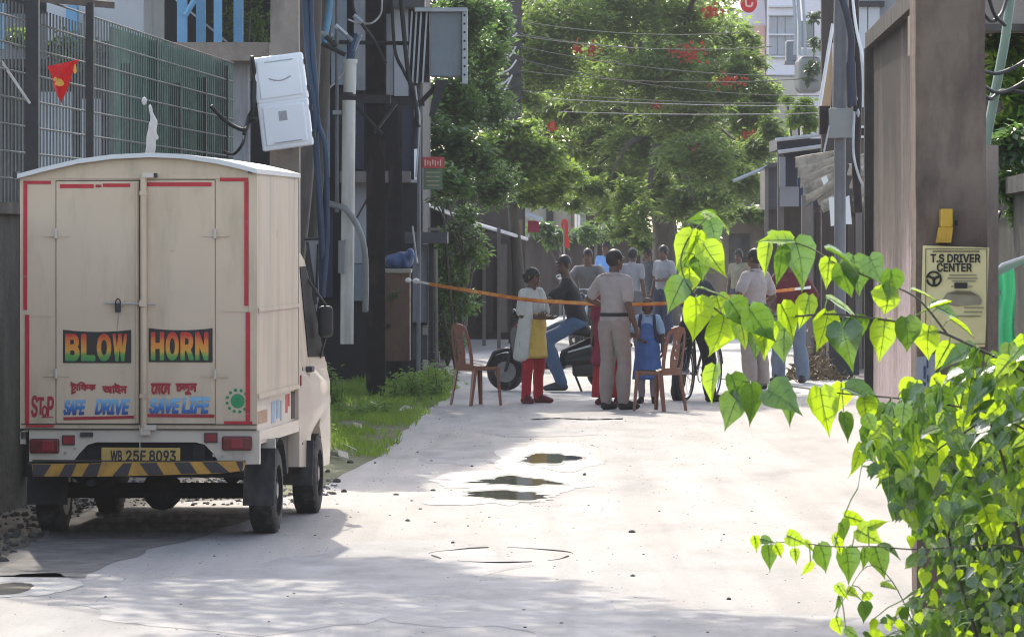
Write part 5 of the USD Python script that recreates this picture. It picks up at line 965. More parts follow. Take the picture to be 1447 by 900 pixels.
# red reflective tapes and red print
def strip(px0, px1, py0, py1, nm='red_tape', m='tape_red', tilt=0.0, parent=None, y=-.0085):
    a = [(X(px0), Z(py0)), (X(px1), Z(py0 + tilt)), (X(px1), Z(py1 + tilt)), (X(px0), Z(py1))]; return vo(nm, prism(a[::-1], .003, 'xz', y), m, parent=parent)
strip(83.5, 132, 260.5, 266, parent=dl); strip(145, 184, 259.5, 264.5, parent=dl); strip(134.5, 143, 261, 265, 'tape_mark', 'print_red', parent=dl); strip(204.5, 300, 258, 263.5, parent=dr)
strip(31, 70.5, 255.5, 260, y=-.006); strip(31, 36.5, 260.4, 438, y=-.006); strip(33.5, 39.5, 445, 600.5, y=-.006); strip(35, 75, 600.6, 603.6, y=-.0125)
strip(312, 352, 251.5, 256.5, y=-.006); strip(346.5, 352.4, 257, 432, y=-.0065); strip(348.5, 355, 441, 594, y=-.0065); strip(318, 358, 594.4, 598.6, y=-.0095)
strip(88.5, 190, 589.5, 594, 'underline', 'print_red', -2.5, dl); strip(209, 304, 584.5, 589, 'underline', 'print_red', .5, dr)
# BLOW HORN panels
def concave(px0, px1, py0, py1, dip, off, m, nm, parent, y, nseg=9):
    u = np.linspace(0, 1, nseg); t = [(X(px0 + (px1 - px0) * q), Z(py0 + dip * 4 * q * (1 - q))) for q in u]
    return vo(nm, prism([(X(px0), Z(py1)), (X(px1), Z(py1))] + t[::-1], .003, 'xz', y), m, parent=parent)
for word, px0, px1, py0, py1, par, dy in (('BLOW', 88, 185.5, 466, 513, dl, 0), ('HORN', 210.5, 301.5, 463.5, 511.5, dr, 0)):
    concave(px0, px1, py0, py1, 3, 0, 'sign_black', 'word_panel', par, -.0085)
    n = len(word); w = (px1 - px0 - 7) / n
    for i, ch in enumerate(word):                        # fat condensed letters that all but fill the panel
        a, b = px0 + 3.2 + i * w, px0 + 3.2 + (i + 1) * w - 2.0
        hh = (py1 - py0 - 8.2) / VS; v, f = fat_text(ch, hh, .003, (b - a) / VS - .004, .0065 if ch != 'W' else .004); v[:, 1] -= v[:, 1].min(); v[:, 1] *= hh / v[:, 1].max(); v[:, 0] -= v[:, 0].min(); v[:, 0] *= (b - a) / VS / v[:, 0].max()
        solid = Polygon([(0, 0), ((b - a) / VS, 0), ((b - a) / VS, hh), (0, hh)])
        tm = trimesh.Trimesh(v, f, process=False); vo('letter', onface((v, f), X(a), -.009, Z(py1 - 2.6)), 'print_rainbow', parent=par)
# Bengali line, blue line
BENG = [[[[[-2,87],[-2,103],[1,105],[10,105],[13,103],[13,95],[16,91],[44,89],[52,82],[55,73],[69,72],[69,79],[73,81],[81,80],[85,73],[92,73],[90,78],[92,84],[107,100],[117,105],[136,105],[151,100],[168,88],[173,81],[169,73],[303,73],[307,70],[307,61],[303,57],[282,57],[290,53],[297,45],[301,37],[301,27],[298,20],[289,14],[274,14],[271,18],[271,-1],[267,-4],[256,-4],[249,7],[238,16],[219,24],[213,36],[214,40],[218,43],[247,57],[195,57],[202,53],[210,44],[212,37],[212,27],[209,20],[200,14],[186,14],[183,18],[183,-1],[179,-4],[168,-4],[154,10],[127,21],[123,30],[123,36],[140,46],[125,52],[123,57],[115,57],[114,-3],[102,-4],[98,-2],[98,57],[86,57],[86,0],[82,-4],[71,-4],[69,0],[69,50],[67,54],[63,57],[23,57],[23,18],[26,14],[31,15],[38,19],[44,31],[42,36],[34,36],[30,39],[30,49],[32,52],[48,52],[54,50],[60,42],[61,28],[56,16],[46,4],[32,-2],[21,-2],[12,2],[7,10],[6,57],[-4,58],[-5,70],[-1,73],[35,73],[9,75],[0,82]],[[166,57],[154,57],[162,50],[162,40],[148,32],[166,21]],[[160,73],[143,85],[128,90],[115,85],[109,77],[112,73]],[[271,22],[274,29],[284,32],[281,39],[272,43],[271,43]],[[183,26],[185,30],[195,32],[193,38],[184,43],[183,43]],[[238,35],[254,25],[254,42]]],[[[3,-42],[3,-35],[19,-28],[2,-16],[2,-11],[8,-3],[13,-3],[32,-16],[53,-7],[59,-9],[62,-17],[61,-22],[35,-41],[11,-51],[7,-50]]]],[[[[1,43],[1,53],[12,56],[16,53],[24,34],[31,26],[37,23],[46,23],[52,26],[54,32],[51,41],[46,43],[43,41],[44,37],[42,34],[30,32],[26,38],[26,47],[31,55],[28,57],[-3,57],[-5,60],[-5,69],[-2,73],[104,72],[104,78],[109,81],[116,80],[120,73],[158,73],[138,74],[129,78],[125,83],[122,90],[122,102],[126,105],[138,104],[139,101],[138,95],[143,90],[164,89],[171,86],[176,82],[178,73],[254,73],[258,69],[257,58],[246,57],[246,0],[242,-4],[233,-4],[230,-2],[229,21],[215,33],[208,34],[204,30],[213,21],[210,11],[207,9],[202,9],[195,13],[191,18],[187,26],[188,39],[196,47],[202,50],[216,50],[229,44],[229,57],[168,57],[177,51],[182,41],[181,26],[178,21],[170,15],[185,6],[190,2],[190,-5],[182,-11],[153,6],[129,15],[129,25],[132,29],[154,27],[163,31],[165,35],[162,41],[154,43],[148,41],[146,33],[133,33],[131,38],[131,47],[134,53],[138,56],[137,57],[121,57],[121,0],[117,-4],[108,-4],[104,0],[104,52],[99,57],[92,57],[92,0],[88,-4],[77,-3],[63,13],[50,7],[34,7],[24,10],[10,25]],[[63,54],[71,39],[71,28],[75,25],[75,57],[58,57]]]],[[[[2,20],[2,41],[11,57],[-4,58],[-5,70],[-2,73],[213,73],[217,70],[216,58],[205,57],[205,0],[202,-4],[189,-3],[188,21],[174,33],[167,34],[163,30],[172,21],[169,11],[166,9],[161,9],[154,13],[150,18],[146,26],[147,39],[155,47],[161,50],[175,50],[188,44],[188,57],[145,57],[135,51],[131,46],[125,32],[126,21],[134,12],[144,14],[149,12],[153,2],[144,-4],[128,-4],[121,-1],[114,6],[110,13],[108,23],[108,36],[110,45],[118,57],[100,57],[100,0],[97,-4],[84,-3],[82,12],[74,23],[66,27],[62,27],[58,23],[60,19],[68,14],[68,8],[65,1],[59,0],[47,7],[41,18],[41,28],[44,34],[49,40],[57,43],[52,48],[39,52],[38,57],[27,51],[22,43],[18,32],[18,25],[21,17],[25,13],[42,13],[46,5],[45,0],[37,-4],[20,-4],[13,0],[7,6]],[[69,57],[74,49],[75,41],[83,36],[83,57]]]],[[[[7,57],[-4,59],[-5,69],[-3,72],[212,73],[216,69],[215,58],[204,57],[204,0],[201,-4],[188,-3],[187,21],[173,33],[166,34],[162,30],[171,21],[168,11],[165,9],[160,9],[153,13],[149,18],[145,26],[146,39],[154,47],[160,50],[174,50],[187,44],[187,57],[137,57],[138,-7],[152,-16],[158,-23],[157,-27],[150,-34],[147,-33],[134,-23],[124,-32],[108,-33],[99,-29],[94,-22],[94,-12],[99,-4],[108,0],[120,0],[120,33],[118,36],[115,38],[112,37],[111,29],[109,26],[99,26],[96,28],[94,34],[91,38],[83,39],[81,35],[83,31],[91,26],[93,23],[92,15],[87,10],[74,15],[65,27],[64,40],[67,46],[73,53],[80,55],[93,55],[102,51],[107,54],[120,53],[120,57],[26,57],[35,51],[50,50],[55,48],[61,38],[61,27],[55,14],[45,4],[32,-2],[17,-1],[11,4],[8,9]],[[110,-16],[114,-18],[118,-16]],[[23,39],[23,18],[26,14],[28,14],[39,21],[44,33],[31,35]]]]]
for word, px0, px1, py0, py1, par in ((0, 98.5, 135, 541, 559, dl), (1, 144, 180, 541, 557, dl), (2, 213.5, 242, 541, 557, dr), (3, 248.5, 279.5, 541, 558, dr)):
    ps = [Polygon(p[0], p[1:]).buffer(2.4) for p in BENG[word]]; g = unary_union(ps); x0, y0, x1, y1 = g.bounds
    tmx = lambda x, y: (X(px0) + (np.asarray(x) - x0) / (x1 - x0) * (px1 - px0) / VS, Z(py1 - (1.5 if word == 0 else 0)) + (np.asarray(y) - y0) / (y1 - y0) * (py1 - py0) / VS)
    from shapely.ops import transform as shp_tr
    vo('lettering', prism(shp_tr(tmx, g).buffer(0), .002, 'xz', -.008), 'print_red', parent=par)
for s, px0, px1, pyb, h, par in (('SAFE', 88.5, 117, 586, 19, dl), ('DRIVE', 134, 180, 585, 19.5, dl), ('SAVE', 211, 252, 583.5, 19, dr), ('LIFE', 258, 294, 583, 20.5, dr)):
    vo('lettering', onface(fat_text(s, h / VS, .002, (px1 - px0) / VS, .0035, .16), X(px0), -.0065, Z(pyb)), 'print_blue', parent=par)
for s, px0, w, pyb, h in (('S', 42.2, 8.6, 589.5, 28), ('T', 51.2, 8.4, 586, 23), ('O', 57.6, 7.2, 589, 14), ('P', 65.2, 8.6, 588, 26)):
    vo('lettering', onface(fat_text(s, h / VS, .002, w / VS, .0022, .03), X(px0), -.001, Z(pyb)), 'print_red')
vo('lettering', MB().add(prism([(X(57), Z(590.4)), (X(74), Z(590.4)), (X(74), Z(589.2)), (X(57), Z(589.2))], .002, 'xz', -.003)), 'print_red')
def disc(px, py, r, nm, m='print_green', n=16, y=-.003):
    a = np.linspace(0, 2 * PI, n, endpoint=False); return vo(nm, prism([(X(px + r * math.cos(q)), Z(py - r * math.sin(q))) for q in a], .002, 'xz', y), m)
disc(337, 566, 10, 'sun_emblem', n=24)
for k in range(12): disc(337 + 15.4 * math.cos(k * PI / 6 + .2), 566 - 15.4 * math.sin(k * PI / 6 + .2), 2.4, 'sun_dot', n=8)
# lower rear panel, lamps, plate, bumper
low = Polygon([(X(39), Z(607.5)), (X(368), Z(607.5)), (X(368), Z(655)), (X(319), Z(656)), (X(310), Z(652)), (X(300), Z(638)), (X(290), Z(628)), (X(277), Z(624.5)), (X(135), Z(625)), (X(122), Z(629)), (X(110), Z(642)), (X(101), Z(654)), (X(39), Z(656))])
vo('lower_panel', prism(low, .05, 'xz', .002), 'truck_white'); vo('panel_lip', rb(38, 104, 652.5, 657.5, -.008, .05), 'gap_dark')
for px0, px1, py0, py1, lab in ((40.5, 83, 620, 640.5, None), (315, 358, 615.5, 635.5, None)):
    q = vo('tail_lamp', rb(px0, px1, py0, py1, -.03, .004, .012), 'lamp_red', smooth=40); c = px0 + (18 if px0 < 100 else 13)
    vo('lens', rb(c, c + 17, py0 + 3, py1 - 3, -.034, -.02, .005), 'lamp_core', parent=q, smooth=40)
for px0, px1, py0, py1 in ((86.5, 105, 615, 629), (289.5, 308.5, 611, 625)):
    q = vo('reflector', rb(px0, px1, py0, py1, -.014, .004, .004), 'lamp_frame'); vo('lens', rb(px0 + 2.2, px1 - 2.2, py0 + 2, py1 - 2, -.018, -.012), 'lamp_core', parent=q)
vo('catch', rb(113, 131, 611, 617, -.02, .004), 'iron_black'); vo('catch', rb(200, 214, 604, 614, -.05, -.02), 'truck_white'); vo('plate_wire', MB().tube([(X(198), -.03, Z(600)), (X(199), -.034, Z(640))], .003, 4), 'cable_pale')
for px, py in ((91, 640), (303, 643), (315, 644), (331, 642), (345, 641), (105, 634)): vo('bolt', MB().tube([(X(px), -.006, Z(py)), (X(px), .01, Z(py))], .009, 8), 'metal_bare')
pl = vo('number_plate', rb(143.5, 256, 632, 657.5, -.028, -.02, .003), 'plate_yellow')
for s, px0, px1 in (('WB', 157, 173), ('25F', 179, 207), ('8093', 212, 250)): vo('lettering', onface(fat_text(s, 14.5 / VS, .002, (px1 - px0) / VS, .001), X(px0), -.0285, Z(651.5)), 'sign_black', parent=pl)
vo('plate_holder', rb(110, 290, 628, 660, .12, .14), 'chassis')
bu = vo('bumper', MB().hull([(X(px), y, Z(py)) for px, py in ((45, 656), (347, 650), (349, 654), (345, 664), (310, 668), (140, 673), (46, 673)) for y in (-.045, .0)]), 'bumper_yellow')
def st(*q): vo('stripe', prism([(X(x), Z(y)) for x, y in q][::-1], .004, 'xz', -.049), 'bumper_black', parent=bu)
def by0(px): return 656.2 - (px - 45) / 302 * 6 + .3
def by1(px): return 672.6 - max(0, (px - 140) / 205 * 7)
for a, sl in ((47, 0), (85, 10), (118, 10), (155, 9), (196 - 10, 0)):
    pass
for a0, a1, b0, b1 in ((46, 73, 46, 62), (93, 109, 84, 101), (127, 144, 117, 138), (176, 188, 160, 182), (199, 223, 211, 233), (248, 270, 258, 281), (288, 309, 301, 327), (336, 346.5, 343, 345)):
    if b1 > b0: st((a0, by0(a0)), (a1, by0(a1)), (b1, by1(b1)), (b0, by1(b0)))
vo('bumper_edge', rb(45, 348, 650, 652, -.03, .0), 'gap_dark')
# running gear
def wheel(x, y, out, nm='wheel'):
    R, w = .272, .165; prof = [(.165, -.5), (.20, -.5), (.245, -.47), (.268, -.40), (.272, -.3), (.272, .3), (.268, .40), (.245, .47), (.20, .5), (.165, .5)]
    n = 36; ring = []
    for k in range(n):
        a = 2 * PI * k / n; ring += [[x + q * w, y + r * math.cos(a), R + r * math.sin(a)] for r, q in prof]
    m = len(prof); fc = [[k * m + j, k * m + (j + 1) % m, ((k + 1) % n) * m + (j + 1) % m, ((k + 1) % n) * m + j] for k in range(n) for j in range(m)]
    t = vo('tyre', MB().raw(ring, fc), 'tyre', smooth=40)
    hub = MB()
    for r0, r1, dx in ((0, .06, .062), (.06, .115, .035), (.115, .165, .055)):
        a = np.linspace(0, 2 * PI, 25); v = [[x + out * dx, y + r * math.cos(q), R + r * math.sin(q)] for r in (r0, r1) for q in a]; f = [[k, k + 1, 26 + k, 25 + k] for k in range(24)]
        hub.raw(v, f).raw(v, np.array(f)[:, ::-1])
    hub.tube([(x - out * .08, y, R), (x + out * .03, y, R)], .166, 20); hub.tube([(x, y, R), (x + out * .075, y, R)], .05, 10)
    vo('rim', hub, 'rim', parent=t)
    for k in range(36): 
        a = 2 * PI * (k + .5) / 36; c = np.array([x, y + .274 * math.cos(a), R + .274 * math.sin(a)])
        if k % 2 == 0 : pass
    tr = MB()
    for k in range(40):
        a = 2 * PI * k / 40
        for q in (-.046, 0, .046): tr.obox([x + q + .006 * (k % 2), y + .2715 * math.cos(a), R + .2715 * math.sin(a)], [.040, .034, .004], rx=a + PI / 2)
    vo('tread', tr, 'tyre', parent=t)
for x, o in ((.69, 1), (-.68, -1)): wheel(x, .82, o); wheel(x, 2.92, o)
vo('rear_axle', MB().tube([(-.62, .82, .27), (.62, .82, .27)], .05, 8).add(ell((0.02, .82, .27), (.13, .14, .13), 10)), 'chassis'); vo('front_axle', MB().tube([(-.62, 2.92, .29), (.62, 2.92, .29)], .05, 8), 'chassis')
for x in (-.38, .38): vo('chassis_rail', MB().box((x - .04, .02, .46), (x + .04, 3.5, .60)), 'chassis')
for x in (-.48, .48): vo('leaf_spring', MB().tube(curve([(x, .2, .48), (x, .82, .33), (x, 1.45, .48)]), .025, 5), 'chassis')
vo('underbody', MB().box((-.66, .06, .50), (.66, 1.95, .62)), 'chassis'); vo('spare_carrier', ell((-.1, 1.5, .44), (.30, .30, .09), 14), 'chassis'); vo('exhaust', MB().tube([(-.3, .0, .36), (-.3, 1.2, .36)], .025, 6).tube([(-.3, .55, .36), (-.3, 1.1, .36)], .07, 8), 'chassis'); vo('cross_member', MB().box((-.66, .04, .40), (.66, .08, .52)), 'chassis'); vo('fuel_tank', rbox(np.array((-.70, 1.2, .32)), np.array((-.42, 1.9, .6)), .03), 'chassis'); vo('battery_box', rbox(np.array((.44, 1.25, .32)), np.array((.70, 1.85, .6)), .02), 'flap_rubber')
for sx, px0, px1, py1 in ((1, 341, 386, 722), (-1, 45, 108, 712)):
    a, b = X(px0), X(px1)
    if sx > 0: a, b = .60, .80
    else: a, b = -.78, -.52
    vo('mud_flap', MB().hull([(x, y, z) for x in (a, b) for y, z in ((.46, .56), (.475, .56), (.40, .20), (.413, .20))]), 'flap_rubber')
vo('side_flap', MB().hull([(x, y, z) for x in (.56, .79) for y, z in ((2.42, .52), (2.44, .52), (2.38, .22), (2.40, .22))]), 'flap_rubber'); vo('flap_stay', MB().box((.70, .44, .56), (.80, .48, .62)), 'metal_bare')
a = np.linspace(.25, PI - .25, 12); vo('wheel_guard', MB().raw([[x, .82 + .34 * math.cos(q), .27 + .34 * math.sin(q)] for q in a for x in (.56, .78)], [[2 * k, 2 * k + 1, 2 * k + 3, 2 * k + 2] for k in range(11)]), 'flap_rubber')
# cab
prof = [(2.05, .36), (2.05, 1.79), (2.14, 1.85), (2.75, 1.87), (2.95, 1.82), (3.12, 1.68), (3.42, 1.10), (3.56, .96), (3.70, .88), (3.74, .42), (3.68, .30), (3.30, .30)]
pg = Polygon(prof).difference(Point(2.92, .29).buffer(.36)); 

def cabx(z): return .745 if z < 1.02 else .745 - (z - 1.02) * .09
low_ = pg.intersection(Polygon([(1.9, 0), (4, 0), (4, 1.02), (1.9, 1.02)]))
m = prism(low_, 1.49, 'yz', -.745); vo('cab', m, 'truck_white')
vo('cab_top', Manifold.hull_points(np.array([[sg * cabx(z), y, z] for y, z in ((2.05, 1.02), (2.05, 1.70), (2.14, 1.76), (2.62, 1.78), (2.80, 1.73), (2.95, 1.60), (3.42, 1.05), (3.46, 1.021), (2.05, 1.021)) for sg in (-1, 1)])), 'truck_side', parent=None)
vo('cab_bulge', Manifold.batch_hull([Manifold.hull_points(np.array([[sg * .744, y, z] for y, z in ((2.1, 1.0), (3.45, .98), (3.55, .8), (3.4, .62), (2.1, .5)) for sg in (-1, 1)])), Manifold.hull_points(np.array([[sg * .80, y, z] for y, z in ((2.3, .88), (3.2, .88), (3.3, .75), (2.3, .66)) for sg in (-1, 1)]))]) - Manifold.cylinder(2, .36, circular_segments=32).rotate([0, 90, 0]).translate([-1, 2.92, .29]), 'truck_white', smooth=30)
for sg in (-1, 1):
    vo('side_window', Manifold.hull_points(np.array([[sg * (cabx(z) + o_), y, z] for y, z in ((2.52, 1.08), (3.38, 1.06), (2.95, 1.55), (2.80, 1.69), (2.50, 1.69)) for o_ in (-.004, .006)])), 'window_void')
    vo('door_seam', MB().box((sg * .740, 2.2, .50), (sg * .749, 2.21, 1.02)), 'gap_dark')
    vo('wing_mirror', rbox(np.array((sg * .80 - .05, 2.98, 1.20)), np.array((sg * .80 + .05, 3.06, 1.42)), .03), 'iron_black', smooth=40); vo('mirror_arm', MB().tube([(sg * .745, 3.16, 1.06), (sg * .80, 3.03, 1.2), (sg * .80, 3.03, 1.42), (sg * .70, 2.86, 1.60)], .010, 6), 'iron_black')
    vo('door_handle', rbox(np.array((sg * .765 - .02, 2.36, .98)), np.array((sg * .765 + .025, 2.5, 1.02)), .008), 'iron_black'); vo('side_marker', MB().box((sg * .744, 2.08, .90), (sg * .752, 2.13, .97)), 'lamp_core')
vo('windscreen', MB().hull([(x, y, z) for x in (-.60, .60) for y, z in ((2.98, 1.57), (3.36, 1.12), (3.00, 1.58), (3.40, 1.13))]), 'glass_dark'); vo('wheel_arch', MB().box((-.6, 2.5, .32), (.6, 3.36, .9)), 'chassis'); vo('front_bumper', rbox(np.array((-.74, 3.7, .34)), np.array((.74, 3.8, .6)), .03), 'iron_black')
# ================================================================ CHAIRS
def chair(name, label, px, d, rz, group):
    t = thing(name, label, 'chair', (P(px, 0, d)[0], d, 0), rz, group)         # local: faces +y, x right
    def c(nm, m, sm=30):
        m = as_tm(m).copy(); m.vertices = np.array(m.vertices) * [.84, .80, 1.0]; obj(nm, m, 'chair_plastic', t, local=True, smooth=sm)
    gx, gy = np.meshgrid(np.linspace(-1, 1, 13), np.linspace(-1, 1, 13), indexing='ij'); v = []
    for u, w in zip(gx.ravel(), gy.ravel()):
        z = .435 + .012 * (u * u) - .018 * (1 - u * u) * (1 - w * w) - .035 * max(0, (w - .7) / .3) ** 2 + .015 * max(0, (-w - .6)) ; v.append([u * (.225 - .015 * (w < -.5)), w * .22 + .02, z])
    fc = np.array([[i * 13 + j, (i + 1) * 13 + j, (i + 1) * 13 + j + 1, i * 13 + j + 1] for i in range(12) for j in range(12)]); v = np.array(v)
    c('seat', MB().raw(v, fc).raw(v - [0, 0, .012], fc[:, ::-1]).add(rbox(np.array((-.225, .20, .385)), np.array((.225, .235, .43)), .008)).add(rbox(np.array((-.225, -.2, .40)), np.array((-.205, .22, .44)), .006)).add(rbox(np.array((.205, -.2, .40)), np.array((.225, .22, .44)), .006)))
    for sx in (-1, 1):
        for sy, ys, yb in ((1, .20, .235), (-1, -.19, -.275)):
            xs = sx * .205; xb = sx * .235
            leg = Manifold.hull_points(np.array([[xs + a * .03, ys + b * .012, .43] for a in (-1, 1) for b in (-1, 1)] + [[xb + a * .019, yb + b * .010, 0] for a in (-1, 1) for b in (-1, 1)]))
            rib = Manifold.hull_points(np.array([[xs + sx * .025 + a * .006, ys - sy * .02 + b * .02, .43] for a in (-1, 1) for b in (-1, 1)] + [[xb + sx * .016 + a * .005, yb - sy * .01 + b * .014, 0] for a in (-1, 1) for b in (-1, 1)]))
            c('leg', leg + rib, 20)
    out = [(-.20, .40), (-.215, .55), (-.21, .72), (-.185, .84), (-.13, .895), (0, .915), (.13, .895), (.185, .84), (.21, .72), (.215, .55), (.20, .40)]
    o = Polygon(out).buffer(.008); splat = Polygon([(-.055, .42), (-.085, .60), (-.06, .74), (-.10, .86), (.10, .86), (.06, .74), (.085, .60), (.055, .42)])
    hole = o.buffer(-.045).difference(splat.buffer(.004)).intersection(Polygon([(-.3, .47), (.3, .47), (.3, 1), (-.3, 1)])); g = o.difference(hole.buffer(-.006).buffer(.006))
    for k in range(3): g = g.difference(Point(0, .58 + .085 * k).buffer(.018))
    bm = prism(g, .016, 'xz', -.008); bm = bm.subdivide_to_size(.07); q = np.array(bm.vertices); q[:, 1] += -.205 - (q[:, 2] - .42) * .20 - .03 * (1 - (q[:, 0] / .22) ** 2); bm.vertices = q
    c('backrest', bm, 35)
chair('plastic_chair', 'brown plastic chair on the left, beside the woman in yellow', 674, 50.7, math.radians(-56), 'brown plastic chairs')
chair('plastic_chair', 'brown plastic chair on the right, in front of the schoolchild', 931, 49.1, math.radians(52), 'brown plastic chairs')

# ================================================================ TWO WHEELERS (local: faces +y)
def torus(c, R, r, n=28, k=8, w=1.0):       # a wheel ring turning about x
    a, b = np.linspace(0, 2 * PI, n, endpoint=False), np.linspace(0, 2 * PI, k, endpoint=False)
    v = [[c[0] + r * w * math.sin(q), c[1] + (R + r * math.cos(q)) * math.cos(p), c[2] + (R + r * math.cos(q)) * math.sin(p)] for p in a for q in b]
    f = [[i * k + j, i * k + (j + 1) % k, ((i + 1) % n) * k + (j + 1) % k, ((i + 1) % n) * k + j] for i in range(n) for j in range(k)]
    return np.array(v), np.array(f)
def scooter(px, d, rz):
    t = thing('scooter', 'dark scooter standing sideways with a man seated on it', 'scooter', (P(px, 0, d)[0], d, 0), rz)
    o = lambda nm, m, mt, sm=40, par=None: obj(nm, m, mt, par or t, local=True, smooth=sm)
    for y in (.62, -.60):
        w = o('tyre', torus((0, y, .235), .175, .055), 'tyre'); o('rim', MB().tube([(-.035, y, .235), (.035, y, .235)], .13, 16).tube([(-.06, y, .235), (.06, y, .235)], .05, 10), 'rim', par=w)
    o('front_fender', soft(union([mhull(ell((0, .60 + dy, .235 + dz), [.065, .03, .03], 8), ell((0, .60 + dy2, .235 + dz2), [.065, .03, .03], 8)) for (dy, dz), (dy2, dz2) in (((.24, .06), (.16, .23)), ((.16, .23), (0, .28)), ((0, .28), (-.18, .22)))]), .05, 3), 'scooter_body')
    for s in (-1, 1): o('fork', MB().tube([(s * .06, .62, .235), (s * .06, .52, .62)], .02, 6), 'scooter_trim')
    o('front_apron', soft(union([mhull(ell((0, .50, .40), [.14, .04, .05]), ell((0, .42, .86), [.17, .05, .06]), ell((0, .53, .70), [.06, .05, .1])), mhull(ell((0, .50, .40), [.14, .04, .05]), ell((0, .40, .30), [.16, .05, .03]))]), .05, 3), 'scooter_body')
    o('head_cowl', soft(mhull(ell((0, .38, 1.0), [.13, .07, .07]), ell((0, .45, .92), [.09, .08, .06])), .04, 3), 'scooter_body'); o('headlight', ell((0, .52, .96), [.08, .03, .05], 12), 'glass_dark')
    o('handlebar', MB().tube(curve([(-.34, .24, 1.0), (-.2, .33, 1.02), (.2, .33, 1.02), (.34, .24, 1.0)]), .014, 6), 'scooter_trim')
    for s in (-1, 1):
        o('grip', MB().tube([(s * .25, .295, 1.012), (s * .35, .235, .998)], .022, 7), 'seat_black'); m = o('mirror', ell((s * .33, .30, 1.20), [.055, .012, .035], 10), 'scooter_trim'); o('mirror_stalk', MB().tube([(s * .22, .32, 1.02), (s * .32, .31, 1.17)], .007, 5), 'scooter_trim', par=m)
        o('front_indicator', ell((s * .15, .46, .80), [.04, .04, .03], 8), 'lamp_core')
    o('floorboard', rbox(np.array((-.17, -.12, .27)), np.array((.17, .42, .32)), .02), 'scooter_trim')
    o('side_panel', soft(union([mhull(ell((0, -.10, .40), [.15, .06, .12]), ell((0, -.55, .58), [.16, .12, .13]), ell((0, -.85, .70), [.08, .06, .05])), mhull(ell((0, -.12, .36), [.15, .05, .08]), ell((0, -.60, .42), [.15, .10, .08]))]), .05, 3), 'scooter_body')
    o('silver_strip', MB().hull([(s * .163, y, z) for s in (-1, 1) for y, z in ((-.15, .47), (-.62, .60), (-.62, .63), (-.15, .49))]), 'scooter_silver')
    o('seat', soft(mhull(ell((0, -.05, .73), [.12, .08, .05]), ell((0, -.75, .76), [.10, .08, .05]), ell((0, -.40, .72), [.15, .2, .06])), .05, 3), 'seat_black')
    o('tail_lamp', ell((0, -.90, .66), [.07, .03, .04], 10), 'lamp_red'); o('grab_rail', MB().tube(curve([(-.1, -.7, .80), (-.08, -.92, .82), (.08, -.92, .82), (.1, -.7, .80)]), .012, 6), 'scooter_silver')
    o('exhaust', MB().tube([(.16, -.30, .26), (.17, -.80, .33)], .05, 9), 'scooter_trim'); o('engine', rbox(np.array((-.10, -.62, .18)), np.array((.10, -.2, .36)), .04), 'scooter_trim'); o('stand', MB().tube([(-.1, -.22, .24), (-.16, -.32, .0)], .015, 5), 'scooter_trim'); o('rear_number', MB().box((-.09, -.90, .50), (.09, -.895, .60)), 'paper')
SX = 786; scooter(SX, 55.4, math.radians(86))
def bicycle(px, d, rz):
    t = thing('bicycle', 'black bicycle held by the person in dark trousers', 'bicycle', (P(px, 0, d)[0], d, 0), rz)
    o = lambda nm, m, mt='iron_black', sm=40, par=None: obj(nm, m, mt, par or t, local=True, smooth=sm)
    for y in (.52, -.52):
        w = o('tyre', torus((0, y, .33), .305, .02, 36, 6), 'tyre'); o('rim', torus((0, y, .33), .28, .011, 36, 5), 'chrome', par=w)
        for k in range(16): o('spoke', MB().tube([(.03 * (-1) ** k, y, .33), (0, y + .28 * math.cos(k * PI / 8), .33 + .28 * math.sin(k * PI / 8))], .0025, 3), 'chrome', False, w)
        o('hub', MB().tube([(-.05, y, .33), (.05, y, .33)], .022, 8), 'chrome', par=w)
        a = np.linspace(.2, 2.7, 12); o('mudguard', MB().tube([(0, y + .35 * math.cos(q), .33 + .35 * math.sin(q)) for q in a], .022, 6))
    for a, b in (((0, -.12, .30), (0, -.22, .82)), ((0, -.12, .30), (0, .34, .80)), ((0, -.20, .76), (0, .33, .84)), ((0, -.12, .30), (0, -.52, .33)), ((0, -.2, .76), (0, -.52, .33)), ((0, .34, .92), (0, .38, .70)), ((0, .38, .70), (0, .52, .33))): o('frame_tube', MB().tube([a, b], .016, 7))
    o('saddle', soft(mhull(ell((0, -.34, .89), [.09, .08, .03]), ell((0, -.12, .89), [.03, .05, .025])), .04, 2), 'seat_black'); o('handlebar', MB().tube(curve([(-.28, .15, .98), (-.2, .30, .98), (0, .34, .95), (.2, .30, .98), (.28, .15, .98)]), .011, 6), 'chrome')
    o('chainring', torus((.05, -.12, .30), .09, .008, 20, 5), 'chrome')
    for s in (-1, 1): o('crank', MB().tube([(.06 * s, -.12, .30), (.08 * s, -.12 + s * .13, .30 - s * .1)], .01, 5)); o('pedal', MB().box((.08 * s, -.16 + s * .13, .285 - s * .1), (.17 * s, -.08 + s * .13, .305 - s * .1)))
    o('carrier', MB().tube([(-.06, -.3, .74), (-.06, -.72, .72)], .008, 4).tube([(.06, -.3, .74), (.06, -.72, .72)], .008, 4))
bicycle(988, 52.4, math.radians(-20))
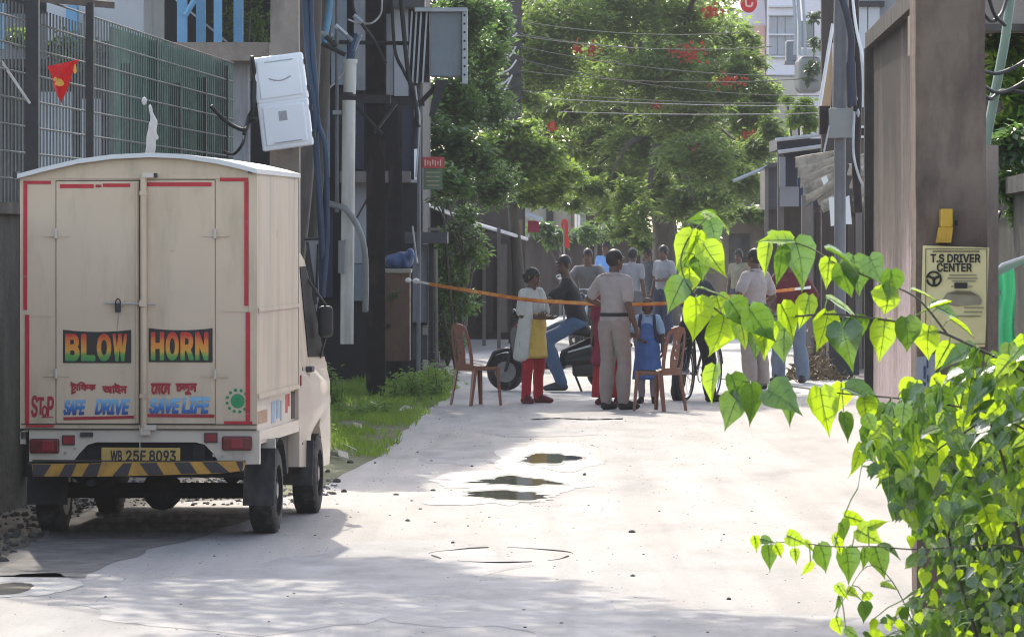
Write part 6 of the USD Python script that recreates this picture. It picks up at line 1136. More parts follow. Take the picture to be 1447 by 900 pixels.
def motorcycle(px, d, rz):
    t = thing('motorcycle', 'dark motorcycle facing the camera far down the lane', 'motorcycle', (P(px, 0, d)[0], d, 0), rz)
    o = lambda nm, m, mt='scooter_body', sm=40, par=None: obj(nm, m, mt, par or t, local=True, smooth=sm)
    for y in (.65, -.62): w = o('tyre', torus((0, y, .30), .245, .05), 'tyre'); o('rim', torus((0, y, .30), .20, .012, 24, 5), 'chrome', par=w); o('hub', MB().tube([(-.06, y, .3), (.06, y, .3)], .06, 10), 'scooter_trim', par=w)
    for s in (-1, 1): o('fork', MB().tube([(s * .09, .66, .30), (s * .09, .45, .95)], .022, 7), 'chrome'); o('mirror', ell((s * .36, .36, 1.24), [.06, .015, .04], 10), 'chrome'); o('mirror_stalk', MB().tube([(s * .25, .36, 1.04), (s * .35, .36, 1.22)], .008, 5), 'chrome')
    o('handlebar', MB().tube(curve([(-.38, .26, 1.06), (-.2, .40, 1.04), (.2, .40, 1.04), (.38, .26, 1.06)]), .014, 6), 'chrome'); o('headlight', soft(ell((0, .56, .90), [.10, .07, .10], 14), .05, 1), 'glass_dark'); o('tank', soft(mhull(ell((0, .28, .80), [.14, .14, .10]), ell((0, -.05, .78), [.10, .1, .06])), .06, 2)); o('seat', soft(mhull(ell((0, -.1, .80), [.11, .1, .05]), ell((0, -.65, .84), [.11, .08, .05])), .06, 2), 'seat_black'); o('engine', rbox(np.array((-.14, -.15, .25)), np.array((.14, .3, .62)), .05), 'scooter_trim'); o('fender', MB().tube([(0, .65 + .31 * math.cos(q), .30 + .31 * math.sin(q)) for q in np.linspace(.5, 2.4, 9)], .05, 7)); o('exhaust', MB().tube([(.14, .2, .22), (.15, -.7, .28)], .04, 8), 'chrome')
motorcycle(826, 73, math.radians(172))

# ================================================================ PEOPLE
BASE = dict(pelvis=(0, 0, .96), waist=(0, .005, 1.10), chest=(0, .005, 1.28), neck=(0, -.015, 1.455), head=(0, .02, 1.618))
for s, k in ((-1, 'l'), (1, 'r')):
    BASE |= {'sh_' + k: (s * .158, -.01, 1.41), 'el_' + k: (s * .215, -.03, 1.125), 'wr_' + k: (s * .225, .05, .88), 'hip_' + k: (s * .09, 0, .92), 'kn_' + k: (s * .10, .02, .50), 'an_' + k: (s * .105, -.03, .085), 'toe_' + k: (s * .125, .13, .03)}
def loft(rings, n=28, folds=0, amp=0.0, cy=0.0, seed=0):
    """closed skin through elliptical rings (x, y, z, rx, ry); folds grow towards the last ring"""
    v = []; K = len(rings)
    for i, (x, y, z, rx, ry) in enumerate(rings):
        for j in range(n):
            a = 2 * PI * j / n; w = 1 + amp * (i / (K - 1)) * math.cos(folds * a + seed + .6 * math.sin(2 * a)); v.append([x + rx * w * math.cos(a), y + ry * w * math.sin(a), z])
    f = [[i * n + j, (i + 1) * n + j, (i + 1) * n + (j + 1) % n, i * n + (j + 1) % n] for i in range(K - 1) for j in range(n)]
    return np.array(v), np.array(f)
def person(label, px, d, yaw, h, wear, pose=None, hair='short', skin='skin', head_yaw=0, head_pitch=0, lift=0.0, build=1.0, group=None, seed=1, curl=.5, x=None):
    k = h / 1.75; J = {a: np.array(b, float) for a, b in BASE.items()}
    for a, b in (pose or {}).items(): J[a] = np.array(b, float)
    px_ = P(px, 0, d)[0] if x is None else x
    t = thing('person', label, 'person', (px_, d, lift), math.radians(yaw), group)
    S = lambda m: (m if isinstance(m, trimesh.Trimesh) else as_tm(m)).copy().apply_scale(k)
    def o(nm, m, mt, par=None, sm=True): return obj(nm, S(m), mt, par or t, local=True, smooth=sm)
    # head frame
    Rm = trimesh.transformations.euler_matrix(math.radians(head_pitch), 0, math.radians(head_yaw), 'rxyz')[:3, :3]
    hd = J['head']; H = lambda q: hd + Rm @ np.array(q, float)
    def hell(q, r, n=16): return Manifold.sphere(1, n).scale(list(map(float, r))).transform(np.column_stack([Rm, H(q)]).tolist())
    b = build
    def torso(e):
        P_, W_, C_ = J['pelvis'], J['waist'], J['chest']
        return [mhull(ell(P_, [.155 * b + e, .105 * b + e, .10 + e]), ell(W_, [.135 * b + e, .095 * b + e, .08 + e])), mhull(ell(W_, [.135 * b + e, .095 * b + e, .08 + e]), ell(C_, [.155 * b + e, .105 * b + e, .12 + e])),
                mhull(ell(C_, [.15 * b + e, .10 * b + e, .12 + e]), ell(J['sh_l'], .048 + e * .6), ell(J['sh_r'], .048 + e * .6), ell(J['neck'] - [0, 0, .02], [.066 + e * .5, .06 + e * .5, .045]))]
    def arm(s, e, f0=0.0, f1=2.0, flare=0.0):
        A, B, C = J['sh_' + s], J['el_' + s], J['wr_' + s]; out = []
        pt = lambda u: A + (B - A) * u if u <= 1 else B + (C - B) * (u - 1)
        rad = lambda u: (.052 - .011 * u if u <= 1 else .041 - .013 * (u - 1))
        if f0 < 1: out.append(bone(pt(f0), rad(f0) + e, pt(min(1, f1)), rad(min(1, f1)) + e + (flare if f1 <= 1 else 0)))
        if f1 > 1: out.append(bone(pt(max(1, f0)), rad(max(1, f0)) + e, pt(f1), rad(f1) + e + flare))
        return out
    def leg(s, e, f1=2.0, loose=0.0):
        A, B, C = J['hip_' + s], J['kn_' + s], J['an_' + s]; out = [bone(A, [.088 * b + e, .095 * b + e, .09], B, .056 + e + loose * .5)]
        if f1 > 1: out += [bone(B, .056 + e + loose * .5, B * .62 + C * .38 + [0, -.012, 0], .053 + e + loose * .7), bone(B * .62 + C * .38 + [0, -.012, 0], .053 + e + loose * .7, B + (C - B) * (f1 - 1), .036 + e + loose)]
        return out
    def hand(s):
        wr, el = J['wr_' + s], J['el_' + s]; dv = (wr - el) / np.linalg.norm(wr - el); fw = np.array([0, 1.0, .15]); w = fw - dv * (fw @ dv)
        if np.linalg.norm(w) < .3: w = np.array([0, 0, 1.0]) - dv * dv[2]
        w /= np.linalg.norm(w); nn = np.cross(dv, w) * (1 if s == 'r' else -1); sx = 1
        inward = np.array([-1.0 if s == 'r' else 1.0, 0, 0]); nn = nn if nn @ inward > 0 else -nn
        pm = wr + dv * .085; out = [mhull(ell(wr, .024, 8), ell(wr + dv * .03, [.026, .026, .026], 8), *[ell(pm + w * q, .0125, 8) for q in (-.032, .032)])]
        for q, ln in ((.033, .072), (.011, .080), (-.011, .074), (-.032, .058)):
            a = pm + w * q; m1 = a + (dv * math.cos(curl * .6) + nn * math.sin(curl * .6)) * ln * .55; m2 = m1 + (dv * math.cos(curl * 1.5) + nn * math.sin(curl * 1.5)) * ln * .5; out += [bone(a, .0105, m1, .0095, 8), bone(m1, .0095, m2, .008, 8)]
        a = wr + dv * .03 + w * .026; m1 = a + (dv * .6 + w * .7 + nn * .25) * .045; m2 = m1 + (dv * .85 + w * .25 + nn * .35) * .034; return out + [bone(a, .013, m1, .011, 8), bone(m1, .011, m2, .009, 8)]
    # one continuous body
    parts = torso(0) + [bone(J['neck'] - [0, 0, .04], .062, hd - Rm @ np.array([0, .01, .06]), .056)]
    parts += [hell((0, -.012, .02), (.075, .094, .098), 20), mhull(hell((0, .02, -.03), (.062, .068, .06)), hell((0, .052, -.085), (.034, .030, .024), 12)), mhull(hell((0, .088, .012), (.009, .010, .012), 8), hell((0, .104, -.022), (.015, .012, .011), 8)), hell((-.076, -.012, -.005), (.012, .020, .032), 10), hell((.076, -.012, -.005), (.012, .020, .032), 10), hell((-.032, .074, .03), (.026, .018, .010), 8), hell((.032, .074, .03), (.026, .018, .010), 8), hell((0, .080, -.052), (.024, .014, .012), 8)]
    for s in 'lr':
        parts += arm(s, 0) + hand(s) + leg(s, 0) + [mhull(ell(J['an_' + s], .038, 10), ell(J['toe_' + s], [.042, .05, .025], 10), ell(J['an_' + s] + [0, -.035, -.045], [.03, .03, .03], 10))]
    o('body', soft(union(parts), .035, 4), skin)
    for sx in (-1, 1): o('eye', hell((sx * .031, .0845, .014), (.012, .007, .0065), 8), 'eye_dark'); o('eyebrow', hell((sx * .032, .088, .036), (.019, .007, .0045), 8), 'hair_black')
    o('mouth', hell((0, .091, -.052), (.021, .006, .006), 8), 'lip')
    # hair
    skull = hell((0, -.016, .026), (.083, .100, .102), 22); cut = Manifold.cube([.3, .3, .3], True).translate([0, .15 + .045, -.11]).rotate([-14, 0, 0]).transform(np.column_stack([Rm, hd]).tolist()); cut2 = Manifold.cube([.3, .3, .3], True).translate([0, 0, -.15 - .075]).transform(np.column_stack([Rm, hd]).tolist())
    hp = [skull - cut - cut2]
    if hair == 'bun': hp += [hell((0, -.115, .005), (.05, .045, .05)), hell((0, -.08, -.04), (.07, .05, .05))]
    if hair == 'long': hp += [mhull(hell((0, -.06, .0), (.078, .05, .08)), hell((0, -.085, -.22), (.06, .035, .06)))]
    if hair == 'bob': hp += [mhull(hell((-.065, -.03, .0), (.025, .05, .06)), hell((-.07, -.02, -.07), (.02, .04, .03))), mhull(hell((.065, -.03, .0), (.025, .05, .06)), hell((.07, -.02, -.07), (.02, .04, .03))), hell((0, .068, .062), (.06, .028, .03))]
    o('hair', soft(union(hp), .03, 2, .006, 40, seed), 'hair_black')
    # clothes
    for w in wear:
        kind, mt, a = w[0], w[1], (w[2] if len(w) > 2 else {})
        e = a.get('e', .016)
        if kind == 'shirt':
            ms = torso(e); hem = J['pelvis'][2] - a.get('hem', .06)
            for s in 'lr': ms += arm(s, e * .7 + .004, 0, a.get('sleeve', .62), a.get('flare', .006))
            u = union(ms); u = u.trim_by_plane([0, 0, 1], hem) if not a.get('nohem') else u
            o(a.get('name', 'shirt'), soft(u, .04, 5, a.get('wr', .019), 8, seed), mt)
            if a.get('collar'): o('collar', soft(mhull(ell(J['neck'] + [0, 0, .005], [.075, .07, .02]), ell(J['neck'] + [0, 0, .03], [.064, .060, .015])), .03, 2), mt)
        elif kind == 'trousers':
            ms = [ell(J['pelvis'] - [0, 0, .01], [.158 * b + e, .112 * b + e, .11])]
            for s in 'lr': ms += leg(s, e, a.get('len', 1.97), a.get('loose', .02))
            u = union(ms); u = u.trim_by_plane([0, 0, -1], -(J['pelvis'][2] + .08)) if not a.get('sit') else u
            o(a.get('name', 'trousers'), soft(u, .04, 5, a.get('wr', .022), 7, seed + 5), mt)
        elif kind == 'shoes':
            for s in 'lr': o('shoe', soft(mhull(ell(J['an_' + s] + [0, -.03, -.04], [.042, .045, .045]), ell(J['toe_' + s] + [0, .01, .008], [.046, .06, .036]), ell(J['an_' + s] + [0, .03, .0], [.042, .04, .035])).trim_by_plane([0, 0, 1], J['an_' + s][2] - .085), .03, 3), mt)
        elif kind == 'belt':
            z = J['pelvis'][2] + .075; o('belt', Manifold.cylinder(.038, 1, 1, 36).scale([.150 * b + .016, .106 * b + .018, 1]).translate([J['pelvis'][0], J['pelvis'][1], z - .02]), mt, sm=30)
        elif kind == 'skirt':
            q = a; z0 = J['pelvis'][2] + q.get('top', .12); z1 = q['hem']; r0, r1 = q.get('r0', .16), q.get('r1', .21); rings = [(0, 0, z0 + .01, .02, .02)] + [(q.get('dx', 0) * u, q.get('dy', 0) * u, z0 + (z1 - z0) * u, r0 * b + (r1 - r0) * u ** .7 + .02 * math.sin(PI * min(1, u * 2.2)), (r0 * .78 * b + (r1 * .82 - r0 * .78) * u ** .7) + .02 * math.sin(PI * min(1, u * 2.2))) for u in np.linspace(0, 1, 14)] + [(q.get('dx', 0), q.get('dy', 0), z1 + .002, .05, .05)]
            o(q.get('name', 'skirt'), loft(rings, 40, q.get('folds', 9), q.get('amp', .07), seed=seed), mt)
        elif kind == 'hull':
            o(a['name'], soft(union([bone(np.array(p0), r0, np.array(p1), r1) for p0, r0, p1, r1 in a['b']]), .035, 4, a.get('wr', .012), 14, seed), mt)
    return t
HANG = {}
# policeman at the chairs, seen from behind
person('policeman in pale uniform shirt and trousers standing beside the right chair', 868, 49.4, -36, 1.76,
       [('trousers', 'cloth_khaki_trouser', {'loose': .02, 'e': .012}), ('shirt', 'cloth_khaki', {'sleeve': .72, 'collar': 1, 'flare': .012, 'e': .014}), ('belt', 'cloth_belt'), ('shoes', 'cloth_shoe_black'), ('hull', 'cloth_khaki', {'name': 'epaulette', 'b': [((-.10, -.02, 1.472), [.03, .03, .008], (-.165, -.01, 1.455), [.025, .03, .008])]}), ('hull', 'cloth_khaki', {'name': 'epaulette', 'b': [((.10, -.02, 1.472), [.03, .03, .008], (.165, -.01, 1.455), [.025, .03, .008])]})],
       {'el_l': (-.345, .02, 1.20), 'wr_l': (-.24, .22, 1.10), 'el_r': (.225, -.05, 1.13), 'wr_r': (.22, .09, .90), 'an_l': (-.08, -.04, .085), 'toe_l': (-.10, .12, .03), 'kn_r': (.09, .06, .50), 'an_r': (.085, .05, .085), 'toe_r': (.13, .21, .03)}, skin='skin_dark', head_yaw=-18, build=1.05, seed=2)
# second policeman
person('policeman in pale uniform with hand on hip behind the leafy branch', 1067, 56.0, 42, 1.75,
       [('trousers', 'cloth_khaki_trouser', {'loose': .035, 'e': .022}), ('shirt', 'cloth_khaki', {'sleeve': .72, 'collar': 1, 'flare': .012, 'e': .016}), ('belt', 'cloth_belt'), ('shoes', 'cloth_shoe_black')],
       {'el_l': (-.34, -.05, 1.16), 'wr_l': (-.20, .09, 1.03), 'el_r': (.30, -.02, 1.14), 'wr_r': (.22, .14, 1.0)}, skin='skin_dark', head_yaw=14, build=1.08, seed=3)
# woman in yellow
person('woman in yellow tunic, pale shawl and red leggings with folded arms', 752, 51.3, -132, 1.55,
       [('trousers', 'cloth_crimson', {'loose': .012, 'e': .012, 'name': 'leggings', 'wr': .015}), ('skirt', 'cloth_yellow', {'hem': .58, 'r0': .165, 'r1': .215, 'folds': 7, 'amp': .05, 'top': .2, 'name': 'tunic'}), ('shirt', 'cloth_shawl', {'sleeve': .85, 'flare': .012, 'e': .02, 'name': 'tunic_top', 'hem': -.10}),
        ('hull', 'cloth_shawl', {'name': 'shawl', 'b': [((.10, .02, 1.45), [.06, .07, .03], (.175, .06, 1.16), [.07, .09, .08]), ((.175, .06, 1.18), [.06, .10, .08], (.225, .0, .60), [.055, .13, .06]), ((-.10, .02, 1.45), [.05, .07, .03], (-.06, .12, 1.22), [.05, .03, .06])]}), ('shoes', 'cloth_maroon_dark')],
       {'el_l': (-.235, .03, 1.13), 'wr_l': (.02, .20, 1.13), 'el_r': (.235, .03, 1.13), 'wr_r': (-.02, .23, 1.10), 'an_l': (-.15, -.03, .085), 'toe_l': (-.19, .12, .03), 'kn_l': (-.12, .02, .50), 'an_r': (.15, .02, .085), 'toe_r': (.22, .16, .03), 'kn_r': (.12, .04, .5)}, hair='bun', skin='skin_dark', head_yaw=8, seed=4)
# man on the scooter
person('man in black shirt and jeans sitting on the scooter', 0, 55.4, 86, 1.74,
       [('trousers', 'cloth_denim', {'loose': .02, 'e': .02, 'sit': 1}), ('shirt', 'cloth_black', {'sleeve': .8, 'flare': .01, 'e': .022, 'hem': .03}), ('shoes', 'cloth_slate')],
       {'pelvis': (0, -.20, .86), 'waist': (0, -.16, 1.0), 'chest': (0, -.10, 1.19), 'neck': (0, -.07, 1.375), 'head': (0, -.02, 1.55), 'sh_l': (-.19, -.08, 1.32), 'sh_r': (.19, -.08, 1.32), 'el_l': (-.32, .12, 1.14), 'wr_l': (-.30, .20, 1.04), 'el_r': (.30, .10, 1.14), 'wr_r': (.30, .20, 1.03), 'hip_l': (-.10, -.18, .84), 'hip_r': (.10, -.18, .84), 'kn_l': (-.26, .20, .62), 'an_l': (-.30, -.02, .10), 'toe_l': (-.34, .15, .04), 'kn_r': (.20, .22, .70), 'an_r': (.15, .16, .34), 'toe_r': (.16, .32, .33)}, x=P(SX + 8, 0, 55.4)[0], skin='skin_dark', head_yaw=-30 + 80, seed=5)
# woman in maroon behind the policeman
person('woman in maroon and red dress half hidden behind the first policeman', 862, 50.9, 165, 1.50,
       [('skirt', 'cloth_crimson', {'hem': .10, 'r0': .17, 'r1': .235, 'folds': 11, 'amp': .08, 'name': 'skirt'}), ('skirt', 'cloth_maroon', {'hem': .52, 'r0': .18, 'r1': .255, 'folds': 8, 'amp': .06, 'top': .2, 'name': 'long_tunic'}), ('shirt', 'cloth_maroon', {'sleeve': .9, 'e': .025, 'hem': -.02, 'name': 'tunic_top'}), ('shoes', 'cloth_maroon_dark')], {'el_l': (-.25, -.02, 1.12), 'wr_l': (-.24, .08, .90)}, hair='long', skin='skin_dark', seed=6)
# schoolchild
person('schoolchild in blue uniform with a backpack behind the right chair', 915, 51.3, 172, 1.20,
       [('trousers', 'cloth_white', {'loose': .01, 'e': .008, 'len': 1.95, 'name': 'socks'}), ('skirt', 'cloth_school_blue', {'hem': .40, 'r0': .165, 'r1': .25, 'folds': 12, 'amp': .09, 'name': 'skirt'}), ('shirt', 'cloth_school_shirt', {'sleeve': .75, 'flare': .012, 'e': .016, 'collar': 1, 'hem': .0}), ('hull', 'cloth_school_blue', {'name': 'pinafore', 'b': [((0, .10, 1.0), [.12, .03, .06], (0, .105, 1.26), [.10, .035, .07])]}),
        ('hull', 'cloth_navy', {'name': 'strap', 'b': [((-.11, .02, 1.46), [.028, .06, .02], (-.135, .12, 1.22), [.026, .02, .04]), ((-.135, .12, 1.22), [.026, .02, .04], (-.16, .03, 1.02), [.02, .05, .03])]}), ('hull', 'cloth_navy', {'name': 'strap', 'b': [((.11, .02, 1.46), [.028, .06, .02], (.135, .12, 1.22), [.026, .02, .04]), ((.135, .12, 1.22), [.026, .02, .04], (.16, .03, 1.02), [.02, .05, .03])]}),
        ('hull', 'cloth_navy', {'name': 'backpack', 'b': [((0, -.20, 1.36), [.17, .10, .1], (0, -.22, 1.02), [.19, .12, .1])]}), ('shoes', 'cloth_shoe_black')],
       {'head': (0, .03, 1.62), 'el_r': (.25, .04, 1.13), 'wr_r': (.10, .20, 1.05), 'el_l': (-.25, .0, 1.12), 'wr_l': (-.26, .10, .90)}, hair='bob', skin='skin_dark', head_pitch=-10, build=.95, seed=7)
# person with bicycle
person('person in dark clothes standing over the bicycle behind the branch', 982, 51.9, -40, 1.66,
       [('trousers', 'cloth_black', {'loose': .02, 'e': .02}), ('shirt', 'cloth_slate', {'sleeve': 1.7, 'e': .02}), ('shoes', 'cloth_shoe_black')], {'hip_l': (-.11, 0, .92), 'kn_l': (-.22, .05, .50), 'an_l': (-.28, .0, .085), 'toe_l': (-.32, .16, .03), 'kn_r': (.20, .03, .50), 'an_r': (.26, -.04, .085), 'toe_r': (.30, .12, .03), 'el_l': (-.28, .16, 1.18), 'wr_l': (-.26, .36, 1.06), 'el_r': (.28, .16, 1.18), 'wr_r': (.26, .36, 1.06)}, skin='skin_dark', seed=8)
# person in maroon at the right
person('person in dark maroon top and grey jeans near the right wall', 1116, 58.5, 160, 1.70, [('trousers', 'cloth_denim_grey', {'loose': .035, 'e': .02}), ('shirt', 'cloth_maroon_dark', {'sleeve': .95, 'e': .03, 'flare': .01, 'hem': .16}), ('shoes', 'cloth_shoe_black')],
       {'an_l': (-.17, -.03, .085), 'toe_l': (-.20, .13, .03), 'kn_l': (-.14, .02, .5), 'an_r': (.17, -.03, .085), 'toe_r': (.20, .13, .03), 'kn_r': (.14, .02, .5), 'el_l': (-.34, .0, 1.15), 'wr_l': (-.22, .16, 1.02), 'el_r': (.34, .0, 1.15), 'wr_r': (.22, .16, 1.02)}, skin='skin_dark', build=1.15, seed=9)
# onlookers farther down
person('man in patterned grey shirt seated on the far motorcycle', 830, 73, 172, 1.72, [('trousers', 'cloth_slate', {'sit': 1}), ('shirt', 'cloth_grey_print', {'sleeve': .8, 'e': .018, 'hem': .05}), ('shoes', 'cloth_shoe_black')],
       {'pelvis': (0, -.25, .92), 'waist': (0, -.20, 1.06), 'chest': (0, -.13, 1.25), 'neck': (0, -.10, 1.43), 'head': (0, -.05, 1.60), 'sh_l': (-.19, -.11, 1.38), 'sh_r': (.19, -.11, 1.38), 'el_l': (-.33, .10, 1.18), 'wr_l': (-.33, .20, 1.08), 'el_r': (.33, .10, 1.18), 'wr_r': (.33, .20, 1.08), 'hip_l': (-.1, -.22, .88), 'hip_r': (.1, -.22, .88), 'kn_l': (-.22, .22, .60), 'an_l': (-.22, .05, .10), 'toe_l': (-.24, .2, .05), 'kn_r': (.22, .22, .60), 'an_r': (.22, .05, .10), 'toe_r': (.24, .2, .05)}, skin='skin_dark', seed=10)
TR_ = lambda m, s=.02: ('trousers', m, {'loose': s, 'e': .018})
person('man in light blue shirt standing behind the far motorcycle', 857, 88, 150, 1.80, [TR_('cloth_slate'), ('shirt', 'cloth_sky', {'e': .015}), ('shoes', 'cloth_shoe_black')], skin='skin_dark', seed=11)
person('man in white shirt right behind the first policeman', 894, 77, -30, 1.70, [TR_('cloth_grey_print'), ('shirt', 'cloth_white', {'e': .015, 'collar': 1}), ('shoes', 'cloth_shoe_black')], {'el_l': (-.3, .04, 1.14), 'wr_l': (-.2, .2, 1.08)}, skin='skin_dark', seed=12)
person('dark clothed person standing left of the man in the white polo', 916, 90, 120, 1.66, [TR_('cloth_slate'), ('shirt', 'cloth_slate', {'e': .015}), ('shoes', 'cloth_shoe_black')], skin='skin_dark', seed=13)
person('man in white polo shirt and dark trousers far down the lane', 938, 80, 140, 1.74, [TR_('cloth_navy'), ('shirt', 'cloth_white', {'e': .018, 'collar': 1, 'hem': .10}), ('shoes', 'cloth_shoe_black')], {'el_l': (-.28, .05, 1.14), 'wr_l': (-.12, .2, 1.12)}, skin='skin_dark', build=1.05, seed=14)
person('woman in cream top just left of the second policeman', 1044, 84, 150, 1.66, [TR_('cloth_slate'), ('shirt', 'cloth_cream', {'e': .018, 'hem': .2}), ('shoes', 'cloth_shoe_black')], hair='bun', skin='skin_dark', seed=17)
person('person in bluish clothes between second policeman and right wall', 1090, 78, 185, 1.72, [TR_('cloth_slate'), ('shirt', 'cloth_navy', {'e': .015, 'sleeve': 1.8}), ('shoes', 'cloth_shoe_black')], skin='skin_dark', seed=18)

# ================================================================ BARRIER TAPE
t = thing('barrier_tape', 'orange barrier tape stretched across the lane before the people', 'tape', P(850, 430, 50.6))
pts = curve([P(586, 397, 53.3), P(612, 402, 52.4), P(660, 410, 51.2), P(740, 422.5, 50.6), P(800, 427, 50.5), P(870, 430, 50.55), P(950, 428, 51.2), P(1010, 422, 53.5), P(1052, 416, 57.0), P(1100, 411, 57.7), P(1146, 406, 58.2)], 6)
def band(p, w, m, nm):
    n = len(p); s = np.linspace(0, 1, n); tw = .35 * np.sin(s * 19) ; off = np.column_stack([0 * s, np.sin(tw) * w, np.cos(tw) * w]); v = np.vstack([p + off, p - off, p + off + [0, .002, 0], p - off + [0, .002, 0]])
    f = [[i, n + i, n + i + 1, i + 1] for i in range(n - 1)] + [[2 * n + i + 1, 3 * n + i + 1, 3 * n + i, 2 * n + i] for i in range(n - 1)]; obj(nm, MB().raw(v, f), m, t)
band(pts[5:-3], .019, 'tape_orange', 'band'); band(pts[:6], .015, 'tape_white', 'pale_end'); band(pts[-4:], .018, 'tape_white', 'pale_end')
obj('lower_edge', MB().tube(pts[5:-3] - [0, -.004, .021], .004, 4), 'sign_red', t)

# ================================================================ FOREGROUND SHRUB
rl = np.random.default_rng(90)
def heart(base, dv, nv, L, W, droop=.18, fold=.16, r=None):
    dv = dv / np.linalg.norm(dv); nv = nv - dv * (nv @ dv); nv /= np.linalg.norm(nv) + 1e-9; s = np.cross(dv, nv); bd, ka, kb = rl.normal() * .10 * L, rl.uniform(.82, 1.15), rl.uniform(.82, 1.15)
    mid = [0, .14, .36, .60, .82, 1.0]; ed = [(-.07, .17), (.05, .40), (.26, .50), (.50, .40), (.74, .17), (.88, .055)]
    cz = lambda q, w: -droop * L * q * q + fold * W * abs(w) * 1.2 + .05 * W * math.sin(9 * q + 4 * w) * abs(w)
    V = [base + dv * L * q + nv * cz(q, 0) + s * bd * q * q for q in mid]
    for sg in (1, -1): V += [base + dv * L * q + s * (sg * w * W * (ka if sg > 0 else kb) * rl.uniform(.92, 1.08) + bd * q * q) + nv * cz(q, w) for q, w in ed]
    F = []
    for o, fl in ((6, 0), (12, 1)):
        tr = [(0, 1, o + 1), (0, o + 1, o), (1, 2, o + 2), (1, o + 2, o + 1), (2, 3, o + 3), (2, o + 3, o + 2), (3, 4, o + 4), (3, o + 4, o + 3), (4, 5, o + 5), (4, o + 5, o + 4)]
        F += [q if fl else q[::-1] for q in tr]
    return np.array(V), np.array(F)
sh = thing('foreground_shrub', 'sunlit shrub with heart shaped leaves reaching in from the right', 'shrub', (1.62, 11.6, 0))
BR = {'main': ([(1500, 560), (1447, 525), (1372, 488), (1325, 468), (1270, 455), (1178, 444), (1123, 447), (1060, 446), (1032, 450), (1006, 433), (975, 408), (962, 372), (972, 338), (998, 308)], 11.4, 12.3, 2.2),
      'upper': ([(1340, 474), (1300, 425), (1262, 404), (1228, 392), (1180, 372), (1148, 352), (1110, 340), (1085, 338)], 11.6, 12.1, 1.7),
      'mid': ([(1500, 640), (1420, 592), (1340, 572), (1252, 561), (1190, 556), (1128, 547), (1060, 540), (1018, 535)], 11.3, 12.0, 1.8),
      'low': ([(1500, 780), (1400, 770), (1300, 776), (1240, 772), (1180, 772), (1120, 766), (1072, 768)], 11.2, 11.8, 1.5),
      'hang': ([(1380, 600), (1320, 640), (1290, 690), (1284, 730)], 11.5, 11.4, 1.5), 'hang2': ([(1260, 562), (1238, 600), (1220, 650), (1212, 690)], 11.6, 11.6, 1.2),
      'stem': ([(1500, 1000), (1470, 860), (1440, 760), (1420, 660), (1400, 600)], 11.6, 11.4, 4.0), 'stem2': ([(1400, 1010), (1380, 900), (1350, 800), (1330, 700), (1320, 620)], 11.9, 11.6, 3.2), 'twig': ([(1300, 900), (1260, 820), (1225, 800), (1190, 850)], 11.7, 11.7, 1.0)}
bp = []; petiole = MB(); veins = MB()
for nm, (pts, d0, d1, w) in BR.items():
    c = curve([P(x, y, d0 + (d1 - d0) * i / (len(pts) - 1)) for i, (x, y) in enumerate(pts)], 5); obj('branch', MB().tube(c, np.linspace(w, w * .45, len(c)) / 560, 6), 'twig', sh, smooth=True); bp.append(c)
bp = np.vstack(bp); bpx = np.column_stack([CX + bp[:, 0] / bp[:, 1] * FPX, HZ - (bp[:, 2] - EYE) / bp[:, 1] * FPX])
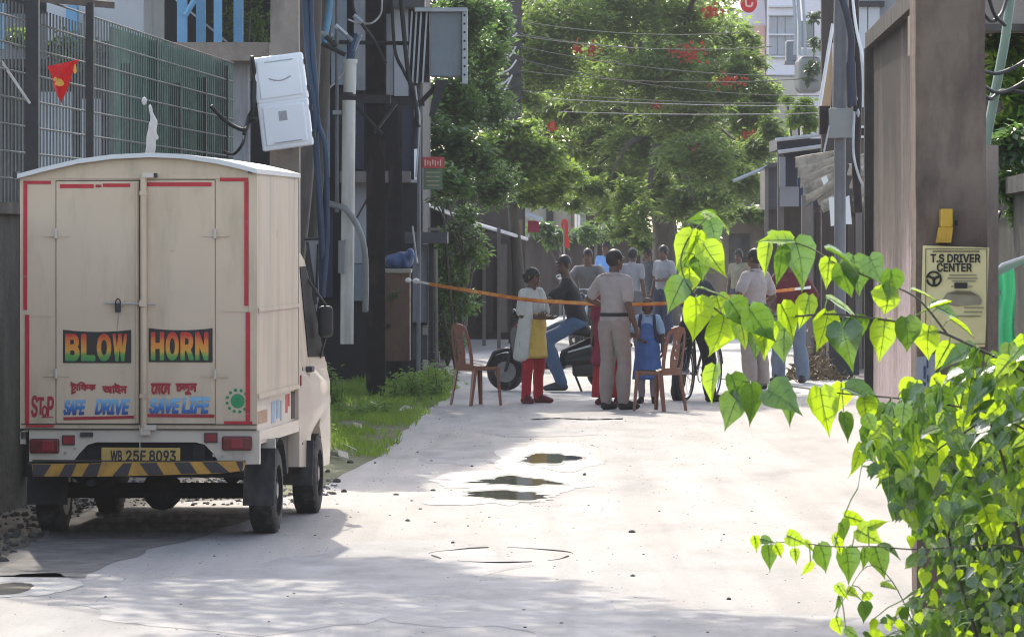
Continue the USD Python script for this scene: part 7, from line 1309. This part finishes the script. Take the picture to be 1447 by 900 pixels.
# big leaves one by one: px, py of the middle, length px, direction of the tip (degrees, 90 = down), width share, turn to the side, tilt up
LV = [(990, 312, 44, 165, .7, .5, .2), (1013, 307, 40, 15, .55, .3, .5), (1012, 330, 46, 65, .8, .4, .1), (966, 350, 58, 120, .75, -.5, 0), (981, 352, 52, 100, .7, .5, 0), (1006, 366, 54, 62, .8, .3, .1), (968, 380, 36, 95, .9, .2, .1), (988, 381, 36, 85, .9, -.2, .1), (976, 404, 52, 85, .85, .0, .1), (953, 418, 54, 118, .8, .1, .0), (1015, 412, 52, 12, .55, .2, .6), (986, 452, 62, 84, .85, 0, .1), (1017, 440, 52, 80, .8, .2, -.1), (1020, 478, 66, 94, .8, 0, 0), (1046, 446, 54, 55, .8, .2, .2), (1052, 470, 50, 70, .7, -.3, 0), (1074, 462, 64, 60, .9, .2, .2), (1080, 480, 56, 85, .8, .4, 0), (1107, 488, 64, 92, .75, 0, .1), (1066, 486, 46, 105, .7, -.3, 0), (1118, 455, 58, 60, .8, .3, .3), (1139, 442, 50, 100, .8, .1, 0), (1083, 366, 54, 100, .6, -.7, 0), (1103, 378, 60, 95, .6, .7, 0), (1136, 372, 74, 70, .85, .1, .1), (1094, 338, 50, 185, .5, .1, .8), (1112, 344, 52, 20, .6, .2, .7),
      (1193, 362, 52, 20, .6, .1, .8), (1209, 390, 60, 85, .85, .1, .2), (1170, 387, 46, 95, .7, -.3, 0), (1196, 398, 56, 70, .8, -.2, 0), (1237, 383, 48, 70, .85, 0, 0), (1258, 404, 46, 92, .9, .3, .1), (1254, 428, 50, 98, .9, -.2, 0), (1310, 415, 40, 15, .6, 0, .5), (1318, 432, 46, 170, .45, 0, .9), (1198, 434, 60, 25, .6, 0, .7), (1165, 470, 60, 100, .75, .2, 0), (1196, 486, 66, 80, .85, .0, .2), (1212, 468, 46, 80, .9, .3, .1), (1248, 482, 62, 96, .8, -.1, 0), (1284, 474, 52, 80, .8, .2, 0), (1308, 486, 52, 100, .85, .0, .2), (1340, 440, 46, 20, .5, 0, .6), (1362, 462, 44, 30, .6, .2, .6), (1352, 500, 56, 165, .6, 0, .7), (1376, 512, 40, 100, .8, .3, 0), (1416, 532, 56, 150, .8, .2, .4), (1330, 505, 46, 120, .7, .3, .3),
      (1005, 541, 56, 105, .7, -.5, .1), (1042, 553, 52, 70, .9, .2, .1), (1033, 582, 54, 112, .8, 0, 0), (1066, 572, 60, 80, .7, .4, 0), (1108, 562, 62, 25, .9, .1, .45), (1116, 580, 50, 95, .6, -.3, .1), (1164, 582, 70, 82, .85, 0, .1), (1186, 566, 52, 95, .8, .4, 0), (1222, 556, 58, 15, .7, 0, .6), (1224, 584, 46, 80, .9, .2, 0), (1196, 604, 44, 80, .7, 0, 0), (1237, 622, 58, 92, .85, 0, .2), (1214, 652, 52, 96, .5, .6, .1), (1260, 610, 52, 100, .7, .3, .1), (1270, 655, 62, 88, .85, -.1, -.1), (1268, 680, 46, 70, .8, .3, 0), (1290, 706, 62, 100, .85, .1, 0), (1284, 618, 48, 92, .8, .2, .1), (1312, 650, 56, 60, .7, 0, .3), (1330, 725, 66, 115, .9, .2, .1), (1362, 745, 54, 85, .9, 0, .2), (1400, 744, 56, 70, .8, 0, 0), (1304, 730, 46, 100, .6, .4, 0), (1250, 672, 40, 100, .7, .4, 0), (1336, 570, 60, 30, .7, 0, .5), (1380, 560, 58, 150, .7, 0, .5), (1420, 600, 60, 160, .6, 0, .6),
      (1068, 769, 24, 80, .8, 0, .1), (1087, 788, 36, 86, .7, .2, .1), (1101, 779, 22, 60, .9, 0, .1), (1085, 764, 20, 20, .8, 0, .3), (1127, 762, 34, 20, .8, 0, .3), (1123, 786, 22, 92, .8, 0, .1), (1140, 806, 30, 112, .6, .2, .1), (1146, 770, 22, 30, .7, 0, .4), (1168, 788, 44, 62, .8, 0, .2), (1200, 798, 50, 80, .8, 0, .2), (1186, 770, 34, 60, .7, .2, .2), (1212, 732, 40, 10, .7, 0, .3), (1196, 752, 38, 60, .8, 0, .2), (1228, 758, 46, 30, .8, 0, .2), (1243, 796, 48, 75, .8, 0, .2), (1222, 790, 32, 90, .6, .3, 0), (1260, 778, 36, 20, .6, 0, .5), (1292, 798, 40, 110, .9, 0, 0), (1240, 740, 30, 340, .6, 0, .4), (1258, 830, 26, 10, .6, 0, .5),
      (1189, 836, 26, 60, .7, 0, .2), (1186, 852, 22, 95, .6, .3, 0), (1206, 838, 22, 30, .8, 0, .1), (1226, 846, 24, 60, .8, 0, .2), (1222, 866, 32, 85, .8, 0, 0), (1186, 886, 28, 70, .8, 0, 0), (1204, 895, 24, 40, .8, 0, .2)]
def put_leaf(px, py, ln, ang, wf, turn, tilt, d, single, jit=.12):
    s = sc(d); a = math.radians(ang); L = ln * (1.0 if single and jit < .245 else .82) / s
    dv = np.array([math.cos(a), rl.normal() * jit - .1, -math.sin(a)]); nv = np.array([turn, -1.0, tilt]) + rl.normal(size=3) * jit
    if abs(tilt) > .45: nv = np.array([turn * .6 + .05, -.38, 1.0]) + rl.normal(size=3) * jit; L *= 1.05; wf *= 1.35
    dv = dv / np.linalg.norm(dv); c = P(px, py, d); base = c - dv * L * .5
    v, f = heart(base, dv, nv, L, L * wf * .92, droop=rl.uniform(.08, .5), fold=rl.uniform(.05, .4))
    j = np.argmin(((bpx - [px - math.cos(a) * ln * .5, py - math.sin(a) * ln * .5]) ** 2).sum(1))
    if np.linalg.norm(bp[j] - base) < .13: petiole.tube([base, (base + bp[j]) / 2 + [0, 0, .006], bp[j]], .0016, 4)
    if single:
        for sgn in (1, -1): veins.tube(v[:6] + nv / np.linalg.norm(nv) * .0012 * sgn, np.linspace(.0014, .0005, 6), 3)
        for ia, ib in ((1, 8), (2, 9), (3, 10), (1, 14), (2, 15), (3, 16)): veins.tube([v[ia], v[ia] * .15 + v[ib] * .85], [.0009, .0004], 3)
    if single: obj('leaf', trimesh.Trimesh(v, f, process=False), 'shrub_leaf' if rl.uniform() < .42 else 'shrub_leaf_dark', sh, smooth=True)
    return v, f
def bdepth(px, py):
    j = np.argmin(((bpx - [px, py]) ** 2).sum(1)); return bp[j][1]
for q in LV: put_leaf(*q, bdepth(q[0], q[1]) + rl.normal() * .06, True, .24)
MASS = Polygon([(1216, 640), (1236, 585), (1290, 545), (1340, 530), (1400, 500), (1480, 480), (1480, 960), (1200, 960), (1236, 880), (1300, 846), (1296, 800), (1268, 730)])
pts = scatter(MASS, 900, rl); mass = MB(); mass2 = MB(); made = 0
pts = pts[np.argsort(pts[:, 1] + rl.normal(size=len(pts)) * 60)]
for i, (px, py) in enumerate(pts):
    edge = MASS.exterior.distance(Point(px, py)); dep = 11.15 + rl.uniform(0, 1) ** 1.0 * (1.5 if edge > 25 else .7); near = dep < 11.75 and made < 190 and px < 1452 and py < 905
    size = rl.uniform(22, 48) * (1.0 if py < 740 else .62); fl = rl.uniform() < .60
    v, f = put_leaf(px, py, size, rl.normal(95, 38), rl.uniform(.6, .85), rl.normal() * .5, .9 if fl else rl.uniform(-.2, .3), dep, near, .25)
    if near: made += 1
    elif rl.uniform() < .32: mass.raw(v, f)
    else: mass2.raw(v, f)
inner = MB()  # inner leaves coloured dark to paint the shaded inside of the shrub
for px, py in scatter(MASS.buffer(-34), 520, rl):
    inner.raw(*put_leaf(px, py, rl.uniform(30, 56), rl.normal(95, 40), rl.uniform(.7, .9), rl.normal() * .4, rl.uniform(-.1, .4), 12.75 + rl.uniform(0, .7), False, .3))
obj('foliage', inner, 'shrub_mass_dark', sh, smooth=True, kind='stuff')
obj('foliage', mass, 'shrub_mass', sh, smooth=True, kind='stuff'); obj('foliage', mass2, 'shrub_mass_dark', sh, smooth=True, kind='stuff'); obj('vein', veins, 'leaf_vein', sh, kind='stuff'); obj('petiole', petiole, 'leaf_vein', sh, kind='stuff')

# ================================================================ AIR
hz = usdkit.material(stage, '/World/Looks/haze', {'v': ('principled_volume', {'color': (.93, .95, 1.0), 'density': HAZE, 'anisotropy': 0.3})}, volume='v.volume')
if HAZE > 0:
    MT['haze'] = hz; obj('haze', trimesh.creation.box(bounds=[[-160, -40, -1], [160, 320, 26]]), 'haze', kind='stuff', label='thin pale dusty air over the whole lane', cat='haze')
